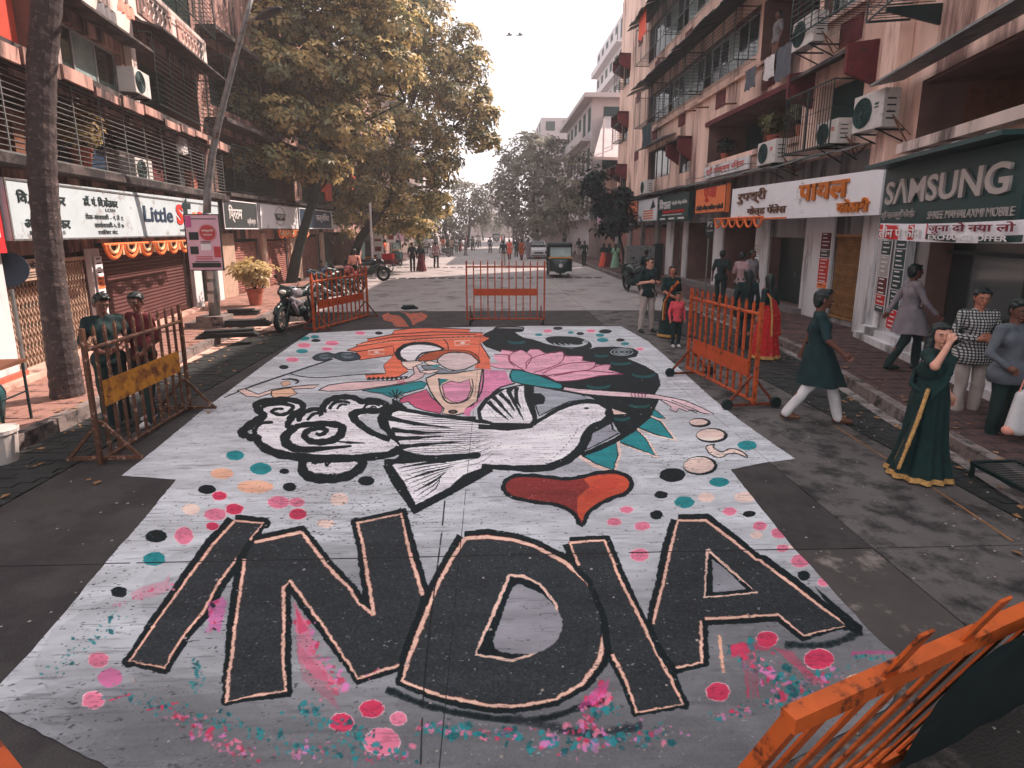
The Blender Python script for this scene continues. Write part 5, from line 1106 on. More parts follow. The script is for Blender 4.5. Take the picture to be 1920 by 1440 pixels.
text('फर्निचर', 'letter_white', s13, 2.4, .3, w=2.2, h=.5, y=-.125, depth=.01, bold=.02); b = MB(); b.b2((5.0, -.126, .03), (6.25, -.12, .92)); b.build('white_end_panel', 'sign_white', s13)
fit(s13, WM, 6.3, .95, (562, 392, 428), (634, 396, 430), .54)
garland(WM, 4.2, 8.0, 2.4, .5, 6, .3, 'orange garland under the pale emblem sign')
for (u, a, z0_, z1_) in ((17.2, 0, .9, 2.3), (19.6, 1, 1.6, 2.9)):
    t = thing('street_banner', ['white upright banner strip standing left of the parked rickshaw', 'white upright banner strip hung above the parked rickshaw'][a], 'banner', WM.at(u, z0_, 1.9 + a * .4)); b = MB(); b.box((0, 0, (z1_ - z0_) / 2), (.62, .03, z1_ - z0_)); b.build('sheet', 'sign_white', t); b = MB(); b.box((0, -.018, .35), (.4, .006, .3)); b.build('print_block', 'letter_maroon', t); b = MB(); b.box((0, -.018, .9), (.45, .006, .12)); b.build('print_block', 'letter_maroon', t); b = MB(); b.box((.0, .03, -z0_ / 2 + .07), (.05, .04, z0_ - .16)); b.build('stand', 'grey_metal', t)

# ---- far buildings up the street
def far_building(x0, x1, y0, y1, h, m, label, floors, name='far_building', bays=6, roof=None, side=None):
    t = thing(name, label, 'building', ((x0 + x1) / 2, (y0 + y1) / 2, 0)); cx, cy = (x0 + x1) / 2, (y0 + y1) / 2
    b = MB(); b.b2((x0 - cx, y0 - cy, 0), (x1 - cx, y1 - cy, h)); b.build('wall', m, t)
    sx = (x0 if cx > 0 else x1) - cx; o_ = -1 if cx > 0 else 1
    for f in range(1, floors):
        z = h * f / floors
        s_ = MB(); s_.b2((sx, y0 - cy + .3, z), (sx + o_ * .9, y1 - cy - .3, z + .12)); s_.b2((sx + o_ * .84, y0 - cy + .3, z + .12), (sx + o_ * .9, y1 - cy - .3, z + .8)); s_.build('balcony', m, t)
        for k in range(bays):
            yy0 = y0 - cy + (y1 - y0) * (k + .25) / bays; q = MB(); q.b2((sx, yy0, z + .9), (sx + o_ * .02, yy0 + (y1 - y0) / bays * .5, z + h / floors - .5)); q.build('window', 'unlit_dark', t)
        for k in range(3):
            xx = x0 - cx + (x1 - x0) * (k + .25) / 3; q = MB(); q.b2((xx, y0 - cy - .02, z + .9), (xx + (x1 - x0) / 6, y0 - cy, z + h / floors - .6)); q.build('window', 'unlit_dark', t)
            if k == 1: q = MB(); q.b2((xx - .4, y0 - cy - .5, z + h / floors - .55), (xx + (x1 - x0) / 6 + .4, y0 - cy, z + h / floors - .45)); q.build('window_ledge', m, t)
    if roof: q = MB(); q.b2((x0 - cx - .8, y0 - cy - .8, h), (x1 - cx + .8, y1 - cy + .8, h + .35)); q.build('roof', roof, t)
    return t
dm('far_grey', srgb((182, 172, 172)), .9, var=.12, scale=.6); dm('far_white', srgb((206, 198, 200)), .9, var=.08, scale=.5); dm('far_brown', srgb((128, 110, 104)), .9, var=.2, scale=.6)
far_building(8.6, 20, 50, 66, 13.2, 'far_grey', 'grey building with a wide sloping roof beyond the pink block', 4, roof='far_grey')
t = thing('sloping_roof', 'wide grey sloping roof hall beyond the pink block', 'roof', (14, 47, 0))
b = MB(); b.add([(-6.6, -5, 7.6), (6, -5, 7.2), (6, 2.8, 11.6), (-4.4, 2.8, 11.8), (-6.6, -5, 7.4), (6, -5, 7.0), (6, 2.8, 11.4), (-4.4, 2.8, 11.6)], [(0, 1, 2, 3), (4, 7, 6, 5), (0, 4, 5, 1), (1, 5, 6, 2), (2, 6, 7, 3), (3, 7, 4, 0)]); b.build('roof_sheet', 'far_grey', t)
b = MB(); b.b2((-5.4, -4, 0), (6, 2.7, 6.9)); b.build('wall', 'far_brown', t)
for k in range(4): q = MB(); q.b2((-5.42, -3.6 + k * 1.6, 3.2), (-5.4, -2.6 + k * 1.6, 5.6)); q.build('window', 'unlit_dark', t)
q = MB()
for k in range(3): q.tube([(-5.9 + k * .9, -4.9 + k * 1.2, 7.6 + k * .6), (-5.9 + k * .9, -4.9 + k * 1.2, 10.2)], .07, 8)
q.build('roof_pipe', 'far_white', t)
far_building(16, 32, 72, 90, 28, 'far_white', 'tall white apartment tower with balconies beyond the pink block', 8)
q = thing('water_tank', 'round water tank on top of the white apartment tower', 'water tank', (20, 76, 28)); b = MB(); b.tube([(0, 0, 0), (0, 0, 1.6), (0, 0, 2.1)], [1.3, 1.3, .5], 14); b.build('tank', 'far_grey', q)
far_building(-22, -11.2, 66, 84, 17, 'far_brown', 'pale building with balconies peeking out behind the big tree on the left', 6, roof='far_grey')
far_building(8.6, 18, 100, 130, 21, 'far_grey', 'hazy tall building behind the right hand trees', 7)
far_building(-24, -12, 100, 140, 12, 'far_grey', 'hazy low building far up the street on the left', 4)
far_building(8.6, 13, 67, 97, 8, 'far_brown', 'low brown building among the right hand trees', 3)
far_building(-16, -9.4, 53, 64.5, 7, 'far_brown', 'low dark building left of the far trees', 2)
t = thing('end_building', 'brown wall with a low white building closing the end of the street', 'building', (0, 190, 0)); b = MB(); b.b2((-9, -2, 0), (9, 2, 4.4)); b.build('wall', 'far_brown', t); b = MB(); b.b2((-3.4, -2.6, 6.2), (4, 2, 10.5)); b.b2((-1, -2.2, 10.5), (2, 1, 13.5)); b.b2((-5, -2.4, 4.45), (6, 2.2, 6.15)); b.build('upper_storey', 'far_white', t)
# ------------------------------------------------------------------ trees
def leaf_mass(name, parent, pads, n_per, leaf, mats, seed, k=7, shell_=.55, droop=.35, flat_=1.0):
    """rosettes of separate folded leaves spread through several flattened pads"""
    r = np.random.RandomState(seed); C = []; Nn = []
    for (c, rx, ry, rz) in pads:
        n = int(n_per * max(.35, (rx * ry + rx * rz) / 2)); d = r.normal(size=(n, 3)); d /= np.linalg.norm(d, axis=1)[:, None]
        rr = np.where(r.rand(n) < shell_, r.uniform(.82, 1.08, n), r.uniform(.2, .95, n) ** .6)
        lump = 1 + .22 * np.sin(d[:, 0] * 5 + seed) * np.cos(d[:, 1] * 4) + .15 * np.sin(d[:, 2] * 7)
        C.append(np.array(c) + d * (rr * lump)[:, None] * np.array([rx, ry, rz])); Nn.append(d * np.array([.6, .6, .8]) + np.array([0, 0, .55]))
    C = np.concatenate(C); Nn = np.concatenate(Nn); Nn /= np.linalg.norm(Nn, axis=1)[:, None]; n = len(C)
    t = np.cross(Nn, r.normal(size=(n, 3))); t /= np.linalg.norm(t, axis=1)[:, None]; s_ = np.cross(Nn, t)
    V = []
    for j in range(k):
        a = 2 * np.pi * (j + r.rand(n) * .7) / k; L = leaf * r.uniform(.65, 1.2, n); w = L * .21; up = r.uniform(-droop, .5, n)
        d = np.cos(a)[:, None] * t + np.sin(a)[:, None] * s_ + up[:, None] * Nn; d /= np.linalg.norm(d, axis=1)[:, None]
        q = np.cross(d, Nn); q /= np.linalg.norm(q, axis=1)[:, None]; q = q + (r.rand(n)[:, None] - .5) * .8 * Nn
        base = C + d * (L * .12)[:, None]; mid = C + d * (L * .62)[:, None]; tip = C + d * L[:, None] - Nn * (L * .18)[:, None]
        V.append(np.stack([base, mid + q * w[:, None] + Nn * (w * .35)[:, None], tip, mid - q * w[:, None] + Nn * (w * .35)[:, None]], 1))
    V = np.concatenate(V).reshape(-1, 3); F_ = np.arange(len(V)).reshape(-1, 4)
    mi = np.tile((r.rand(n) < .5).astype(int) if len(mats) > 1 else np.zeros(n, int), k)
    return npmesh(name, V, F_, mats, parent, mi=mi), C
def wiggle(a, b, n, amp, rg):
    a, b = Vector(a), Vector(b); L = (b - a).length; out = []
    for i in range(n + 1):
        t = i / n; q = a.lerp(b, t)
        if 0 < i < n: q += Vector((rg.uniform(-amp, amp), rg.uniform(-amp, amp), rg.uniform(-amp, amp) + amp * .6)) * L
        out.append(q)
    return out
def tree(name, label, base, trunk, limbs, pads, leaf, n_per, mats, seed, r0=.2, group='street trees', k=7, twigs=True, bark='bark'):
    """trunk: list of (point, radius); limbs: list of ([points], r0, r1); pads: (centre, rx, ry, rz)"""
    rg = random.Random(seed); t = thing(name, label, 'tree', base, 0, group); off = Vector(base)
    b = MB(); b.tube([p - off for p, _ in trunk], [q for _, q in trunk], 12); b.build('trunk', bark, t, smooth=True)
    for (pts, ra, rb) in limbs:
        q = MB(); N = len(pts); q.tube([Vector(p) - off for p in pts], [ra + (rb - ra) * i / (N - 1) for i in range(N)], 8); q.build('limb', bark, t, smooth=True)
    tw = MB()
    if twigs:
        ends = [Vector(p[-1]) for p, _, _ in limbs] + [trunk[-1][0]]
        for (c, rx, ry, rz) in pads:
            c = Vector(c); e = min(ends, key=lambda q: (q - c).length); tw.tube([p - off for p in wiggle(e, c, 4, .06, rg)], [.06, .05, .04, .035, .03], 6)
            for _ in range(6):
                d = Vector((rg.gauss(0, 1), rg.gauss(0, 1), rg.gauss(0, .8))).normalized(); q = c + Vector((d.x * rx, d.y * ry, d.z * rz)) * .9
                tw.tube([p - off for p in wiggle(c, q, 3, .08, rg)], [.03, .022, .015, .008], 5)
        tw.build('branch', bark, t)
    o, _ = leaf_mass('crown', t, [(tuple(Vector(c) - off), rx, ry, rz) for c, rx, ry, rz in pads], n_per, leaf, mats, seed, k)
    return t
def padpx(L, Y, dep=.9):
    out = []
    for i, q in enumerate(L):
        x, y, rx, ry = q[:4]; yy = q[4] if len(q) > 4 else Y
        c = AT(x, y, yy); s_ = yy / F_PX; out.append((c, rx * s_, rx * s_ * dep, ry * s_))
    return out
# the big almond trees on the left pavement
b1 = G(548, 530, .15); Y1 = b1.y
tr1 = [(AT(x, y, Y1 + d), r) for x, y, d, r in ((546, 532, 0, .26), (556, 480, 0, .22), (570, 430, 0, .20), (586, 380, 0, .19), (600, 320, .1, .17), (606, 260, .2, .15))]
limbs1 = [([AT(x, y, Y1 + d) for x, y, d in p], a, b) for p, a, b in (
    ([(606, 260, .2), (590, 200, 0), (560, 140, -.6), (520, 90, -1.2)], .13, .05), ([(606, 260, .2), (640, 190, .6), (672, 120, 1.0), (690, 50, 1.4)], .13, .05),
    ([(600, 320, .1), (550, 290, -.5), (490, 250, -1.2), (440, 240, -1.8)], .09, .04), ([(604, 290, .1), (680, 230, .8), (760, 190, 1.5)], .08, .03), ([(590, 370, 0), (620, 330, .6), (660, 310, 1)], .06, .03))]
pads1 = padpx([(455, 50, 62, 34, Y1 - 1), (540, 40, 75, 40), (630, 40, 80, 42, Y1 + 1), (500, 120, 70, 34, Y1 - 1.2), (590, 125, 78, 36), (680, 120, 78, 38, Y1 + 1.2), (450, 200, 58, 30, Y1 - 1.6), (530, 215, 80, 30, Y1 - .8), (630, 235, 80, 34, Y1 + .4),
                (430, 285, 55, 26, Y1 - 2), (500, 300, 72, 28, Y1 - 1), (585, 310, 66, 26), (720, 40, 64, 40, Y1 + 1.5), (660, 180, 60, 26, Y1 + 1), (730, 120, 52, 32, Y1 + 1.4), (480, -40, 90, 40), (620, -50, 120, 50), (560, 175, 46, 20, Y1 + .8)], Y1)
tree('almond_tree', 'tall broad leaved tree leaning over the motorcycle on the left pavement', b1, tr1, limbs1, pads1, .33, 100, ['leaf_gold', 'leaf_green'], 3)
b2_ = G(664, 508, .05); Y2 = b2_.y
tr2 = [(AT(x, y, Y2), r) for x, y, r in ((662, 510, .30), (664, 480, .27), (674, 450, .26), (694, 420, .25), (716, 392, .23), (736, 365, .21))]
limbs2 = [([AT(x, y, Y2 + d) for x, y, d in p], a, b) for p, a, b in (
    ([(736, 365, 0), (760, 330, .3), (800, 290, .8), (850, 240, 1.5)], .17, .06), ([(700, 412, 0), (690, 350, -.4), (668, 290, -.6), (650, 240, -.6)], .14, .06), ([(668, 290, -.6), (660, 200, -.3), (690, 120, 0)], .09, .04),
    ([(736, 365, 0), (736, 300, 0), (750, 240, 0), (780, 170, 0)], .14, .05), ([(760, 330, .3), (800, 340, 1), (840, 350, 1.5)], .07, .03))]
pads2 = padpx([(770, 50, 60, 40), (820, 100, 55, 30, Y2 + 1), (870, 130, 45, 28, Y2 + 1.2), (780, 150, 64, 32), (850, 190, 56, 30, Y2 + 1), (895, 215, 34, 22, Y2 + 1.4), (760, 230, 70, 30), (830, 260, 42, 26, Y2 + 1), (900, 262, 30, 16, Y2 + 1.2), (690, 290, 60, 30, Y2 - 1),
                (760, 305, 62, 30), (820, 320, 36, 28, Y2 + .8), (690, 360, 62, 30, Y2 - 1), (640, 395, 44, 26, Y2 - 1.5), (760, 375, 56, 28), (820, 375, 30, 26), (720, 415, 54, 20, Y2 + 1.8), (780, 425, 34, 16, Y2 + 1), (700, 30, 60, 40, Y2), (800, 10, 40, 26, Y2), (640, 435, 26, 12, Y2 + 1.8), (905, 175, 22, 14, Y2 + 1.2), (918, 210, 16, 8, Y2 + 1.6), (922, 262, 16, 10, Y2 + 1.6), (890, 100, 24, 12, Y2 + 1.4), (870, 60, 26, 14, Y2 + 1.2), (845, 300, 22, 12, Y2 + 1), (895, 245, 26, 10, Y2 + 1.4)], Y2)
tree('almond_tree', 'golden leaved tree with a forked trunk beside the parked rickshaw', b2_, tr2, limbs2, pads2, .36, 82, ['leaf_gold', 'leaf_green'], 4)
# far street trees
def simple_tree(label, px, py, Y, pads, mats, seed, leaf=.5, n_per=16, kname='shade_tree', r=.2, group='street trees', k=6):
    base = AT(px, py, Y); base.z = .1; tops = AT(pads[0][0], pads[0][1], Y)
    trunk = [(base.lerp(tops, t) + Vector((.15 * math.sin(t * 5 + seed), 0, 0)), r * (1.1 - .6 * t)) for t in (0, .25, .5, .75, 1.0)]
    return tree(kname, label, base, trunk, [], padpx(pads, Y), leaf, n_per, mats, seed, group=group, k=k)
simple_tree('hazy round crowned tree right of the street beyond the sloping roof', 1010, 470, 62, [(1000, 330, 52, 40), (985, 285, 50, 26), (1040, 300, 42, 26), (955, 330, 30, 30), (1030, 370, 48, 34), (970, 380, 36, 30), (1040, 270, 24, 14), (1000, 262, 30, 12), (940, 360, 26, 30), (1000, 420, 50, 30), (960, 300, 28, 22)], ['leaf_hazed'], 21, .55, 21)
simple_tree('grey green tree in front of the grey building on the right', 1062, 470, 46, [(1060, 390, 34, 30), (1075, 340, 34, 26), (1045, 425, 26, 20), (1088, 300, 26, 20), (1095, 380, 24, 26), (1020, 410, 26, 20)], ['leaf_hazed'], 22, .4, 31)
simple_tree('hazy green tree near the end of the street on the right', 965, 455, 95, [(960, 390, 26, 30), (945, 350, 24, 22), (975, 420, 24, 14), (940, 400, 16, 20)], ['leaf_hazed'], 23, .8, 12)
simple_tree('rounded hazy tree left of the street beyond the golden tree', 878, 455, 78, [(880, 375, 40, 30), (862, 350, 24, 14), (900, 395, 26, 26), (860, 410, 34, 24), (905, 360, 20, 14)], ['leaf_hazed'], 24, .6, 17)
simple_tree('dark bushy tree behind the crowd on the left', 838, 460, 58, [(835, 420, 34, 22), (815, 400, 24, 20), (850, 440, 24, 14), (800, 430, 20, 18)], ['leaf_hazed'], 25, .45, 24)
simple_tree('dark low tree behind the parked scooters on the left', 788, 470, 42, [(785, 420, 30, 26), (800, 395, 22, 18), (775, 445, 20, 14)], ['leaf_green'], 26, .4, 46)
simple_tree('small faint tree closing the street on the left side', 905, 445, 130, [(905, 418, 18, 16), (915, 405, 12, 12)], ['leaf_hazed'], 27, 1.0, 7)
simple_tree('dark tree over the road end', 925, 447, 150, [(925, 425, 22, 10), (940, 415, 16, 12)], ['leaf_hazed'], 28, 1.1, 7)
bt = G(1168, 512, .15); Yt = bt.y
trk = [(AT(x, y, Yt), r) for x, y, r in ((1168, 514, .09), (1170, 480, .08), (1160, 440, .07), (1148, 400, .06), (1128, 350, .05), (1118, 325, .04))]
tree('drooping_tree', 'small dark drooping tree on the right pavement before the sign boards', bt, trk, [([AT(1160, 440, Yt), AT(1175, 400, Yt), AT(1170, 370, Yt)], .05, .03)],
     padpx([(1118, 330, 22, 14), (1112, 350, 20, 16), (1135, 372, 22, 20), (1160, 385, 26, 20), (1175, 410, 22, 22), (1150, 415, 26, 22), (1140, 432, 20, 12), (1170, 362, 14, 10), (1125, 392, 12, 10)], Yt, .8), .34, 95, ['leaf_dark'], 31, group='street trees')
# bare curved palm trunk, street lamp, poster
bp_ = G(128, 742, .15); Yp = bp_.y
pt = thing('palm_tree', 'dark ringed palm trunk rising from the left pavement by the lattice gate', 'palm tree', bp_)
P = [AT(x, y, Yp) - bp_ for x, y in ((128, 744), (120, 690), (108, 610), (97, 520), (88, 430), (80, 330), (77, 230), (78, 130), (86, 30), (92, -60), (100, -160), (110, -300), (122, -420))]
b = MB(); N = 72; pts = []; rr = []
for i in range(N + 1):
    t = i / N * (len(P) - 1); k = min(int(t), len(P) - 2); pts.append(P[k].lerp(P[k + 1], t - k)); rr.append((.20 - .045 * min(1, t / 3)) * (1.035 if i % 2 else .985))
b.tube(pts, rr, 16); b.build('trunk', 'palm_bark', pt)
for k in range(14):
    a = k * 2.4; q = MB(); tip = P[-1] + Vector((2.6 * math.cos(a), 2.6 * math.sin(a), -.4 + .5 * math.sin(k))); mid = P[-1] + Vector((1.3 * math.cos(a), 1.3 * math.sin(a), .9)); sd = Vector((-math.sin(a), math.cos(a), 0))
    L = smooth_poly([P[-1], mid, tip], False, 6) if 'smooth_poly' in globals() else [P[-1], mid, tip]
    L = [Vector(x) for x in L]
    for i in range(len(L) - 1):
        for s_ in (-1, 1): q.add([L[i], L[i] + sd * s_ * .5 + Vector((0, 0, -.3)), L[i].lerp(L[i + 1], .5)], [(0, 1, 2)])
        q.bar(L[i], L[i + 1], .03)
    q.build('frond', 'leaf_green', pt)
bl = G(405, 612, .15); Yl = bl.y
sl = thing('street_lamp', 'leaning grey street lamp post carrying the pink poster on the left', 'street lamp', bl)
S = lambda x, y, d=0: AT(x, y, Yl + d) - bl
b = MB(); b.box((0, 0, .12), (.62, .55, .3)); b.box((-.35, .1, .05), (.5, .7, .14)); b.build('concrete_base', 'kerb_stone', sl)
b = MB(); b.tube([S(404, 606), S(398, 520), S(392, 440), S(388, 400)], [.13, .12, .11, .10], 12); b.build('lower_post', 'grey_metal', sl, smooth=True)
b = MB(); b.tube([S(388, 402), S(389, 360), S(396, 300), (S(410, 230)), S(428, 160), S(446, 90), S(462, 30), S(476, -20)], [.085, .08, .075, .07, .062, .055, .05, .045], 12); b.build('upper_post', 'grey_metal', sl, smooth=True)
b = MB(); b.tube([S(463, 40), S(480, 34, -.05), S(496, 26, -.1)], .035, 8); b.build('lamp_arm', 'grey_metal', sl)
c = S(500, 27, -.1); b = MB(); d = (S(528, 14, -.15) - c); dl = d.length; dn = d.normalized()
b.tube([c - d * .75, c - d * .4, c, c + d * .5, c + d * .85, c + d], [.04, .11, .15, .14, .09, .03], 12, squash=.45); b.build('lamp_head', 'sign_grey', sl, smooth=True)
b = MB()
for k in range(5): b.box(S(397 + k * .7, 470 + k * 22) + Vector((0, -.125, 0)), (.13, .01, .2))
b.build('pasted_notice', 'letter_silver', sl)
pp = thing('event_poster', 'pink and white event poster on the street lamp post', 'poster', AT(357, 506, Yl - .2)); pw = (AT(417, 506, Yl - .2) - AT(357, 506, Yl - .2)).x; ph = AT(357, 403, Yl - .2).z - AT(357, 506, Yl - .2).z; pp.rotation_euler = (0, 0, rad(5))
dm('poster_pink', srgb((224, 186, 206)), .6, var=.1, scale=1.5); dm('poster_magenta', srgb((196, 84, 150)), .6, var=.2, scale=4); dm('poster_red', srgb((190, 66, 74)), .6, var=.2, scale=5)
b = MB(); b.b2((0, -.02, 0), (pw, .01, ph)); b.build('board', 'poster_pink', pp)
b = MB(); b.b2((-.02, -.03, -.02), (0, .02, ph + .02)); b.b2((pw, -.03, -.02), (pw + .02, .02, ph + .02)); b.b2((0, -.03, ph), (pw, .02, ph + .02)); b.b2((0, -.03, -.02), (pw, .02, 0)); b.build('frame', 'dark_metal', pp)
def pr_(x, z, w, h, m, n='print_patch', y=-.024): b = MB(); b.box((x * pw, y, z * ph), (w * pw, .006, h * ph)); b.build(n, m, pp)
b = MB(); b.disc((pw * .64, -.024, ph * .68), pw * .27, 'Y', .006, 26); b.build('red_disc', 'poster_red', pp); b = MB(); b.ring((pw * .64, -.026, ph * .68), pw * .25, .006, 'Y', 26, 4); b.build('disc_ring', 'letter_white', pp)
pr_(.1, .88, .16, .2, 'poster_magenta'); pr_(.22, .62, .28, .14, 'letter_black'); pr_(.2, .36, .24, .14, 'letter_black'); pr_(.55, .42, .3, .12, 'sign_white'); pr_(.88, .33, .2, .2, 'poster_red'); pr_(.52, .085, .86, .085, 'letter_black')
for z in (.2, .24): pr_(.48, z, .5, .016, 'poster_red')
for z in (.93, .15): pr_(.55, z, .74, .016, 'letter_black')
for z in (.49, .52): pr_(.55, z, .3, .012, 'letter_black')
text('सांस्कृतिक', 'letter_white', pp, pw * .46, ph * .69, w=pw * .36, h=ph * .055, y=-.03, depth=.003, bold=.02); text('महोत्सव', 'letter_white', pp, pw * .5, ph * .62, w=pw * .28, h=ph * .045, y=-.03, depth=.003, bold=.02)

# ------------------------------------------------------------------ barricades
def barricade(A, B, label, h=1.2, spike=.25, n=11, paint='orange_paint', band='orange_band', band_z=(.55, .75), rail=.05, bar=.028, wheels=True, feet=True, lean=0.0, spikes=True, band_in=(1, -1), name='barricade', sq=False, flat_bar=None):
    A, B = Vector(A), Vector(B); L = (B - A).length; rz = math.atan2(B.y - A.y, B.x - A.x)
    t = thing(name, label, 'barricade', A, rz, 'steel police barricades'); z0 = .12 if wheels else .05
    def P(x, z): return Vector((x, lean * (z - z0), z))
    for (nm, z, w) in (('top_rail', h, rail), ('bottom_rail', z0, rail)):
        b = MB(); (b.bar(P(-rail / 2, z), P(L + rail / 2, z), w) if sq else b.tube([P(-.02, z), P(L / 2, z), P(L + .02, z)], w * .5, 10)); b.build(nm, paint, t)
    for x in (0, L):
        b = MB(); b.bar(P(x, z0 - .04), P(x, h + (spike if spikes and not sq else 0)), rail * .9); b.build('post', paint, t)
    for k in range(1, n):
        x = L * k / n; b = MB(); top = h + (spike if spikes and not (flat_bar and k % 2) else -rail / 2)
        b.bar(P(x, z0), P(x, top - .04), *((flat_bar[1], flat_bar[0]) if flat_bar else (bar, bar)), up=(1, 0, 0))
        if spikes and not flat_bar: q = P(x, top - .04); e = P(x, top + .02); b.add([q + Vector((-bar / 2, -bar / 2, 0)), q + Vector((bar / 2, -bar / 2, 0)), q + Vector((bar / 2, bar / 2, 0)), q + Vector((-bar / 2, bar / 2, 0)), e], [(0, 1, 4), (1, 2, 4), (2, 3, 4), (3, 0, 4)])
        b.build('bar', paint, t)
    if band:
        xa, xb = L * band_in[0] / n, L + L * band_in[1] / n; b = MB(); za, zb = band_z
        b.add([P(xa, za) + Vector((0, -bar * .7, 0)), P(xb, za) + Vector((0, -bar * .7, 0)), P(xb, zb) + Vector((0, -bar * .7, 0)), P(xa, zb) + Vector((0, -bar * .7, 0)), P(xa, za) + Vector((0, -bar * .55, 0)), P(xb, za) + Vector((0, -bar * .55, 0)), P(xb, zb) + Vector((0, -bar * .55, 0)), P(xa, zb) + Vector((0, -bar * .55, 0))],
              [(0, 1, 2, 3), (7, 6, 5, 4), (0, 4, 5, 1), (3, 2, 6, 7), (0, 3, 7, 4), (1, 5, 6, 2)]); b.build('band_plate', band, t)
    if feet:
        for x in (L * .04, L * .96):
            b = MB(); b.bar((x, -.38, .05), (x, .38, .05), .035); b.bar((x, -.36, .05), (x, -.01, .45), .03); b.bar((x, .36, .05), (x, .01, .45), .03); f = b.build('stand', 'brown_rail' if paint != 'orange_paint' else 'rust_paint', t)
            if wheels:
                for y in (-.36, .36):
                    q = MB(); q.disc((x + .03, y, .075), .075, 'X', .05, 14); q.build('wheel', 'tyre', f)
    return t
def zat(x, y, g): return AT(x, y, g.y).z
A, B = G(876, 606), G(1020, 606); H_ = (zat(876, 489, A) + zat(1020, 489, B)) / 2
barricade(A, B, 'brown orange barricade standing alone in the middle of the road facing the camera', h=zat(948, 500, A) * 1.0, spike=H_ - zat(948, 500, A), n=11, paint='rust_orange', band_z=(zat(900, 554, A), zat(900, 541, A)), rail=.045, bar=.03)
A, B = G(190, 872), G(357, 768); A2 = A
barricade(A, B, 'rusty yellow and brown barricade in front of the two youths on the left', h=1.22, spike=.22, n=11, paint='brown_rail', band='yellow_band', band_z=(.58, .86), rail=.045, bar=.026, wheels=False)
A, B = G(590, 622), G(690, 594)
barricade(A, B, 'orange barricade behind the grey motorcycle on the left', h=1.2, spike=.2, n=12, band_z=(.52, .72), rail=.055, bar=.03, wheels=False)
A, B = G(1288, 702), G(1412, 768)
barricade(A, B, 'bright orange barricade beside the couple and the child on the right', h=zat(1425, 590, B), spike=.16, n=11, band_z=(.42, .66), rail=.05, bar=.03)
mat('chipped_orange', srgb((204, 96, 40)), .55, var=.2, scale=9, spots=(0.03, 0.016, 0.012), spot_amt=.3, spot_scale=11); M['chipped_orange'] = MATS['chipped_orange']
A, B = G(1487, 1345, 1.2), G(1920, 1150, 1.2); d = (B - A).normalized(); n_ = Vector((-d.y, d.x, 0)); LEANF = -.42
A0 = Vector((A.x, A.y, 0)) + n_ * .48; nb = barricade(A0, A0 + d * 1.87, 'large orange barricade with chipped paint in the near right corner', h=1.2, spike=.24, n=11, paint='chipped_orange', band=None, rail=.044, bar=.04, wheels=False, feet=False, sq=True, lean=LEANF, flat_bar=(.055, .008))
ds = thing('dark_sheet', 'dark teal cloth sheet with eyelets hung over the lower right of the near barricade', 'sheet', A0 + n_ * .0, nb.rotation_euler.z)
vv = (n_ * (-LEANF) + Vector((0, 0, -1))); pn = d.cross(vv).normalized(); O3 = Vector((A.x, A.y, 1.2)) + pn * (.06 if pn.dot(Vector((0, 0, CAM_H)) - Vector((A.x, A.y, 1.2))) > 0 else -.06)
def on_plane(x, y): r = ray(x, y); C0 = Vector((0, 0, CAM_H)); return C0 + r * ((O3 - C0).dot(pn) / r.dot(pn))
Lb = [on_plane(x, y) for x, y in ((1925, 1188), (1880, 1215), (1815, 1262), (1760, 1315), (1715, 1375), (1680, 1440), (1640, 1520))]; V = []; F_ = []; mi_ = Matrix.Rotation(-nb.rotation_euler.z, 3, 'Z')
for i, p in enumerate(Lb):
    for j in range(9): q = p + d * (j * .16) + vv.normalized() * (.05 * math.sin(j * .9) + j * .0) + pn * (.008 * math.sin(j * 2.3 + i)); V.append(mi_ @ (q - ds.location))
for i in range(len(Lb) - 1):
    for j in range(8): F_.append((i * 9 + j, i * 9 + j + 1, (i + 1) * 9 + j + 1, (i + 1) * 9 + j))
b = MB(); b.add(V, F_); b.build('cloth', mat('dark_cloth', (0.004, 0.020, 0.020), .85, var=.4, scale=5), ds, smooth=True)
for (x, y) in ((1863, 1381), (1805, 1413)): q = mi_ @ (on_plane(x, y) + pn * (-.012 if pn.dot(on_plane(x, y) - Vector((0, 0, CAM_H))) > 0 else .012) - ds.location); b = MB(); b.ring(q, .007, .002, 'Y', 14, 5); b.build('eyelet', 'steel', ds)
A, B = G(-62, 1372, 1.1), G(16, 1478, 1.1)
barricade((A.x, A.y, 0), (B.x, B.y, 0), 'orange barricade end just entering the near left corner', h=1.1, spike=.2, n=6, band=None, rail=.06, bar=.035, wheels=False, spikes=False, feet=True, sq=True)
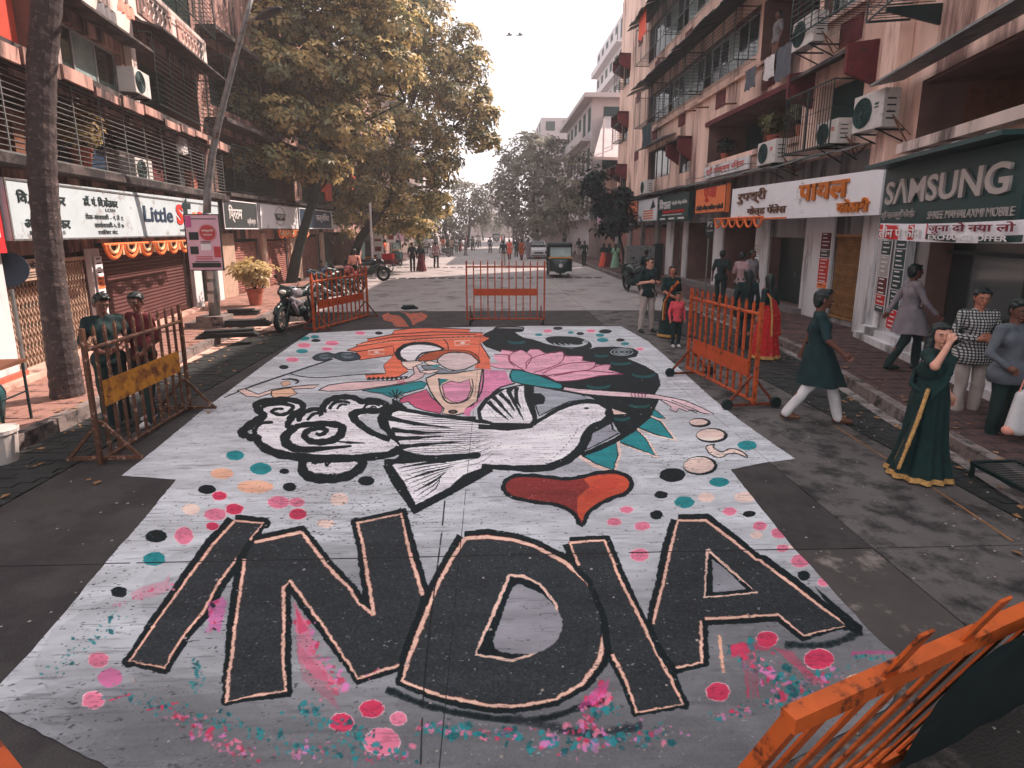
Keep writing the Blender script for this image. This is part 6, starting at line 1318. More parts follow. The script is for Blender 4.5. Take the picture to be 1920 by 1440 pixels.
# ------------------------------------------------------------------ bodies: signed distance shapes meshed with surface nets
def seg_d(P, a, b, ra, rb):
    a, b = np.array(a, np.float32), np.array(b, np.float32); ab = b - a; l2 = float(ab @ ab) + 1e-9
    t = np.clip(((P - a) @ ab) / l2, 0, 1); return np.linalg.norm(P - a - t[..., None] * ab, axis=-1) - (ra + (rb - ra) * t)
def ell_d(P, c, r):
    c, r = np.array(c, np.float32), np.array(r, np.float32); q = (P - c) / r; k = np.linalg.norm(q, axis=-1); return (k - 1) * float(r.min()) if True else k
def sdf_mesh(prims, res, k=.03, disp=None):
    """prims: ('c', a, b, ra, rb[, k]) capsules, ('e', centre, radii[, k]) ellipsoids, ('-e', ...) carved; returns verts, quads"""
    lo = np.full(3, 1e9); hi = -lo
    for p in prims:
        if p[0] == 'c': r = max(p[3], p[4]); q = np.array([p[1], p[2]]); lo = np.minimum(lo, q.min(0) - r); hi = np.maximum(hi, q.max(0) + r)
        elif p[0] == 'e': lo = np.minimum(lo, np.array(p[1]) - np.array(p[2])); hi = np.maximum(hi, np.array(p[1]) + np.array(p[2]))
    lo -= res * 3; hi += res * 3; n = np.ceil((hi - lo) / res).astype(int) + 1
    D = np.full(n, 1.0, np.float32); ax = [lo[i] + res * np.arange(n[i]) for i in range(3)]
    for p in prims:
        if p[0] == 'c': r = max(p[3], p[4]); q = np.array([p[1], p[2]]); a, b = q.min(0) - r, q.max(0) + r; kk = p[5] if len(p) > 5 else k
        else: a, b = np.array(p[1]) - np.array(p[2]), np.array(p[1]) + np.array(p[2]); kk = p[3] if len(p) > 3 else k
        m = kk + 4 * res; i0 = np.clip(((a - m - lo) / res).astype(int), 0, n - 1); i1 = np.clip(((b + m - lo) / res).astype(int) + 2, 1, n)
        g = np.stack(np.meshgrid(*[ax[i][i0[i]:i1[i]] for i in range(3)], indexing='ij'), -1).astype(np.float32)
        d = seg_d(g, *p[1:5]) if p[0] == 'c' else ell_d(g, p[1], p[2])
        sl = D[i0[0]:i1[0], i0[1]:i1[1], i0[2]:i1[2]]
        if p[0] == '-e': h = np.maximum(kk - np.abs(-d - sl), 0) / kk; sl[:] = np.maximum(sl, -d) + h * h * kk * .25
        else: h = np.maximum(kk - np.abs(d - sl), 0) / kk; sl[:] = np.minimum(sl, d) - h * h * kk * .25
    if disp is not None:
        g = np.stack(np.meshgrid(*ax, indexing='ij'), -1); m = np.abs(D) < .08; D[m] += disp(g[m]).astype(np.float32)
    ins = D < 0; c = np.zeros(n - 1, int)
    for i in (0, 1):
        for j in (0, 1):
            for l in (0, 1): c += ins[i:n[0] - 1 + i, j:n[1] - 1 + j, l:n[2] - 1 + l]
    act = (c > 0) & (c < 8); idx = np.full(act.shape, -1); I = np.argwhere(act); idx[act] = np.arange(len(I))
    S = np.zeros((len(I), 3)); C = np.zeros(len(I))
    cor = [(i, j, l) for i in (0, 1) for j in (0, 1) for l in (0, 1)]
    vals = {q: D[I[:, 0] + q[0], I[:, 1] + q[1], I[:, 2] + q[2]] for q in cor}
    for q in cor:
        for a in range(3):
            if q[a] == 0:
                w = list(q); w[a] = 1; w = tuple(w); v0, v1 = vals[q], vals[w]; m = (v0 < 0) != (v1 < 0)
                t = v0[m] / (v0[m] - v1[m]); P_ = np.tile(np.array(q, float), (m.sum(), 1)); P_[:, a] += t; S[m] += P_; C[m] += 1
    V = lo + (I + S / C[:, None]) * res; Q = []
    for a in range(3):
        b, d = (a + 1) % 3, (a + 2) % 3; sh = list(n); s0 = [slice(None)] * 3; s1 = [slice(None)] * 3; s0[a] = slice(0, n[a] - 1); s1[a] = slice(1, n[a])
        A_, B_ = ins[tuple(s0)], ins[tuple(s1)]
        for flip in (False, True):
            m = (A_ & ~B_) if not flip else (~A_ & B_); E = np.argwhere(m); E = E[(E[:, b] > 0) & (E[:, d] > 0) & (E[:, b] < n[b] - 1) & (E[:, d] < n[d] - 1)]
            if not len(E): continue
            def at(ob, od): q = E.copy(); q[:, b] += ob; q[:, d] += od; return idx[q[:, 0], q[:, 1], q[:, 2]]
            f = np.stack([at(-1, -1), at(0, -1), at(0, 0), at(-1, 0)], 1); Q.append(f[:, ::-1] if flip else f)
    return V, np.concatenate(Q)
def merge(parts):
    V, Q, o = [], [], 0
    for v, q in parts: V.append(v); Q.append(q + o); o += len(v)
    return np.concatenate(V), np.concatenate(Q)
def V3(*a): return np.array(a, float)
def lerp(a, b, t): return np.array(a) + (np.array(b) - np.array(a)) * t
BASEJ = dict(pel=(0, 0, .93), chest=(0, 0, 1.22), neck=(0, .012, 1.43), head=(0, -.005, 1.585), hipL=(.088, 0, .90), hipR=(-.088, 0, .90), kneeL=(.095, -.015, .49), kneeR=(-.095, -.015, .49), ankL=(.095, .02, .085), ankR=(-.095, .02, .085),
             shL=(.162, .01, 1.375), shR=(-.162, .01, 1.375), elL=(.235, .03, 1.10), elR=(-.235, .03, 1.10), wrL=(.25, -.03, .87), wrR=(-.25, -.03, .87))
def hand_prims(w, d, side, curl=.5, s=1.0):
    """palm, five unequal bent fingers: w wrist, d direction of the hand, side the direction of the thumb"""
    w, d, side = V3(*w), V3(*d), V3(*side); d /= np.linalg.norm(d); side = side - d * (side @ d); side /= np.linalg.norm(side); nrm = np.cross(d, side)
    out = [('e', w + d * .045 * s, (.03 * s + abs(d[0]) * .018 * s, .022 * s + abs(d[1]) * .025 * s, .022 * s + abs(d[2]) * .028 * s), .015)]
    for i, L in enumerate((.066, .075, .070, .055)):
        o = side * (.027 - .018 * i) * s; k0 = w + d * .075 * s + o; out.append(('c', w + d * .02 * s + o * .6, k0, .013 * s, .011 * s, .012))
        m = k0 + (d * (1 - .35 * curl) + nrm * .75 * curl) * L * .5 * s; t = m + (d * (1 - 1.3 * curl) + nrm * 1.0 * curl) * L * .5 * s
        out += [('c', k0, m, .0095 * s, .0085 * s, .004), ('c', m, t, .0085 * s, .007 * s, .004)]
    b = w + d * .025 * s + side * .02 * s; m = b + (side * .7 + d * .75) * .035 * s; t = m + (side * .2 + d * .9 + nrm * .3) * .028 * s
    return out + [('c', b, m, .013 * s, .0105 * s, .008), ('c', m, t, .0105 * s, .008 * s, .004)]
def rotz(p, c, a, tilt=0.0):
    p = V3(*p) - c; x, y, z = p; y, z = y * math.cos(tilt) - z * math.sin(tilt), y * math.sin(tilt) + z * math.cos(tilt)
    return V3(x * math.cos(a) - y * math.sin(a), x * math.sin(a) + y * math.cos(a), z) + c
def skirt(parent, rings, m, name='skirt', pleats=14, amp=.02, nseg=56, border=None, border_h=.06, thick=.0):
    """rings: (z, cx, cy, rx, ry) from the top down; pleats deepen towards the hem"""
    V = []; N = len(rings)
    for i, (z, cx, cy, rx, ry) in enumerate(rings):
        a_ = amp * (i / (N - 1)) ** 1.2
        for k in range(nseg):
            t = 2 * math.pi * k / nseg; w = 1 + a_ / max(rx, .01) * (math.sin(t * pleats + i * .25) + .5 * math.sin(t * pleats * .47 + 1.3 + i * .4)); V.append((cx + rx * w * math.cos(t), cy + ry * w * math.sin(t), z + (.008 * math.sin(t * 5) if i == N - 1 else 0)))
    F_ = [(i * nseg + k, (i + 1) * nseg + k, (i + 1) * nseg + (k + 1) % nseg, i * nseg + (k + 1) % nseg) for i in range(N - 1) for k in range(nseg)]
    o = npmesh(name, V, F_, m, parent, smooth=True)
    if border:
        z1 = rings[-1][0]; zz = z1 + border_h
        B = [tuple(np.interp(z, [r[0] for r in rings[::-1]], [r[j] for r in rings[::-1]]) for j in range(1, 5)) for z in (zz, z1 - .004)]
        b = [(zz, B[0][0], B[0][1], B[0][2] + .006, B[0][3] + .006), (z1 - .004, B[1][0], B[1][1], B[1][2] + .006, B[1][3] + .006)]
        V = []
        for i, (z, cx, cy, rx, ry) in enumerate(b):
            a_ = amp * (1 if i else ((N - 1.6) / (N - 1)) ** 1.2)
            for k in range(nseg): t = 2 * math.pi * k / nseg; w = 1 + a_ / rx * (math.sin(t * pleats + (N - 1) * .25) + .5 * math.sin(t * pleats * .47 + 1.3 + (N - 1) * .4)); V.append((cx + rx * w * math.cos(t), cy + ry * w * math.sin(t), z))
        npmesh('hem_border', V, [(k, nseg + k, nseg + (k + 1) % nseg, (k + 1) % nseg) for k in range(nseg)], border, o, smooth=True)
    return o
def person(label, loc, rz, h=1.7, pose=None, skin='skin', hair='short', shirt=None, trousers=None, dress=None, shoes='black_paint', sleeve='short', detail=2, turn=0.0, tilt=0.0, group=None, hands=None, girth=1.0, long_shirt=0.0):
    """one continuous body with a face and fingers; clothing and hair are its children"""
    s = h / 1.7; J = {k: V3(*v) for k, v in BASEJ.items()}
    for k, v in (pose or {}).items(): J[k] = V3(*v)
    t = thing('person', label, 'person', loc, rz, group); t.scale = (s, s, s); g = girth
    c = J['head']; T = lambda *p: rotz(c + V3(*p), c, turn, tilt)
    res = .013 if detail > 1 else .026
    body = [('c', J['pel'], J['chest'], .095 * g, .105 * g, .04), ('c', J['chest'] + V3(-.06, 0, .05), J['chest'] + V3(.06, 0, .05), .092 * g, .092 * g, .04), ('c', J['shL'], J['shR'], .052, .052, .03), ('c', (J['shL'] + J['shR']) / 2 + V3(0, .01, .01), c + V3(0, .012, -.08), .056, .05, .03),
            ('c', J['hipL'], J['hipR'], .090 * g, .090 * g, .04)]
    for q in 'LR':
        body += [('c', J['hip' + q], J['knee' + q], .082, .055, .03), ('c', J['knee' + q], lerp(J['knee' + q], J['ank' + q], .45) + V3(0, .012, 0), .052, .05, .02), ('c', lerp(J['knee' + q], J['ank' + q], .4) + V3(0, .01, 0), J['ank' + q], .048, .034, .02),
                 ('c', J['sh' + q], J['el' + q], .048 * g, .038, .03), ('c', J['el' + q], J['wr' + q], .038, .026, .02)]
        f = J.get('foot' + q, V3(0, -1, 0)); a = J['ank' + q]; body.append(('c', a + V3(0, 0, -.045), a + V3(f[0], f[1], 0) * .13 + V3(0, 0, -.06), .034, .026, .03))
    head = [('e', T(0, .008, .025), (.074, .092, .092), .03), ('e', T(0, -.022, -.035), (.052, .060, .070), .04), ('c', T(0, .02, -.06), J['neck'] + V3(0, .01, -.02), .05, .055, .03)]
    if detail > 1:
        head += [('c', T(0, -.088, .012), T(0, -.107, -.022), .009, .014, .012), ('e', T(0, -.085, -.060), (.024, .014, .011), .012), ('e', T(0, -.076, -.095), (.020, .016, .014), .02), ('c', T(-.035, -.078, .03), T(.035, -.078, .03), .012, .012, .015), ('e', T(.074, .01, -.01), (.012, .018, .030), .01), ('e', T(-.074, .01, -.01), (.012, .018, .030), .01), ('-e', T(.031, -.095, .010), (.017, .014, .011), .012), ('-e', T(-.031, -.095, .010), (.017, .014, .011), .012)]
    parts = [sdf_mesh(body, res), sdf_mesh(head, .0065 if detail > 1 else .016, .02)]
    hs = hands or {}
    for q, sd in (('L', 1), ('R', -1)):
        w, e = J['wr' + q], J['el' + q]; d = w - e; hd = hs.get(q, {}); d = V3(*hd['d']) if 'd' in hd else d / np.linalg.norm(d)
        if detail > 1: parts.append(sdf_mesh([('c', lerp(e, w, .7), w + d * .01, .03, .026, .01)] + hand_prims(w, d, hd.get('s', (-sd * .3, -1, .1)), hd.get('c', .45)), .0055, .01))
        else: parts.append(sdf_mesh([('c', w, w + d * .11, .032, .022, .01)], .016, .01))
    V, Q = merge(parts); npmesh('body', V, Q, skin, t, smooth=True)
    ph0 = RNG.uniform(0, 6)
    fold = lambda f, a: (lambda P: a * .95 * (np.sin(P[:, 2] * f * .45 + P[:, 0] * 26 + ph0 + 2.2 * np.sin(P[:, 0] * 11 + P[:, 2] * 5)) + .6 * np.sin(P[:, 0] * 52 - P[:, 2] * f * .3 + ph0) + .5 * np.sin(P[:, 1] * 44 + P[:, 2] * 13 + P[:, 0] * 9)))
    cr = .011 if detail > 1 else .024
    if shirt:
        L = long_shirt; Lk = L
        if L > .5: L = 0
        p = [('c', J['pel'] + V3(0, 0, -.05), J['chest'], .122 * g, .124 * g, .05), ('c', J['chest'] + V3(-.065, 0, .05), J['chest'] + V3(.065, 0, .05), .108 * g, .108 * g, .04), ('c', J['shL'], J['shR'], .064, .064, .035), ('c', J['neck'] + V3(0, .012, -.07), J['neck'] + V3(0, .012, -.015), .075, .062, .02),
             ('c', J['hipL'] + V3(-.01, 0, -.02 + .08 * (Lk > .5)), J['hipR'] + V3(.01, 0, -.02 + .08 * (Lk > .5)), .112 * g - .01 * (Lk > .5), .112 * g - .01 * (Lk > .5), .04)]
        if L: p += [('c', J['hipL'] + V3(0, 0, -.04), lerp(J['hipL'], J['kneeL'], L), .125, .135, .12), ('c', J['hipR'] + V3(0, 0, -.04), lerp(J['hipR'], J['kneeR'], L), .125, .135, .12), ('c', J['pel'] + V3(0, 0, -.08), lerp(J['pel'], (J['kneeL'] + J['kneeR']) / 2, L), .12, .11, .1)]
        for q in 'LR':
            if sleeve == 'none': continue
            p.append(('c', J['sh' + q], lerp(J['sh' + q], J['el' + q], .9 if sleeve == 'short' else 1),   .058 * g, .056 if sleeve == 'short' else .047, .02))
            if sleeve == 'long': p.append(('c', J['el' + q], lerp(J['el' + q], J['wr' + q], .93), .047, .038, .015))
        V, Q = sdf_mesh(p, cr, .03, fold(46, .0045)); zc = J['pel'][2] - .125 - (L * .42 if L else 0) + (.06 if Lk > .5 else 0); V[:, 2] = np.where((V[:, 2] < zc) & (np.abs(V[:, 0]) < .24), zc + (V[:, 2] - zc) * .08, V[:, 2]); npmesh('shirt', V, Q, shirt, t, smooth=True)
        if Lk > .5:
            kl = (J['kneeL'] + J['kneeR']) / 2; dy = abs(J['kneeL'][1] - J['kneeR'][1]) / 2; R_ = []
            for i in range(8): f = i / 7; cc = lerp(J['pel'] + V3(0, 0, .09), kl, f * Lk * 1.15); R_.append((cc[2], cc[0], cc[1], .200 + .028 * f, .150 + (.03 + dy * .8) * f))
            skirt(t, R_, shirt, 'kurta_skirt', 7, .014, 40)
        if detail > 1:
            col_ = [('c', J['neck'] + V3(.05 * math.sin(a), .012 - .052 * math.cos(a), -.012 - .02 * (math.cos(a) > .3)), J['neck'] + V3(.05 * math.sin(a + .5), .012 - .052 * math.cos(a + .5), -.012 - .02 * (math.cos(a + .5) > .3)), .013, .013, .01) for a in [k * .5 for k in range(13)]]
            V, Q = sdf_mesh(col_, .007, .01); npmesh('collar', V, Q, shirt, t, smooth=True)
    if trousers:
        p = [('c', J['hipL'], J['hipR'], .104 * g, .104 * g, .04), ('c', J['pel'] + V3(0, 0, -.02), J['pel'] + V3(0, 0, .06), .11 * g, .115 * g, .05)]
        for q in 'LR': p += [('c', J['hip' + q], J['knee' + q], .092 * g, .068, .03), ('c', J['knee' + q], J['ank' + q] + V3(0, .0, -.02), .066, .058, .02)]
        V, Q = sdf_mesh(p, cr, .03, fold(38, .005)); npmesh('trousers', V, Q, trousers, t, smooth=True)
    for q in 'LR':
        if shoes:
            f = J.get('foot' + q, V3(0, -1, 0)); a = J['ank' + q]; fd = V3(f[0], f[1], 0)
            V, Q = sdf_mesh([('c', a + V3(0, 0, -.035), a + fd * .06 + V3(0, 0, -.045), .047, .042, .03), ('c', a + fd * .05 + V3(0, 0, -.05), a + fd * .15 + V3(0, 0, -.058), .04, .03, .03), ('c', a - fd * .03 + V3(0, 0, -.055), a - fd * .02 + V3(0, 0, -.055), .036, .036, .02)], .010 if detail > 1 else .02, .02); npmesh('shoe', V, Q, shoes, t, smooth=True)
    hp = [('e', T(0, .024, .052), (.081, .092, .074), .02), ('e', T(0, .046, .0), (.083, .074, .088), .02), ('e', T(0, .060, -.055), (.060, .045, .052), .02), ('c', T(-.045, -.060, .092), T(.045, -.060, .092), .015, .015, .02), ('c', T(-.073, -.022, .06), T(-.075, -.008, -.002), .013, .009, .015), ('c', T(.073, -.022, .06), T(.075, -.008, -.002), .013, .009, .015)]
    if hair == 'tousled': hp += [('e', T(.03 * math.cos(k), -.02 + .05 * math.sin(k * 2), .11), (.03, .035, .022), .02) for k in range(5)]
    if hair in ('long', 'bun', 'longside'): hp += [('e', T(0, .05, -.03), (.08, .06, .09), .03), ('c', T(-.07, -.01, .02), T(-.07, .02, -.06), .018, .014, .02), ('c', T(.07, -.01, .02), T(.07, .02, -.06), .018, .014, .02)]
    if hair == 'long': hp += [('c', T(0, .07, -.05), T(0, .1, -.34), .06, .04, .03), ('c', T(.035, .06, -.05), T(.03, .09, -.30), .045, .03, .03), ('c', T(-.035, .06, -.05), T(-.03, .09, -.30), .045, .03, .03)]
    if hair == 'bun': hp += [('e', T(0, .12, -.01), (.045, .045, .045), .02)]
    if hair == 'longside': hp += [('c', T(-.05, .05, -.02), T(-.10, -.02, -.30), .06, .045, .03), ('c', T(-.08, .02, -.05), T(-.13, -.06, -.22), .04, .03, .03)]
    V, Q = sdf_mesh(hp, .008 if detail > 1 else .018, .02, lambda P: .003 * np.sin(P[:, 0] * 160 + P[:, 2] * 60)); 
    npmesh('hair', V, Q, 'hair', t, smooth=True)
    if detail > 1:
        for sx in (.031, -.031):
            b = MB(); e = T(sx, -.083, .010); V_, Q_ = sdf_mesh([('e', e, (.0115, .009, .0065), .005)], .004, .004); e_o = npmesh('eye', V_, Q_, 'eye_white' if 'eye_white' in M else 'letter_white', t, smooth=True)
            V_, Q_ = sdf_mesh([('e', T(sx, -.091, .010), (.006, .004, .0058), .004)], .0028, .004); npmesh('iris', V_, Q_, 'hair', e_o, smooth=True)
            V_, Q_ = sdf_mesh([('c', T(sx - .016, -.088, .030), T(sx + .016, -.088, .031), .0045, .0045, .004)], .004, .004); npmesh('eyebrow', V_, Q_, 'hair', t, smooth=True)
        V_, Q_ = sdf_mesh([('c', T(-.017, -.095, -.060), T(.017, -.095, -.060), .006, .006, .004)], .004, .004); npmesh('lips', V_, Q_, 'lips', t, smooth=True)
    return t, J, T
dm('eye_white', srgb((170, 160, 152)), .3, var=.02); dm('lips', srgb((132, 62, 58)), .45, var=.05)
def drape(parent, pts, w0, m, name='drape', thick=.018, n=None, border=None):
    """a folded cloth strip along a line of points (each with its own half-width vector)"""
    pr_ = []
    for i in range(len(pts) - 1):
        (a, wa), (b, wb) = pts[i], pts[i + 1]; a, b, wa, wb = V3(*a), V3(*b), V3(*wa), V3(*wb); K = max(2, int(max(np.linalg.norm(wa), np.linalg.norm(wb)) / .022))
        for k in range(-K, K + 1): f = k / K; pr_.append(('c', a + wa * f, b + wb * f, thick * (1 + .25 * math.sin(k * 2.1)), thick * (1 + .25 * math.sin(k * 2.1)), .012))
    V, Q = sdf_mesh(pr_, .011, .012); o = npmesh(name, V, Q, m, parent, smooth=True)
    if border:
        for sg in (-1, 1):
            V, Q = sdf_mesh([('c', V3(*pts[i][0]) + V3(*pts[i][1]) * sg * 1.03, V3(*pts[i + 1][0]) + V3(*pts[i + 1][1]) * sg * 1.03, thick * 1.1, thick * 1.1, .01) for i in range(len(pts) - 1)], .010, .01); npmesh('drape_border', V, Q, border, o, smooth=True)
    return o
def face_to(x, y, loc): return math.atan2(y - loc[1], x - loc[0]) + math.pi / 2
def cloth(n, c, **k): dm(n, c, .85, **{**dict(var=.16, scale=9), **k})
cloth('navy_kurta', (0.006, 0.030, 0.034), var=.3); cloth('white_cotton', srgb((216, 214, 214)), var=.08); cloth('black_shirt', (0.005, 0.024, 0.025), var=.3); cloth('khaki', srgb((168, 158, 152))); cloth('sari_green', (0.004, 0.027, 0.026), var=.4)
cloth('gold_zari', srgb((190, 148, 90)), scale=40, var=.5); cloth('sari_orange', srgb((196, 96, 40)), spots=srgb((92, 34, 26)), spot_amt=.6, spot_scale=14); cloth('pink_jacket', srgb((214, 78, 88))); cloth('grey_kurta', srgb((132, 126, 132))); cloth('denim_shirt', srgb((92, 98, 106))); cloth('sari_red', srgb((188, 34, 38)), spots=srgb((232, 150, 120)), spot_amt=.15, spot_scale=26)
cloth('coral', srgb((232, 98, 74))); cloth('maroon_cloth', srgb((92, 30, 38))); cloth('mint', srgb((150, 196, 168))); cloth('beige', srgb((180, 158, 136))); cloth('mauve', srgb((162, 134, 136))); cloth('grey_cloth', srgb((120, 118, 120))); cloth('magenta', srgb((190, 70, 150))); cloth('salmon', srgb((232, 160, 140))); cloth('jeans', (0.02, 0.045, 0.055)); cloth('dark_trousers', (0.008, 0.026, 0.026)); cloth('orange_cloth', srgb((236, 108, 50)))
# checked shirt: crossing threads of two tones
cm = bpy.data.materials.new('checked_cloth'); cm.use_nodes = True; nt = cm.node_tree; tcn = nt.nodes.new('ShaderNodeTexCoord'); ws = []
for rot in ((0, 0, 0), (0, math.pi / 2, 0)):
    mpn = nt.nodes.new('ShaderNodeMapping'); mpn.inputs['Rotation'].default_value = rot; w = nt.nodes.new('ShaderNodeTexWave'); w.inputs['Scale'].default_value = 9; w.inputs['Distortion'].default_value = .6; nt.links.new(tcn.outputs['Object'], mpn.inputs[0]); nt.links.new(mpn.outputs[0], w.inputs[0]); ws.append(w)
mm = nt.nodes.new('ShaderNodeMath'); mm.operation = 'MULTIPLY'; nt.links.new(ws[0].outputs['Fac'], mm.inputs[0]); nt.links.new(ws[1].outputs['Fac'], mm.inputs[1]); rr_ = nt.nodes.new('ShaderNodeValToRGB'); rr_.color_ramp.elements[0].position = .18; rr_.color_ramp.elements[1].position = .3; rr_.color_ramp.elements[0].color = (*srgb((48, 54, 58)), 1); rr_.color_ramp.elements[1].color = (*srgb((186, 184, 182)), 1)
nt.links.new(mm.outputs[0], rr_.inputs[0]); nt.links.new(rr_.outputs[0], nt.nodes['Principled BSDF'].inputs['Base Color']); nt.nodes['Principled BSDF'].inputs['Roughness'].default_value = .85; M['checked'] = cm

# 1 woman in the dark green sari, one hand at her hair, looking back at the camera
L = G(1722, 893)
t, J, T = person('woman in a long dark green sari with gold hem, hand at her hair', L, rad(28), 1.55, dict(ankL=(.08, .05, .07), ankR=(-.09, -.05, .07), shR=(-.165, .0, 1.37), elR=(-.33, -.14, 1.30), wrR=(-.17, -.17, 1.52), elL=(.22, .04, 1.12), wrL=(.20, -.09, .92), head=(-.02, -.03, 1.575)),
                 'skin_light', 'longside', None, None, shoes='dark_metal', turn=rad(-50), tilt=rad(5), hands={'R': dict(d=(.35, .1, .9), s=(0, -1, .3), c=.5)})
V, Q = sdf_mesh([('c', V3(0, 0, 1.08), J['chest'], .118, .12, .05), ('c', J['chest'] + V3(-.06, 0, -.02), J['chest'] + V3(.06, 0, -.02), .122, .122, .05), ('c', J['shL'], J['shR'], .068, .068, .05), ('c', J['shL'], lerp(J['shL'], J['elL'], .6), .06, .055, .03), ('c', J['shR'], lerp(J['shR'], J['elR'], .7), .06, .055, .03)], .011); npmesh('blouse', V, Q, 'sari_green', t, smooth=True)
skirt(t, [(1.12, 0, 0, .138, .135), (1.0, 0, 0, .160, .155), (.9, 0, 0, .195, .165), (.75, 0, .0, .19, .17), (.5, 0, .0, .20, .19), (.25, 0, .0, .24, .23), (.03, 0, .01, .31, .29)], 'sari_green', pleats=13, amp=.028, border='gold_zari', border_h=.05)
drape(t, [((.13, .04, 1.43), (.03, .05, 0)), ((.06, -.12, 1.28), (.06, .0, .05)), ((-.06, -.15, 1.12), (.06, 0, .07)), ((-.16, -.06, 1.0), (.02, .03, .08))], 0, 'sari_green', 'pallu')
drape(t, [((.14, .06, 1.43), (.07, .03, 0)), ((.17, .15, 1.2), (.11, .04, 0)), ((.19, .2, .9), (.12, .05, 0)), ((.22, .24, .55), (.13, .06, 0))], 0, 'sari_green', 'pallu_end', border='gold_zari')
drape(t, [((.02, .14, 1.2), (.1, .0, .02)), ((.0, .14, 1.05), (.13, .0, .02)), ((-.12, .05, 1.0), (.05, .05, .03))], 0, 'sari_green', 'waist_wrap')
drape(t, [((-.17, -.03, 1.02), (.04, .03, 0)), ((-.24, -.02, .75), (.08, .04, 0)), ((-.31, .02, .45), (.09, .05, 0)), ((-.36, .06, .2), (.1, .06, 0))], 0, 'sari_green', 'skirt_fold', border='gold_zari')
V, Q = sdf_mesh([('c', T(.078, -.01, -.045), T(.078, -.01, -.075), .006, .011, .004)], .005, .004); npmesh('earring', V, Q, 'letter_silver', t, smooth=True)
# 2 youth in a navy kurta and white trousers, walking right
L = G(1520, 790)
person('young man in a dark navy kurta and white trousers striding towards the phone shop', L, rad(62), 1.68, dict(ankL=(.09, -.30, .09), kneeL=(.09, -.20, .50), ankR=(-.09, .30, .12), kneeR=(-.09, .06, .50), elL=(.26, .09, 1.12), wrL=(.30, .16, .88), elR=(-.25, -.08, 1.12), wrR=(-.27, -.26, .97)), 'skin_dark', 'tousled', 'navy_kurta', 'white_cotton', sleeve='short', long_shirt=.85, shoes='letter_brown', turn=rad(12))
# 3 couple and child
L = G(1212, 622)
t, J, T = person('man in a black shirt and khaki trousers using a phone beside the orange sari', L, rad(14), 1.78, dict(elR=(-.27, .0, 1.12), wrR=(-.12, -.24, 1.17), elL=(.27, .0, 1.13), wrL=(.10, -.24, 1.15), ankR=(-.16, .02, .085), kneeR=(-.13, -.02, .49), ankL=(.14, .0, .085)), 'skin_light', 'short', 'black_shirt', 'khaki', turn=rad(22), tilt=rad(6), hands={'R': dict(d=(.9, -.3, .0), s=(0, 0, 1), c=.6), 'L': dict(d=(-.9, -.3, .05), s=(0, 0, 1), c=.6)}, girth=1.12)
V, Q = sdf_mesh([('c', T(-.05, -.094, .012), T(-.015, -.102, .010), .014, .014, .008), ('c', T(.015, -.102, .010), T(.05, -.094, .012), .014, .014, .008), ('c', T(-.07, -.03, .014), T(-.055, -.088, .014), .004, .005, .004), ('c', T(.07, -.03, .014), T(.055, -.088, .014), .004, .005, .004)], .005, .006); npmesh('sunglasses', V, Q, 'black_paint', t, smooth=True)
b = MB(); b.box((0, -.262, 1.19), (.075, .012, .14), R=Matrix.Rotation(-.5, 3, 'X')); ph_ = b.build('phone', 'dark_metal', None); ph_.matrix_world = t.matrix_basis.copy(); ph_['label'] = 'dark mobile phone held by the man in the black shirt'; ph_['category'] = 'phone'
b = MB(); b.tube([(.135 * math.cos(a), .0 + .12 * math.sin(a), .995) for a in [k * math.pi / 8 for k in range(17)]], .018, 6); b.build('belt', 'black_paint', t)
L = G(1254, 632)
t, J, T = person('woman in an orange and green sari standing between the man and the child', L, rad(10), 1.62, dict(elR=(-.22, -.02, 1.12), wrR=(-.08, -.18, 1.02), elL=(.24, .04, 1.1), wrL=(.24, -.06, .88)), 'skin', 'bun', 'sari_green', None, sleeve='short', turn=rad(-28))
skirt(t, [(1.1, 0, 0, .15, .13), (.9, 0, 0, .175, .16), (.6, 0, 0, .20, .19), (.3, 0, 0, .23, .22), (.04, 0, 0, .27, .25)], 'sari_green', pleats=12, amp=.02, border='gold_zari')
drape(t, [((.12, .05, 1.43), (.04, .05, 0)), ((.02, -.13, 1.25), (.08, 0, .06)), ((-.1, -.13, 1.08), (.07, .02, .09)), ((-.14, -.06, .85), (.09, .05, 0)), ((-.15, -.08, .45), (.11, .07, 0))], 0, 'sari_orange', 'pallu', border='gold_zari')
drape(t, [((.13, .07, 1.43), (.07, .04, 0)), ((.18, .14, 1.1), (.10, .05, 0)), ((.20, .17, .7), (.11, .06, 0)), ((.22, .17, .4), (.11, .06, 0))], 0, 'sari_orange', 'pallu_end')
L = G(1266, 650)
person('small child in a pink jacket and dark trousers standing before the orange sari', L, rad(4), 1.13, dict(head=(0, -.01, 1.60), elR=(-.24, .03, 1.1), wrR=(-.24, -.07, .88)), 'skin', 'tousled', 'pink_jacket', 'dark_trousers', sleeve='long', turn=rad(-30), girth=1.15, shoes='white_cotton')
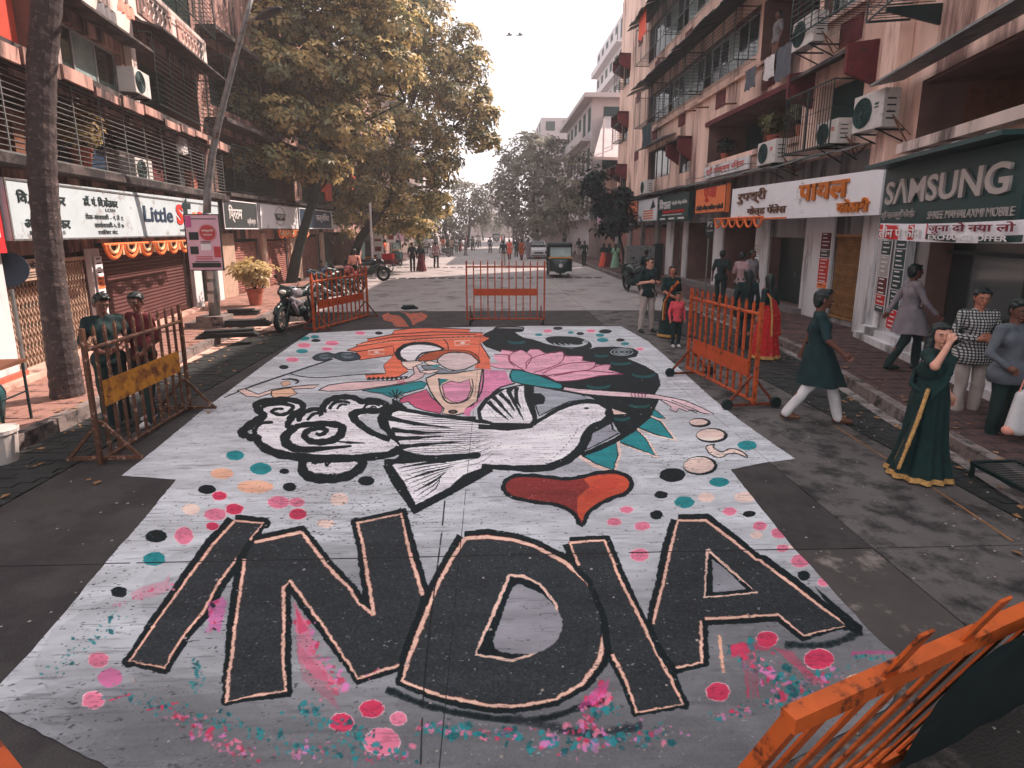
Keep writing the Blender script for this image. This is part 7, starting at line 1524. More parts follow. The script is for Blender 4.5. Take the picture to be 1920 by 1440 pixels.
# 4 three men by the phone shop
L = G(1692, 692, .15)
person('man in a long grey kurta and dark leggings walking by the phone shop', L, rad(75), 1.72, dict(ankL=(.09, -.20, .09), kneeL=(.09, -.20, .51), ankR=(-.09, .26, .10), kneeR=(-.09, .06, .50), elL=(.24, .12, 1.12), wrL=(.26, .22, .90), elR=(-.24, -.10, 1.12), wrR=(-.25, -.26, .95)), 'skin_dark', 'short', 'grey_kurta', 'dark_trousers', sleeve='long', long_shirt=.7, turn=rad(10))
L = G(1805, 788)
t, J, T = person('man in a checked shirt and pale trousers holding a phone near the woman in green', L, rad(-12), 1.70, dict(elR=(-.26, .02, 1.10), wrR=(-.10, -.22, 1.10), elL=(.26, .02, 1.10), wrL=(.06, -.20, 1.12), ankR=(-.12, -.05, .085)), 'skin', 'short', 'checked', 'khaki', sleeve='long', turn=rad(-12), tilt=rad(12), hands={'R': dict(d=(.9, -.3, .1), s=(0, 0, 1), c=.6), 'L': dict(d=(-.9, -.2, .1), s=(0, 0, 1), c=.6)}, shoes='letter_brown', long_shirt=.12)
L = G(1868, 835)
t, J, T = person('man in a grey blue shirt carrying a pale bag at the right edge', L, rad(6), 1.66, dict(elR=(-.27, .02, 1.10), wrR=(-.20, -.15, .98), elL=(.26, .04, 1.10), wrL=(.27, -.06, .88)), 'skin_dark', 'tousled', 'denim_shirt', 'dark_trousers', sleeve='long', turn=rad(-20), tilt=rad(14), long_shirt=.1)
bag = thing('shopping_bag', 'pale cloth bag with a pink bottom held by the man at the right edge', 'bag', L + Vector((-.02, -.24, 0)), rad(6)); V, Q = sdf_mesh([('c', (-.10, 0, .30), (-.06, 0, .66), .055, .03, .08), ('c', (.10, 0, .30), (.06, 0, .66), .055, .03, .08), ('c', (0, 0, .28), (0, 0, .68), .07, .035, .1), ('c', (.04, .0, .3), (.02, .01, .62), .06, .04, .04)], .011, .06); npmesh('sack', V, Q, 'white_cotton', bag, smooth=True)
V, Q = sdf_mesh([('c', (-.135, 0, .275), (.135, 0, .275), .053, .053, .02)], .011); npmesh('pink_bottom', V, Q, 'salmon', bag, smooth=True); b = MB(); b.tube([(-.07, 0, .69), (-.03, 0, .84), (.03, 0, .84), (.07, 0, .69)], .008, 6); b.build('handle', 'salmon', bag)
# 5 people behind the right barricade and at the shops
L = G(1432, 672)
t, J, T = person('woman in a bright red printed sari behind the near end of the orange barricade', L, rad(-150), 1.60, {}, 'skin', 'long', 'black_shirt', None, turn=rad(-50))
skirt(t, [(1.1, 0, 0, .15, .13), (.9, 0, 0, .19, .17), (.6, 0, 0, .22, .2), (.3, 0, 0, .26, .24), (.04, 0, 0, .31, .28)], 'sari_red', pleats=11, amp=.02, border='gold_zari')
drape(t, [((.12, -.05, 1.42), (.05, .03, 0)), ((.05, .13, 1.2), (.09, 0, .05)), ((-.02, .17, .9), (.12, 0, 0)), ((-.02, .2, .5), (.13, 0, 0))], 0, 'sari_red', 'pallu', border='gold_zari')
L = G(1392, 652)
t, J, T = person('long haired woman in dark clothes and jeans behind the orange barricade', L, rad(170), 1.62, {}, 'skin', 'long', 'black_shirt', 'jeans', turn=rad(20), sleeve='long', long_shirt=.35)
for (x, y, z, lab, sh, r_) in ((1348, 575, .15, 'man in a dark shirt standing at the open jewellery shop', 'black_shirt', 150), (1385, 588, .15, 'man in a pale shirt standing nearest the jewellery shop pillar', 'mauve', 120), (1404, 578, .15, 'man in a white shirt facing out of the jewellery shop', 'grey_kurta', 20), (1208, 548, 0, 'man in a black shirt behind the couple beside the parked motorcycle', 'black_shirt', 200)):
    person(lab, G(x, y, z), rad(r_), 1.68, {}, 'skin_dark', 'short', sh, 'jeans' if x == 1385 else 'dark_trousers', sleeve='short', detail=1)
# 6 the two youths at the left
L = G(222, 800)
person('youth in a black shirt looking down behind the yellow banded barricade', L, rad(48), 1.66, dict(elR=(-.25, .02, 1.12), wrR=(-.12, -.22, 1.02), elL=(.25, .02, 1.12), wrL=(.08, -.24, 1.04), kneeR=(-.10, -.03, .49), ankR=(-.12, -.12, .085)), 'skin_dark', 'tousled', 'black_shirt', 'dark_trousers', turn=rad(8), tilt=rad(24), hands={'R': dict(d=(.8, -.4, .0), s=(0, 0, 1), c=.6), 'L': dict(d=(-.8, -.4, 0), s=(0, 0, 1), c=.6)})
L = G(283, 785)
person('youth in a maroon shirt and white shoes behind the yellow banded barricade', L, rad(-20), 1.64, dict(elR=(-.25, .02, 1.12), wrR=(-.14, -.2, 1.0), elL=(.25, .02, 1.1), wrL=(.2, -.16, .95), kneeL=(.12, -.06, .50), ankL=(.26, -.24, .085), kneeR=(-.06, -.02, .49), ankR=(-.02, .05, .085)), 'skin_dark', 'short', 'maroon_cloth', 'dark_trousers', turn=rad(30), tilt=rad(15), shoes='white_cotton')
L = G(668, 548)
person('man in a pale pink shirt standing behind the orange barricade near the forked tree', L, rad(170), 1.7, {}, 'skin_dark', 'short', 'salmon', 'dark_trousers', detail=1)
# 7 the crowd up the street: a few built figures, copied
protos = {}
protos['walk'] = person('man in a mauve shirt and dark trousers walking away on the left', G(818, 503), rad(178), 1.72, dict(ankL=(.09, .18, .10), kneeL=(.09, .0, .49), ankR=(-.09, -.16, .085), kneeR=(-.09, -.12, .50), elL=(.24, -.05, 1.1), wrL=(.26, -.16, .9)), 'skin_dark', 'short', 'mauve', 'dark_trousers', detail=1, group='people walking in the street')[0]
protos['stand'] = person('man in a beige shirt standing by the parked scooters', G(847, 479), rad(150), 1.7, {}, 'skin_dark', 'short', 'beige', 'dark_trousers', detail=1, group='people walking in the street')[0]
protos['kurta'] = person('person in a long coral kurta walking away in the middle of the road', G(955, 487), rad(185), 1.68, dict(ankL=(.08, .12, .09), ankR=(-.08, -.1, .09)), 'skin_dark', 'short', 'coral', 'maroon_cloth', detail=1, long_shirt=.85, sleeve='long', group='people walking in the street')[0]
t, J, T = person('woman in a red skirt and black top on the far right pavement edge', G(1131, 504), rad(160), 1.6, {}, 'skin_dark', 'long', 'black_shirt', None, detail=1, group='people walking in the street'); skirt(t, [(1.1, 0, 0, .14, .12), (.8, 0, 0, .19, .17), (.4, 0, 0, .26, .24), (.04, 0, 0, .33, .3)], 'coral', 'skirt', 10, .02, 36); protos['skirt'] = t
def clone(kind, label, loc, rz, top=None, bottom=None, h=None):
    src = protos[kind]; r = src.copy(); COL.objects.link(r); r.location = loc; r.rotation_euler = (0, 0, rz); r['label'] = label
    if h: r.scale = (h / 1.7,) * 3
    for c in [o for o in SRC[kind]]:
        q = c.copy(); COL.objects.link(q); q.parent = r
        st = c.name.split('.')[0]; m_ = top if st in ('shirt', 'kurta_skirt') else (bottom if st in ('trousers', 'skirt') else None)
        if m_: q.material_slots[0].link = 'OBJECT'; q.material_slots[0].material = M[m_]
    return r
SRC = {k: kids(v) for k, v in protos.items()}
crowd = [('stand', 774, 509, 'woman in dark clothes standing with a friend before the parked scooters', 'black_shirt', 'dark_trousers', 20), ('skirt', 790, 509, 'woman in a long dark dress beside her friend before the parked scooters', 'black_shirt', 'maroon_cloth', 10),
         ('walk', 856, 474, 'man in a pale shirt walking left of the orange shorts', 'white_cotton', 'jeans', 190), ('walk', 863, 471, 'boy in a black top and orange shorts in the left crowd', 'black_shirt', 'orange_cloth', 170), ('kurta', 873, 479, 'woman in a long grey kurta at the second speed bump', 'grey_cloth', 'grey_cloth', 100),
         ('walk', 885, 470, 'man in a dark jacket walking at the edge of the left crowd', 'denim_shirt', 'dark_trousers', 200), ('walk', 919, 475, 'lone man in a dark shirt walking in the middle of the far road', 'denim_shirt', 'dark_trousers', 170), ('walk', 944, 497, 'boy in a dark jacket and light trousers behind the middle barricade', 'black_shirt', 'khaki', 180),
         ('kurta', 978, 488, 'woman in an orange and brown sari left of the white car', 'sari_orange', 'maroon_cloth', 200), ('kurta', 990, 486, 'man in a pale grey kurta in front of the white car', 'grey_kurta', 'grey_kurta', 190), ('skirt', 1008, 484, 'girl in a flared coral dress before the white car', 'coral', 'coral', 150), ('stand', 968, 482, 'man in dark clothes among the group in coral', 'black_shirt', 'dark_trousers', 170),
         ('walk', 1095, 499, 'man in dark clothes walking between the rickshaw and the right pavement', 'black_shirt', 'dark_trousers', 180), ('stand', 1106, 480, 'person in a magenta top on the far right pavement', 'magenta', 'dark_trousers', 30), ('kurta', 1121, 486, 'woman in a salmon dress holding an orange bag on the far right', 'salmon', 'dark_trousers', 60),
         ('skirt', 1141, 505, 'woman in a dark long dress between the red skirt and the mint dress', 'black_shirt', 'maroon_cloth', 170), ('skirt', 1153, 506, 'woman in a mint green long skirt beside the drooping tree', 'mint', 'mint', 160), ('stand', 700, 492, 'person in a teal shirt sitting by the parked rickshaw', 'denim_shirt', 'jeans', 120), ('stand', 722, 488, 'person in an orange shirt behind the handcart', 'orange_cloth', 'jeans', 90),
         ('stand', 800, 476, 'person in a white shirt behind the silver scooter', 'white_cotton', 'dark_trousers', 180), ('stand', 809, 474, 'second person in white behind the silver scooter', 'white_cotton', 'dark_trousers', 200), ('walk', 831, 473, 'person in an orange top among the left crowd', 'orange_cloth', 'dark_trousers', 160), ('skirt', 840, 470, 'woman in a black dress at the edge of the left crowd', 'black_shirt', 'dark_trousers', 200)]
for (k, x, y, lab, a, b_, r_) in crowd: clone(k, lab, G(x, y), rad(r_), a, b_)
cr = random.Random(9); cols = ['black_shirt', 'beige', 'grey_cloth', 'coral', 'mauve', 'denim_shirt', 'white_cotton', 'maroon_cloth', 'salmon', 'khaki']
cn = dict(black_shirt='dark', beige='beige', grey_cloth='grey', coral='coral', mauve='mauve', denim_shirt='blue grey', white_cotton='white', maroon_cloth='maroon', salmon='salmon', khaki='khaki'); kn = dict(walk='walking', stand='standing', kurta='in a long kurta')
for i in range(22):
    left = cr.random() < .5; x = cr.uniform(850, 900) if left else cr.uniform(940, 1010); y = cr.uniform(450, 464); k = cr.choice(['walk', 'stand', 'kurta']); c_ = cr.choice(cols)
    r = clone(k, 'tiny distant figure in %s %s on the far %s' % (cn[c_], kn[k], 'left' if left else 'right'), G(x, y), cr.uniform(0, 6.3), c_, cr.choice(['dark_trousers', 'jeans', 'khaki'])); r['group'] = 'distant crowd far up the street'

for i in range(14):
    x, y = cr.choice([(cr.uniform(846, 892), cr.uniform(463, 473)), (cr.uniform(965, 1002), cr.uniform(466, 476)), (cr.uniform(1070, 1100), cr.uniform(468, 482))]); k = cr.choice(['walk', 'stand', 'kurta', 'skirt']); c_ = cr.choice(cols); kn['skirt'] = 'in a long skirt'
    r = clone(k, 'small far figure in %s %s near the %s side' % (cn[c_], kn[k], 'left' if x < 900 else ('right pavement' if x > 1050 else 'coral group')), G(x, y), cr.uniform(0, 6.3), c_, cr.choice(['dark_trousers', 'jeans', 'khaki'])); r['group'] = 'people walking in the street'
# ------------------------------------------------------------------ vehicles
dm('auto_yellow', srgb((226, 160, 74)), .45, var=.08); dm('fairing_grey', srgb((150, 150, 156)), .3, .3, var=.1, scale=3); dm('car_white', srgb((210, 210, 212)), .25, var=.04); dm('lamp_glass', srgb((216, 214, 206)), .15, var=.05); dm('red_lamp', srgb((150, 24, 20)), .3, var=.05); dm('canvas_black', (0.007, 0.018, 0.018), .7, var=.3, scale=5, bump=.2, bscale=30); dm('scooter_silver', srgb((158, 160, 164)), .3, .4, var=.08); dm('scooter_teal', srgb((44, 84, 88)), .35, .1, var=.1)
def wheel(parent, c, r, w, axis, name='wheel', spokes=5, tyre='tyre', rim='grey_metal'):
    b = MB(); b.ring(c, r - w / 2, w / 2, axis, 24, 8); wh = b.build(name, tyre, parent, smooth=True)
    b = MB(); b.ring(c, r - w * 1.05, w * .16, axis, 24, 5); b.disc(c, r * .16, axis, w * .8, 10)
    for k in range(spokes):
        a = 2 * math.pi * k / spokes + .3; e = (r - w) ; d = {'Y': (math.cos(a) * e, 0, math.sin(a) * e), 'X': (0, math.cos(a) * e, math.sin(a) * e)}[axis]; b.bar(c, Vector(c) + Vector(d), .028, .018)
    b.build('rim', rim, wh); return wh
def sd(parent, name, prims, m, res=.014, k=.03): V, Q = sdf_mesh([tuple(p) for p in prims], res, k); return npmesh(name, V, Q, m, parent, smooth=True)
def motorbike(label, loc, rz, tank='fairing_grey', fair='fairing_grey', lean=.14, sporty=True, group='parked motorcycles and scooters'):
    t = thing('motorcycle', label, 'motorcycle', loc, rz, group); t.rotation_euler = (lean, 0, rz)
    wheel(t, (.68, 0, .30), .30, .11, 'Y', 'front_wheel'); wheel(t, (-.66, 0, .30), .30, .13, 'Y', 'rear_wheel')
    b = MB()
    for y in (-.09, .09): b.tube([(.68, y, .30), (.44, y, .86)], .024, 8)
    b.build('fork', 'dark_metal', t)
    sd(t, 'front_mudguard', [('c', (.68 + .33 * math.cos(a), 0, .3 + .33 * math.sin(a)), (.68 + .33 * math.cos(a + .35), 0, .3 + .33 * math.sin(a + .35)), .05, .05) for a in [.5 + k * .35 for k in range(5)]], 'black_paint')
    sd(t, 'fuel_tank', [('c', (.28, 0, .84), (.02, 0, .80), .15, .12), ('e', (.22, 0, .88), (.18, .14, .09))], tank)
    sd(t, 'seat', [('c', (-.06, 0, .76), (-.38, 0, .78), .085, .10), ('c', (-.38, 0, .84), (-.72, 0, .93), .08, .055)], 'black_paint')
    sd(t, 'tail', [('c', (-.40, 0, .74), (-.80, 0, .90), .07, .045)], tank)
    sd(t, 'engine', [('c', (.14, -.09, .42), (.14, .09, .42), .15, .15), ('c', (-.08, -.08, .38), (-.08, .08, .38), .13, .13), ('c', (.2, 0, .45), (.26, 0, .64), .1, .09)], 'dark_metal')
    if sporty:
        for sy in (-1, 1): sd(t, 'side_fairing', [('c', (.52, sy * .10, .74), (.16, sy * .16, .60), .05, .06), ('c', (.46, sy * .13, .62), (.22, sy * .15, .36), .045, .04), ('c', (.30, sy * .15, .58), (.02, sy * .15, .50), .045, .03)], fair, k=.06)
        sd(t, 'front_cowl', [('c', (.60, -.07, .86), (.60, .07, .86), .09, .09), ('c', (.56, -.1, .95), (.56, .1, .95), .05, .05), ('c', (.66, 0, .80), (.70, 0, .76), .07, .04)], 'black_paint')
    sd(t, 'headlamp', [('e', (.665, 0, .88), (.06, .09, .05))], 'lamp_glass', .012)
    b = MB(); b.tube([(.36, -.36, 1.0), (.44, -.14, .98), (.46, 0, .97), (.44, .14, .98), (.36, .36, 1.0)], .016, 8); hb = b.build('handlebar', 'dark_metal', t)
    for s_ in (-1, 1):
        q = MB(); q.tube([(.44, s_ * .2, 1.0), (.50, s_ * .27, 1.14)], .007, 5); q.tube([(.50, s_ * .27, 1.14), (.49, s_ * .27, 1.17), (.485, s_ * .27, 1.21)], [.03, .05, .03], 8, squash=.5); q.build('mirror', 'dark_metal', t)
    b = MB(); b.tube([(.2, -.13, .3), (-.1, -.17, .24), (-.45, -.2, .34), (-.78, -.22, .46)], [.025, .03, .05, .05], 10); b.build('exhaust', 'steel', t, smooth=True)
    b = MB(); b.bar((-.66, .1, .3), (-.05, .08, .42), .04); b.bar((-.66, -.1, .3), (-.05, -.08, .42), .04); b.tube([(-.5, .1, .36), (-.34, .08, .72)], .025, 8); b.build('swingarm', 'dark_metal', t)
    b = MB(); b.bar((.0, .12, .3), (-.08, .30, .04), .018); b.build('side_stand', 'dark_metal', t)
    b = MB(); b.box((-.86, 0, .66), (.015, .16, .10)); b.build('number_plate', 'white_paint', t)
    return t
A_, B_ = G(512, 628), G(592, 600); h_ = math.atan2(A_.y - B_.y, A_.x - B_.x)
mc = A_.lerp(B_, .5)
mk = motorbike('grey sport motorcycle leaning on its stand in front of the big tree', mc, h_, lean=-.12); mk.scale = (1.1,) * 3
PBK = [(628, 566, 70, 'black motorcycle parked right behind the orange barricade', 'black_paint'), (650, 552, 60, 'second dark motorcycle behind the orange barricade nearer the forked tree', 'maroon'), (612, 556, 75, 'dark motorcycle parked between the tall tree and the orange barricade', 'sign_blue'), (690, 528, 20, 'dark motorcycle parked in front of the handcart', 'black_paint'), (1190, 548, 100, 'black motorcycle parked by the right kerb under the drooping tree', 'black_paint')]
KM = tree_of(mk)
for (x, y, r_, lab, m_) in PBK:
    c_ = copy_thing(mk, G(x, y), rad(r_), lab, children=KM); c_.rotation_euler = (-.12, 0, rad(r_))
    for q in kids(c_):
        if q.name.split('.')[0] in ('fuel_tank', 'tail', 'side_fairing'): q.material_slots[0].link = 'OBJECT'; q.material_slots[0].material = M[m_]
def scooter(label, loc, rz, m):
    t = thing('scooter', label, 'scooter', loc, rz, 'parked motorcycles and scooters')
    wheel(t, (.62, 0, .23), .23, .10, 'Y', 'front_wheel'); wheel(t, (-.55, 0, .23), .23, .10, 'Y', 'rear_wheel')
    sd(t, 'front_apron', [('c', (.52, -.12, .95), (.46, -.14, .35), .05, .05), ('c', (.52, .12, .95), (.46, .14, .35), .05, .05), ('c', (.54, 0, .98), (.5, 0, .32), .10, .06), ('c', (.46, -.12, .3), (-.1, -.12, .28), .04, .05), ('c', (.46, .12, .3), (-.1, .12, .28), .04, .05)], m, k=.08)
    sd(t, 'rear_body', [('c', (-.1, 0, .55), (-.75, 0, .66), .15, .09), ('c', (-.2, -.1, .45), (-.6, -.1, .5), .1, .08), ('c', (-.2, .1, .45), (-.6, .1, .5), .1, .08)], m, k=.06)
    sd(t, 'front_mudguard', [('c', (.5, 0, .45), (.72, 0, .46), .07, .05)], m); sd(t, 'seat', [('c', (.0, 0, .74), (-.65, 0, .80), .10, .08)], 'black_paint'); sd(t, 'headlamp', [('e', (.58, 0, 1.0), (.07, .08, .06))], 'lamp_glass', .012)
    b = MB(); b.tube([(.42, -.32, 1.06), (.5, 0, 1.04), (.42, .32, 1.06)], .018, 8); b.build('handlebar', 'dark_metal', t)
    for s_ in (-1, 1): q = MB(); q.tube([(.46, s_ * .22, 1.06), (.48, s_ * .28, 1.22)], .008, 5); q.disc((.48, s_ * .28, 1.25), .05, 'X', .015, 10); q.build('mirror', 'dark_metal', t)
    b = MB(); b.box((.15, 0, .30), (.45, .3, .04)); b.build('footboard', 'dark_metal', t); return t
sc = scooter('silver scooter parked across the left side behind the walking man', G(797, 484), rad(12), 'scooter_silver'); KS = tree_of(sc)
for (x, y, r_, lab, m_) in ((830, 482, 195, 'dark scooter right of the silver one by the left crowd', 'black_paint'), (742, 498, -50, 'teal scooter standing in front of the parked rickshaw', 'scooter_teal')):
    c_ = copy_thing(sc, G(x, y), rad(r_), lab, children=KS)
    for q in kids(c_):
        if q.name.split('.')[0] in ('front_apron', 'rear_body', 'front_mudguard'): q.material_slots[0].link = 'OBJECT'; q.material_slots[0].material = M[m_]
def rickshaw(label, loc, rz):
    t = thing('auto_rickshaw', label, 'auto rickshaw', loc, rz, 'black and yellow auto rickshaws')
    def sec(x, w, z0, z1, rt=.18, rb=.08):
        P = []
        for (cy, cz, r, a0) in ((w / 2 - rb, z0 + rb, rb, -90), (w / 2 - rt, z1 - rt, rt, 0), (-w / 2 + rt, z1 - rt, rt, 90), (-w / 2 + rb, z0 + rb, rb, 180)):
            for k in range(5): a = rad(a0 + k * 22.5); P.append((x, cy + r * math.cos(a), cz + r * math.sin(a)))
        return P
    b = MB(); b.loft([sec(1.28, .62, .32, .78, .12), sec(1.20, .95, .26, .92), sec(1.02, 1.18, .24, 1.0), sec(.92, 1.22, .24, 1.02)]); b.build('front_cowl', 'black_paint', t, smooth=True)
    b = MB(); b.loft([sec(.92, 1.26, 1.0, 1.06, .02, .02), sec(1.06, 1.2, 1.0, 1.06, .02, .02)]); b.build('yellow_band', 'auto_yellow', t)
    b = MB(); b.loft([sec(1.0, 1.16, 1.56, 1.70, .06, .02), sec(.6, 1.26, 1.56, 1.78, .1, .02), sec(-.4, 1.28, 1.56, 1.80, .12, .02), sec(-1.15, 1.24, 1.48, 1.74, .14, .02)]); b.build('canopy', 'canvas_black', t, smooth=True)
    b = MB()
    for s_ in (-1, 1): b.bar((1.0, s_ * .56, 1.04), (.93, s_ * .54, 1.6), .05); b.bar((.1, s_ * .62, .6), (.1, s_ * .62, 1.6), .04)
    b.bar((.95, -.56, 1.58), (.95, .56, 1.58), .05); b.build('windscreen_frame', 'black_paint', t)
    b = MB(); b.add([(.985, -.53, 1.07), (.985, .53, 1.07), (.935, .51, 1.56), (.935, -.51, 1.56)], [(0, 1, 2, 3)]); b.build('windscreen', 'glass_pale', t)
    b = MB(); b.loft([sec(-.2, 1.28, .28, .72, .05), sec(-.7, 1.3, .28, .78, .05), sec(-1.2, 1.26, .32, 1.5, .1)]); b.build('rear_body', 'black_paint', t)
    b = MB(); b.b2((-.21, -.645, .60), (-1.15, -.655, .70)); b.b2((-.21, .645, .60), (-1.15, .655, .70)); b.b2((-1.1, -.63, .72), (-.45, -.61, 1.5)); b.b2((-1.1, .61, .72), (-.45, .63, 1.5)); b.build('side_panel', 'canvas_black', t)
    b = MB(); b.b2((-.22, -.66, .46), (-1.15, -.656, .56)); b.b2((-.22, .656, .46), (-1.15, .66, .56)); b.build('yellow_side_band', 'auto_yellow', t)
    b = MB(); b.b2((.92, -.58, .26), (-.25, .58, .32)); b.build('floor', 'dark_metal', t); b = MB(); b.b2((-.5, -.5, .6), (-.2, .5, .82)); b.b2((-.62, -.5, .8), (-.5, .5, 1.25)); b.b2((.2, -.2, .5), (.5, .2, .78)); b.build('seat', 'maroon', t)
    sd(t, 'headlamp', [('e', (1.27, 0, .64), (.05, .10, .10))], 'lamp_glass', .012); b = MB(); b.ring((1.28, 0, .64), .105, .014, 'X', 16, 5); b.build('headlamp_ring', 'steel', t)
    for s_ in (-1, 1): b = MB(); b.b2((1.20, s_ * .22, .24), (1.27, s_ * .56, .34)); b.build('bumper_plate', 'white_paint', t)
    b = MB(); b.disc((1.30, 0, .86), .04, 'X', .02, 10); b.build('badge', 'steel', t)
    wheel(t, (1.05, 0, .21), .21, .11, 'Y', 'front_wheel')
    for s_ in (-1, 1): wheel(t, (-.85, s_ * .56, .21), .21, .11, 'Y', 'rear_wheel')
    for s_ in (-1, 1): b = MB(); b.bar((.97, s_ * .6, 1.3), (1.0, s_ * .72, 1.3), .015); b.box((1.0, s_ * .74, 1.3), (.02, .09, .14)); b.build('mirror', 'black_paint', t)
    return t
L = G(1048, 518); rk = rickshaw('black and yellow auto rickshaw driving towards the camera on the right of the road', L, rad(-93)); KR_ = tree_of(rk)
copy_thing(rk, G(722, 496), rad(-20), 'black auto rickshaw parked sideways on the left beyond the forked tree', children=KR_)
copy_thing(rk, G(931, 455), rad(-90), 'tiny far auto rickshaw near the end of the road', children=KR_)
# white car, nose to the camera, behind the walkers
L = G(1010, 486) + Vector((0, 1.8, 0)); t = thing('parked_car', 'white hatchback car facing the camera behind the walkers in coral', 'car', L, rad(-90))
def csec(x, w, z0, z1, w2=None):
    w2 = w2 or w * .9; return [(x, -w / 2 * .94, z0), (x, -w / 2, z0 + .18), (x, -w / 2, (z0 + z1) / 2), (x, -w2 / 2, z1 - .06), (x, -w2 / 2 + .12, z1), (x, w2 / 2 - .12, z1), (x, w2 / 2, z1 - .06), (x, w / 2, (z0 + z1) / 2), (x, w / 2, z0 + .18), (x, w / 2 * .94, z0)]
b = MB(); b.loft([csec(1.78, 1.35, .28, .62), csec(1.70, 1.52, .2, .78), csec(1.3, 1.62, .2, .90), csec(.75, 1.66, .2, .98), csec(-1.2, 1.66, .2, 1.0), csec(-1.72, 1.55, .24, .95)]); b.build('body', 'car_white', t, smooth=False)
b = MB(); b.loft([csec(.78, 1.46, .97, 1.0, 1.4), csec(.2, 1.42, .97, 1.44, 1.14), csec(-.9, 1.42, .97, 1.46, 1.14), csec(-1.5, 1.4, .97, 1.05, 1.3)]); cb = b.build('cabin_glass', 'glass_dark', t)
b = MB(); b.b2((.22, -.56, 1.45), (-.95, .56, 1.49))
for s_ in (-1, 1): b.bar((.80, s_ * .70, .99), (.20, s_ * .58, 1.46), .06); b.bar((-1.5, s_ * .68, 1.0), (-.9, s_ * .58, 1.47), .09); b.bar((-.3, s_ * .72, .99), (-.3, s_ * .60, 1.46), .06)
b.build('roof', 'car_white', t)
for s_ in (-1, 1):
    sd(t, 'headlight', [('c', (1.68, s_ * .50, .66), (1.58, s_ * .66, .70), .07, .06)], 'lamp_glass', .014); wheel(t, (1.15, s_ * .74, .29), .29, .17, 'Y', 'wheel'); wheel(t, (-1.15, s_ * .74, .29), .29, .17, 'Y', 'wheel')
    b = MB(); b.bar((.6, s_ * .8, 1.0), (.6, s_ * .92, 1.02), .03); b.box((.58, s_ * .95, 1.03), (.06, .14, .11)); b.build('mirror', 'car_white', t)
b = MB(); b.b2((1.76, -.38, .46), (1.80, .38, .60)); b.b2((1.72, -.6, .26), (1.78, .6, .34)); b.build('grille', 'dark_metal', t); b = MB(); b.b2((1.80, -.25, .36), (1.82, .25, .46)); b.build('number_plate', 'white_paint', t)
copy_thing(t, G(860, 462), rad(-80), 'far white car standing in the left crowd', children=tree_of(t)); copy_thing(rk, G(805, 470), rad(-110), 'far auto rickshaw behind the silver scooter on the left', children=KR_)
# handcart with crates
L = G(712, 512); t = thing('handcart', 'dark wooden handcart loaded in front of the parked rickshaw', 'handcart', L, rad(-12)); b = MB(); b.b2((-.9, -.45, .55), (.9, .45, .78)); b.bar((.9, -.4, .6), (1.5, -.35, .8), .04); b.bar((.9, .4, .6), (1.5, .35, .8), .04); b.build('tray', 'maroon', t)
for s_ in (-1, 1): wheel(t, (.35, s_ * .52, .30), .30, .05, 'Y', 'wheel', 10)
b = MB(); b.bar((-.7, -.4, .0), (-.7, -.4, .56), .05); b.bar((-.7, .4, .0), (-.7, .4, .56), .05); b.build('leg', 'wood', t)
q = thing('red_crate', 'red plastic crate on the end of the handcart', 'crate', L + Vector((.55, -.12, .78)), rad(-12)); b = MB(); b.b2((-.3, -.22, 0), (.3, .22, .05)); b.b2((-.3, -.22, .05), (-.27, .22, .32)); b.b2((.27, -.22, .05), (.3, .22, .32)); b.b2((-.27, -.22, .05), (.27, -.19, .32)); b.b2((-.27, .19, .05), (.27, .22, .32)); b.build('crate_shell', 'sign_red', q)
q = thing('white_sack', 'white sack on the handcart behind the red crate', 'sack', L + Vector((.15, .1, .78)), 0); sd(q, 'sack', [('c', (-.2, 0, .12), (.2, 0, .12), .14, .14), ('c', (0, 0, .2), (.05, 0, .38), .1, .05)], 'white_cotton', .016)

# ------------------------------------------------------------------ street furniture and small things
L = G(1322, 548, .15); t = thing('parking_sign', 'small dark oval parking sign on a thin pole on the right pavement', 'street sign', L); top = zat(1322, 420, L); lo = zat(1322, 455, L)
b = MB(); b.tube([(0, 0, 0), (0, 0, top - .1)], .03, 8); b.build('pole', 'grey_metal', t)
b = MB(); rz_ = (top - lo) / 2; V = [(.17 * math.cos(a), -.04, (top + lo) / 2 + rz_ * math.sin(a)) for a in [k * math.pi / 12 for k in range(24)]]; b.add(V + [(x, y - .015, z) for x, y, z in V], [tuple(range(24)), tuple(range(47, 23, -1))] + [(k, (k + 1) % 24, 24 + (k + 1) % 24, 24 + k) for k in range(24)]); b.build('oval_plate', 'sign_grey', t)
text('P2', 'letter_white', t, -.09, (top + lo) / 2 + .08, w=.18, h=.2, y=-.062, depth=.004, bold=.02); text('पार्किंग', 'letter_white', t, -.11, (top + lo) / 2 - .12, w=.22, h=.12, y=-.062, depth=.004)
g_ = WL.at(3.1, 1.9, .9); t = thing('round_sign', 'dark blue round sign seen edge on at the left edge of the picture', 'street sign', AT(12, 505, 8.8)); b = MB(); b.disc((0, 0, 0), .27, 'X', .03, 22); o = b.build('disc', 'sign_blue', t); o.rotation_euler = (0, 0, rad(-62)); b = MB(); b.bar((0, 0.03, -.3), (0, .03, -1.6), .04); b.build('pole', 'grey_metal', t)
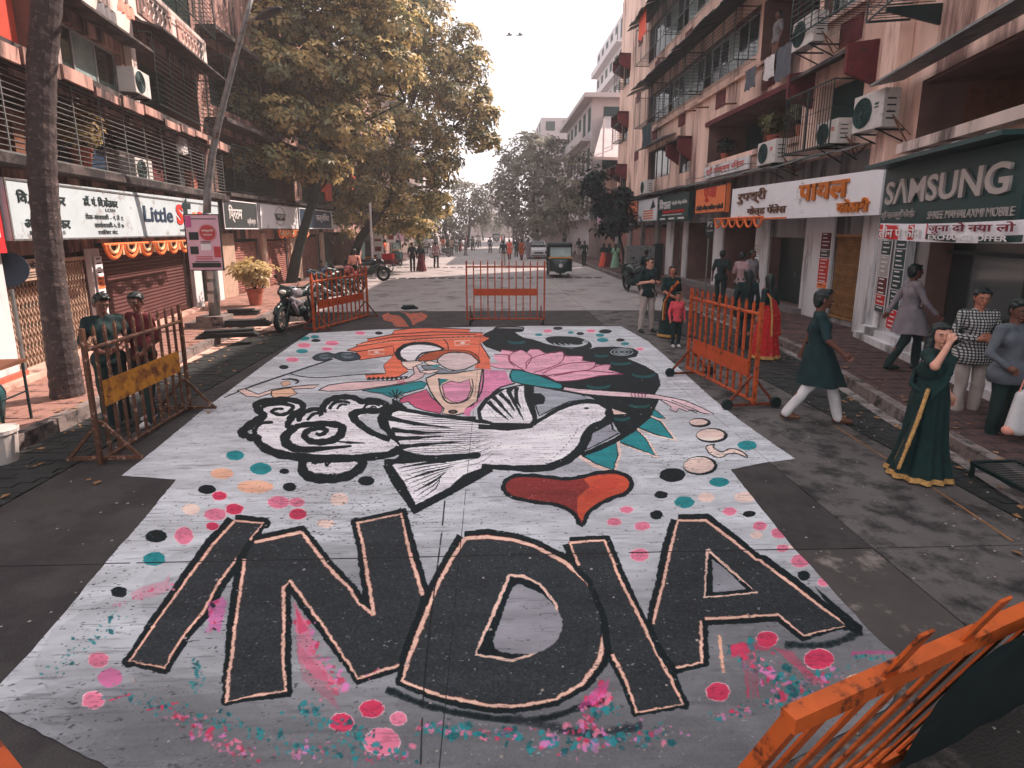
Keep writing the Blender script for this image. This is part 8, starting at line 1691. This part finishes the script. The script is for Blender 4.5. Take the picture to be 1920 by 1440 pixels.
# white pillar at the left edge, table, bucket, blue tub
L = G(30, 728, .15); t = thing('white_column', 'white painted column at the left edge beside the lattice gate', 'column', L + Vector((-.25, .1, 0)), WL.rz); b = MB(); b.b2((-.42, -.05, .0), (.32, .3, 2.0)); b.build('shaft', 'white_plaster', t); b = MB(); b.b2((-.5, -.14, 0), (.36, -.055, .16)); b.build('base', 'terracotta', t)
L = G(40, 800, .15); t = thing('small_table', 'small metal legged wooden table on the pavement at the left edge', 'table', L + Vector((-.35, .0, 0)), rad(8)); b = MB(); b.b2((-.45, -.22, .70), (.30, .30, .74)); b.build('tabletop', 'wood', t)
for (x, y) in ((-.42, -.2), (.27, -.2), (-.42, .27), (.27, .27)): b = MB(); b.bar((x, y, 0), (x, y, .7), .022); b.build('leg', 'dark_metal', t)
b = MB(); b.bar((-.42, -.2, .35), (.27, -.2, .35), .016); b.bar((.27, -.2, .35), (.27, .27, .35), .016); b.bar((.27, -.2, .2), (-.42, -.2, .2), .016); b.build('crossbar', 'dark_metal', t)
t = thing('blue_tub', 'blue and white tub under the small table at the left edge', 'tub', L + Vector((-.45, .1, 0)), 0); sd(t, 'tub_body', [('c', (0, 0, .1), (0, 0, .34), .16, .2)], 'scooter_teal', .016)
L = G(8, 868); t = thing('white_bucket', 'white plastic bucket standing at the left kerb', 'bucket', L + Vector((-.04, .04, 0))); b = MB(); b.tube([(0, 0, 0), (0, 0, .3), (0, 0, .32), (0, 0, .36)], [.13, .155, .17, .17], 20); b.build('bucket_body', 'plastic_white', t, smooth=False); b = MB(); b.ring((0, 0, .36), .165, .008, 'Z', 20, 5); b.build('rim', 'plastic_white', t); b = MB(); b.tube([(.165 * math.cos(a), .03, .34 - .12 * math.sin(a)) for a in [k * math.pi / 8 for k in range(9)]], .004, 4); b.build('handle', 'dark_metal', t)
# plant pot by the motorcycle
def pot_plant(label, loc, s_, seed, n=70, leafm=('leaf_gold',)):
    t = thing('potted_plant', label, 'potted plant', loc); b = MB(); b.tube([(0, 0, 0), (0, 0, .42 * s_), (0, 0, .43 * s_), (0, 0, .5 * s_)], [.17 * s_, .23 * s_, .26 * s_, .26 * s_], 16); b.build('pot', 'terracotta', t); b = MB()
    for k in range(7): a = k * .9; b.tube([(0, 0, .4 * s_), (.12 * s_ * math.cos(a), .12 * s_ * math.sin(a), .8 * s_), (.3 * s_ * math.cos(a), .3 * s_ * math.sin(a), 1.15 * s_)], .014 * s_, 5)
    b.build('stem', 'bark', t); leaf_mass('foliage', t, [((0, 0, 1.05 * s_), .55 * s_, .5 * s_, .4 * s_)], n / .2, .2 * s_, list(leafm), seed, 6); return t
pot_plant('bushy potted plant in a clay pot left of the grey motorcycle', G(480, 572, .15), 1.0, 51)
pot_plant('leafy potted plant beside the air conditioner on the first floor balcony', WB.at(20.6, 4.96, -.4), .75, 52, 60, ('leaf_green',))
pot_plant('trailing potted plant at the left corner of the first floor balcony', WB.at(16.9, 4.96, -.4), .6, 53, 40, ('leaf_dark',))
pot_plant('small potted plant at the right end of the first floor balcony', WB.at(22.5, 4.96, -.3), .7, 54, 50, ('leaf_green',))
pot_plant('dry yellow creeper in the caged balcony behind the palm trunk', WL.at(6.3, 3.56, .0), .8, 55, 60)
# loose slabs and stones around the lamp post
for i, (x, y, w, d_, r_, lab) in enumerate([(452, 612, 1.3, .35, 12, 'dark stone slab lying between the lamp post and the motorcycle'), (430, 632, 1.2, .3, 14, 'long dark slab lying at the kerb below the lamp post'), (455, 590, .9, .3, 8, 'dark wooden plank on the pavement behind the plant pot'), (1148, 514, .5, .3, 0, 'dark box lying in the right gutter before the drooping tree'), (765, 579, .45, .35, 20, 'dark folded cloth lying on the road above the orange paint patch')]):
    t = thing(['stone_slab', 'stone_slab', 'plank', 'dark_box', 'folded_cloth'][i], lab, ['slab', 'slab', 'plank', 'box', 'cloth'][i], G(x, y, .15 if i < 3 else 0) + Vector((0, 0, 0)), rad(r_)); b = MB()
    for k in range(3 if i < 3 else 2): b.box((RNG.uniform(-.05, .05), RNG.uniform(-.03, .03), .03 + k * .055), (w - k * .12, d_ - k * .04, .05), rz=RNG.uniform(-.06, .06))
    b.build('layer', 'block_dark' if i != 4 else 'black_shirt', t)
# drain ramp at the near right kerb
A, B = G(1822, 868, .15), G(1990, 955, .15); d = (B - A).normalized(); t = thing('ramp_grating', 'dark metal bar grating ramp over the gutter at the near right kerb', 'grating', A, math.atan2(d.y, d.x)); L_ = 1.5
b = MB()
for (p, q) in (((0, 0, 0), (L_, 0, 0)), ((0, .42, .02), (L_, .42, .02)), ((0, 0, 0), (0, .42, .02)), ((L_, 0, 0), (L_, .42, .02)), ((L_ / 2, 0, 0), (L_ / 2, .42, .02))): b.bar(p, q, .035)
b.build('frame', 'dark_metal', t)
for k in range(30):
    x = .05 + k * (L_ - .1) / 29; b = MB(); b.bar((x, .02, .003), (x, .40, .02), .014); b.build('grating_bar', 'steel', t)
b = MB()
for x in (0.02, L_ / 2, L_ - .02): b.bar((x, 0, 0), (x, 0, -.14), .03)
b.build('leg', 'dark_metal', t)
# air conditioners
(u, z) = WB.px(1420, 312, .75); ac_unit(WB, u, z, 1.05, .62, .45, 'white air conditioner with a round fan hung below the first floor balcony', mark='letter_red')
(u, z) = WB.px(1602, 252, .75); ac_unit(WB, u, z, .95, .72, .5, 'large pale air conditioner on the wall right of the maroon hood', fan='l', mark='scooter_teal')
(u, z) = WB.px(1530, 278, .6); ac_unit(WB, u, z, .85, .55, .3, 'air conditioner inside the barred cage under the maroon hood', mark='letter_red')
(u, z) = WB.px(1488, 108, .7); ac_unit(WB, u, z + .1, 1.0, .68, .45, 'air conditioner in the upper cage of the pink block')
(u, z) = WB.px(1199, 365, .75); ac_unit(WB, u, z, 1.3, .65, .4, 'small far air conditioner above the optician sign')
(u, z) = WL.px(253, 172, .6); ac_unit(WL, u, z, .75, .5, .3, 'air conditioner in the dark balcony on the left building')
(u, z) = WL.px(246, 340, .3); ac_unit(WL, u, z, .85, .52, .1, 'white air conditioner unit standing in the caged balcony on the left')
# laundry
def cloth_hang(label, p, w, h, m, rz, stripes=False):
    t = thing('hanging_cloth', label, 'laundry', p, rz, 'laundry hung out to dry'); V = []; n = 12
    for i in range(n + 1):
        for j in range(6): V.append((w * i / n, .03 * math.sin(i * 1.4 + j * .4) * (1 + j * .2), -h * j / 5 * (1 + .06 * math.sin(i * 2.2))))
    npmesh('fabric', V, [(i * 6 + j, i * 6 + j + 1, i * 6 + 6 + j + 1, i * 6 + 6 + j) for i in range(n) for j in range(5)], m, t, smooth=True)
    b = MB(); b.bar((-.05, 0, .005), (w + .05, 0, .005), .012); b.build('line', 'dark_metal', t); return t
for (W_, x, y, x2, y2, m_, o_, lab) in ((WB, 1433, 112, 1452, 142, 'white_cotton', .2, 'striped white towels hanging over the second floor parapet'), (WB, 1455, 95, 1483, 140, 'denim_shirt', .2, 'grey blue cloth hanging over the second floor parapet'), (WB, 1204, 240, 1222, 268, 'jeans', .7, 'dark wet clothes hanging under the far cage'), (WB, 1198, 35, 1212, 60, 'coral', .9, 'coral cloth hanging outside the top floor cage'), (WB, 1398, 135, 1417, 160, 'denim_shirt', .4, 'dark rolled mat hanging from the end of the cage'),
                                 (WL, 183, 0, 215, 35, 'grey_cloth', .5, 'white and grey printed towel hanging at the top left'), (WL, 222, -5, 248, 24, 'salmon', .5, 'pinkish white cloth hanging beside the printed towel'), (WL, 335, 255, 350, 290, 'white_cotton', .45, 'white striped cloth in the caged balcony on the left')):
    (u0, z1), (u1, z0) = W_.px(x, y, o_), W_.px(x2, y2, o_); cloth_hang(lab, W_.at(u0, z1, o_), max(.2, u1 - u0), max(.25, z1 - z0), m_, W_.rz)
t = person('person leaning out of the open second floor balcony of the pink block', WB.at(*WB.px(1476, 68, -.2)[:1], 7.0, .1), WB.rz, 1.65, {}, 'skin_dark', 'short', 'grey_cloth', None, shoes=None, detail=1)
# twisted cables, strings of bunting and far posts
for (x, y0, y1, lab) in ((1078, 470, 403, 'white post on the right beyond the rickshaw'), (700, 520, 380, 'thin street pole on the left by the forked tree')):
    g_ = G(x, y0); t = thing('street_pole', lab, 'pole', g_); b = MB(); b.tube([(0, 0, 0), (0, 0, zat(x, y1, g_))], .06, 8); b.build('post', 'far_white', t)
g_ = G(1120, 490); t = thing('notice_board', 'white notice board on posts behind the group on the right', 'notice board', g_); b = MB(); b.b2((-.1, -.05, 2.2), (1.3, 0, 4.3)); b.build('panel', 'poster_pink', t); b = MB(); b.b2((.1, -.06, 3.0), (1.1, -.05, 3.15)); b.b2((.1, -.06, 2.6), (1.1, -.05, 2.75)); b.b2((.4, -.06, 3.5), (.8, -.05, 4.0)); b.build('print_patch', 'sign_blue', t); b = MB(); b.bar((0, 0, 0), (0, 0, 2.2), .06); b.bar((1.2, 0, 0), (1.2, 0, 2.2), .06); b.build('post', 'grey_metal', t)
g_ = G(752, 480); t = thing('event_poster', 'pink and white poster board beyond the parked rickshaw', 'poster', g_); s_ = g_.y / F_PX; b = MB(); b.b2((-10 * s_, -.03, zat(752, 452, g_)), (10 * s_, 0, zat(752, 423, g_))); b.build('board', 'poster_pink', t); b = MB(); b.disc((3 * s_, -.035, zat(752, 433, g_)), 5 * s_, 'Y', .01, 16); b.build('red_disc', 'poster_red', t); b = MB(); b.bar((0, 0.01, 0), (0, .01, zat(752, 452, g_)), .06); b.build('post', 'grey_metal', t)
g_ = G(1090, 478, .1); t = thing('red_kiosk', 'small red and white kiosk cabinet beside the right pavement', 'kiosk', g_ + Vector((.4, 0, 0))); b = MB(); b.b2((-.35, -.3, 0), (.35, .3, 1.5)); b.build('cabinet', 'sign_red', t); b = MB(); b.b2((-.25, -.31, .6), (.25, -.3, 1.4)); b.build('white_panel', 'sign_white', t)
g_ = G(1190, 520, .15); t = thing('meter_cabinet', 'grey metal cabinet by the shutters beside the drooping tree', 'cabinet', g_ + Vector((.5, .8, 0))); b = MB(); b.b2((-.8, -.25, .1), (.6, .25, 1.5)); b.build('cabinet_body', 'grey_metal', t); b = MB(); b.b2((.62, -.25, .1), (1.0, .25, 1.6)); b.build('dark_locker', 'dark_metal', t)
for (x, y) in ((955, 66), (975, 66)):
    p = AT(x, y, 60); t = thing('bird', ['small dark bird flying left in the open sky', 'small dark bird flying right in the open sky'][x > 960], 'bird', p); sd(t, 'body', [('c', (-.18, 0, 0), (.15, 0, .02), .05, .08), ('e', (.24, 0, .05), (.06, .05, .05)), ('c', (-.18, 0, 0), (-.36, 0, .0), .03, .05)], 'hair', .02); b = MB()
    for s_ in (-1, 1): b.add([(-.1, 0, .03), (.12, 0, .03), (.05, s_ * .3, .16), (-.12, s_ * .55, .05), (-.16, s_ * .25, .12)], [(0, 1, 2, 4), (4, 2, 3)])
    b.build('wing', 'hair', t)
# overhead wires
t = thing('overhead_wires', 'thin black wires sagging along the left building fronts', 'wires', (-7.5, 6, 0))
for k in range(4): b = MB(); b.tube([(-.5 - .25 * k - .09 * i, i * 2.2, 3.6 + .14 * k - .22 * math.sin(math.pi * i / 9)) for i in range(10)], .011, 4); b.build('wire', 'dark_metal', t)

# fallen leaves and scraps in the gutters and on the pavements
V = []; F_ = []; lr = random.Random(4)
for k in range(900):
    side = lr.random() < .6; y = lr.uniform(3, 26)
    x = (kx(KL, y) + lr.gauss(.0, .7)) if side else (kx(KR, y) + lr.gauss(-.1, .35)); e = .02
    on = (x < kx(KL, y) + .0) if side else (x > kx(KR, y)); z = .165 if on else .012
    if (side and wallL(y) + .2 > x) or (not side and x > wallR(y)): continue
    a = lr.uniform(0, 6.3); L_ = lr.uniform(.03, .10); w = L_ * .4; c_, s_ = math.cos(a), math.sin(a); o = len(V)
    V += [(x, y, z), (x + c_ * L_ * .5 - s_ * w, y + s_ * L_ * .5 + c_ * w, z + lr.uniform(0, .02)), (x + c_ * L_, y + s_ * L_, z + lr.uniform(0, .015)), (x + c_ * L_ * .5 + s_ * w, y + s_ * L_ * .5 - c_ * w, z + lr.uniform(0, .02))]; F_.append((o, o + 1, o + 2, o + 3))
npmesh('fallen_leaves', V, F_, mat('dry_leaf', srgb((150, 112, 76)), .8, var=.5, scale=3), kind='stuff')
V = []; F_ = []
for k in range(1500):
    y = 2.2 + 14 * lr.random() ** 1.5; x = lr.uniform(-4.3, 4.8); r = lr.uniform(.003, .011); o = len(V); z = .008
    if -4.6 < x < 3.4 and lr.random() < .6: continue
    V += [(x - r, y - r, z), (x + r, y - r * .6, z), (x + r * .7, y + r, z), (x - r * .8, y + r * .8, z), (x, y, z + r * .8)]; F_ += [(o, o + 1, o + 4, o + 4), (o + 1, o + 2, o + 4, o + 4), (o + 2, o + 3, o + 4, o + 4), (o + 3, o, o + 4, o + 4)]
b = MB(); b.add(V, [f[:3] for f in F_]); b.build('grit', mat('grit_pale', srgb((170, 162, 158)), .9, var=.4), kind='stuff')

# ------------------------------------------------------------------ the air
hz = bpy.data.materials.new('hazy_air'); hz.use_nodes = True; nt = hz.node_tree; nt.nodes.clear(); o_ = nt.nodes.new('ShaderNodeOutputMaterial'); v_ = nt.nodes.new('ShaderNodeVolumePrincipled')
v_.inputs['Color'].default_value = (.98, .96, .97, 1); v_.inputs['Density'].default_value = .0019; v_.inputs['Anisotropy'].default_value = .25; nt.links.new(v_.outputs[0], o_.inputs['Volume'])
b = MB(); b.b2((-132, -32, -1.1), (132, 432, 36)); M['haze'] = hz; b.build('haze', 'haze', kind='stuff')
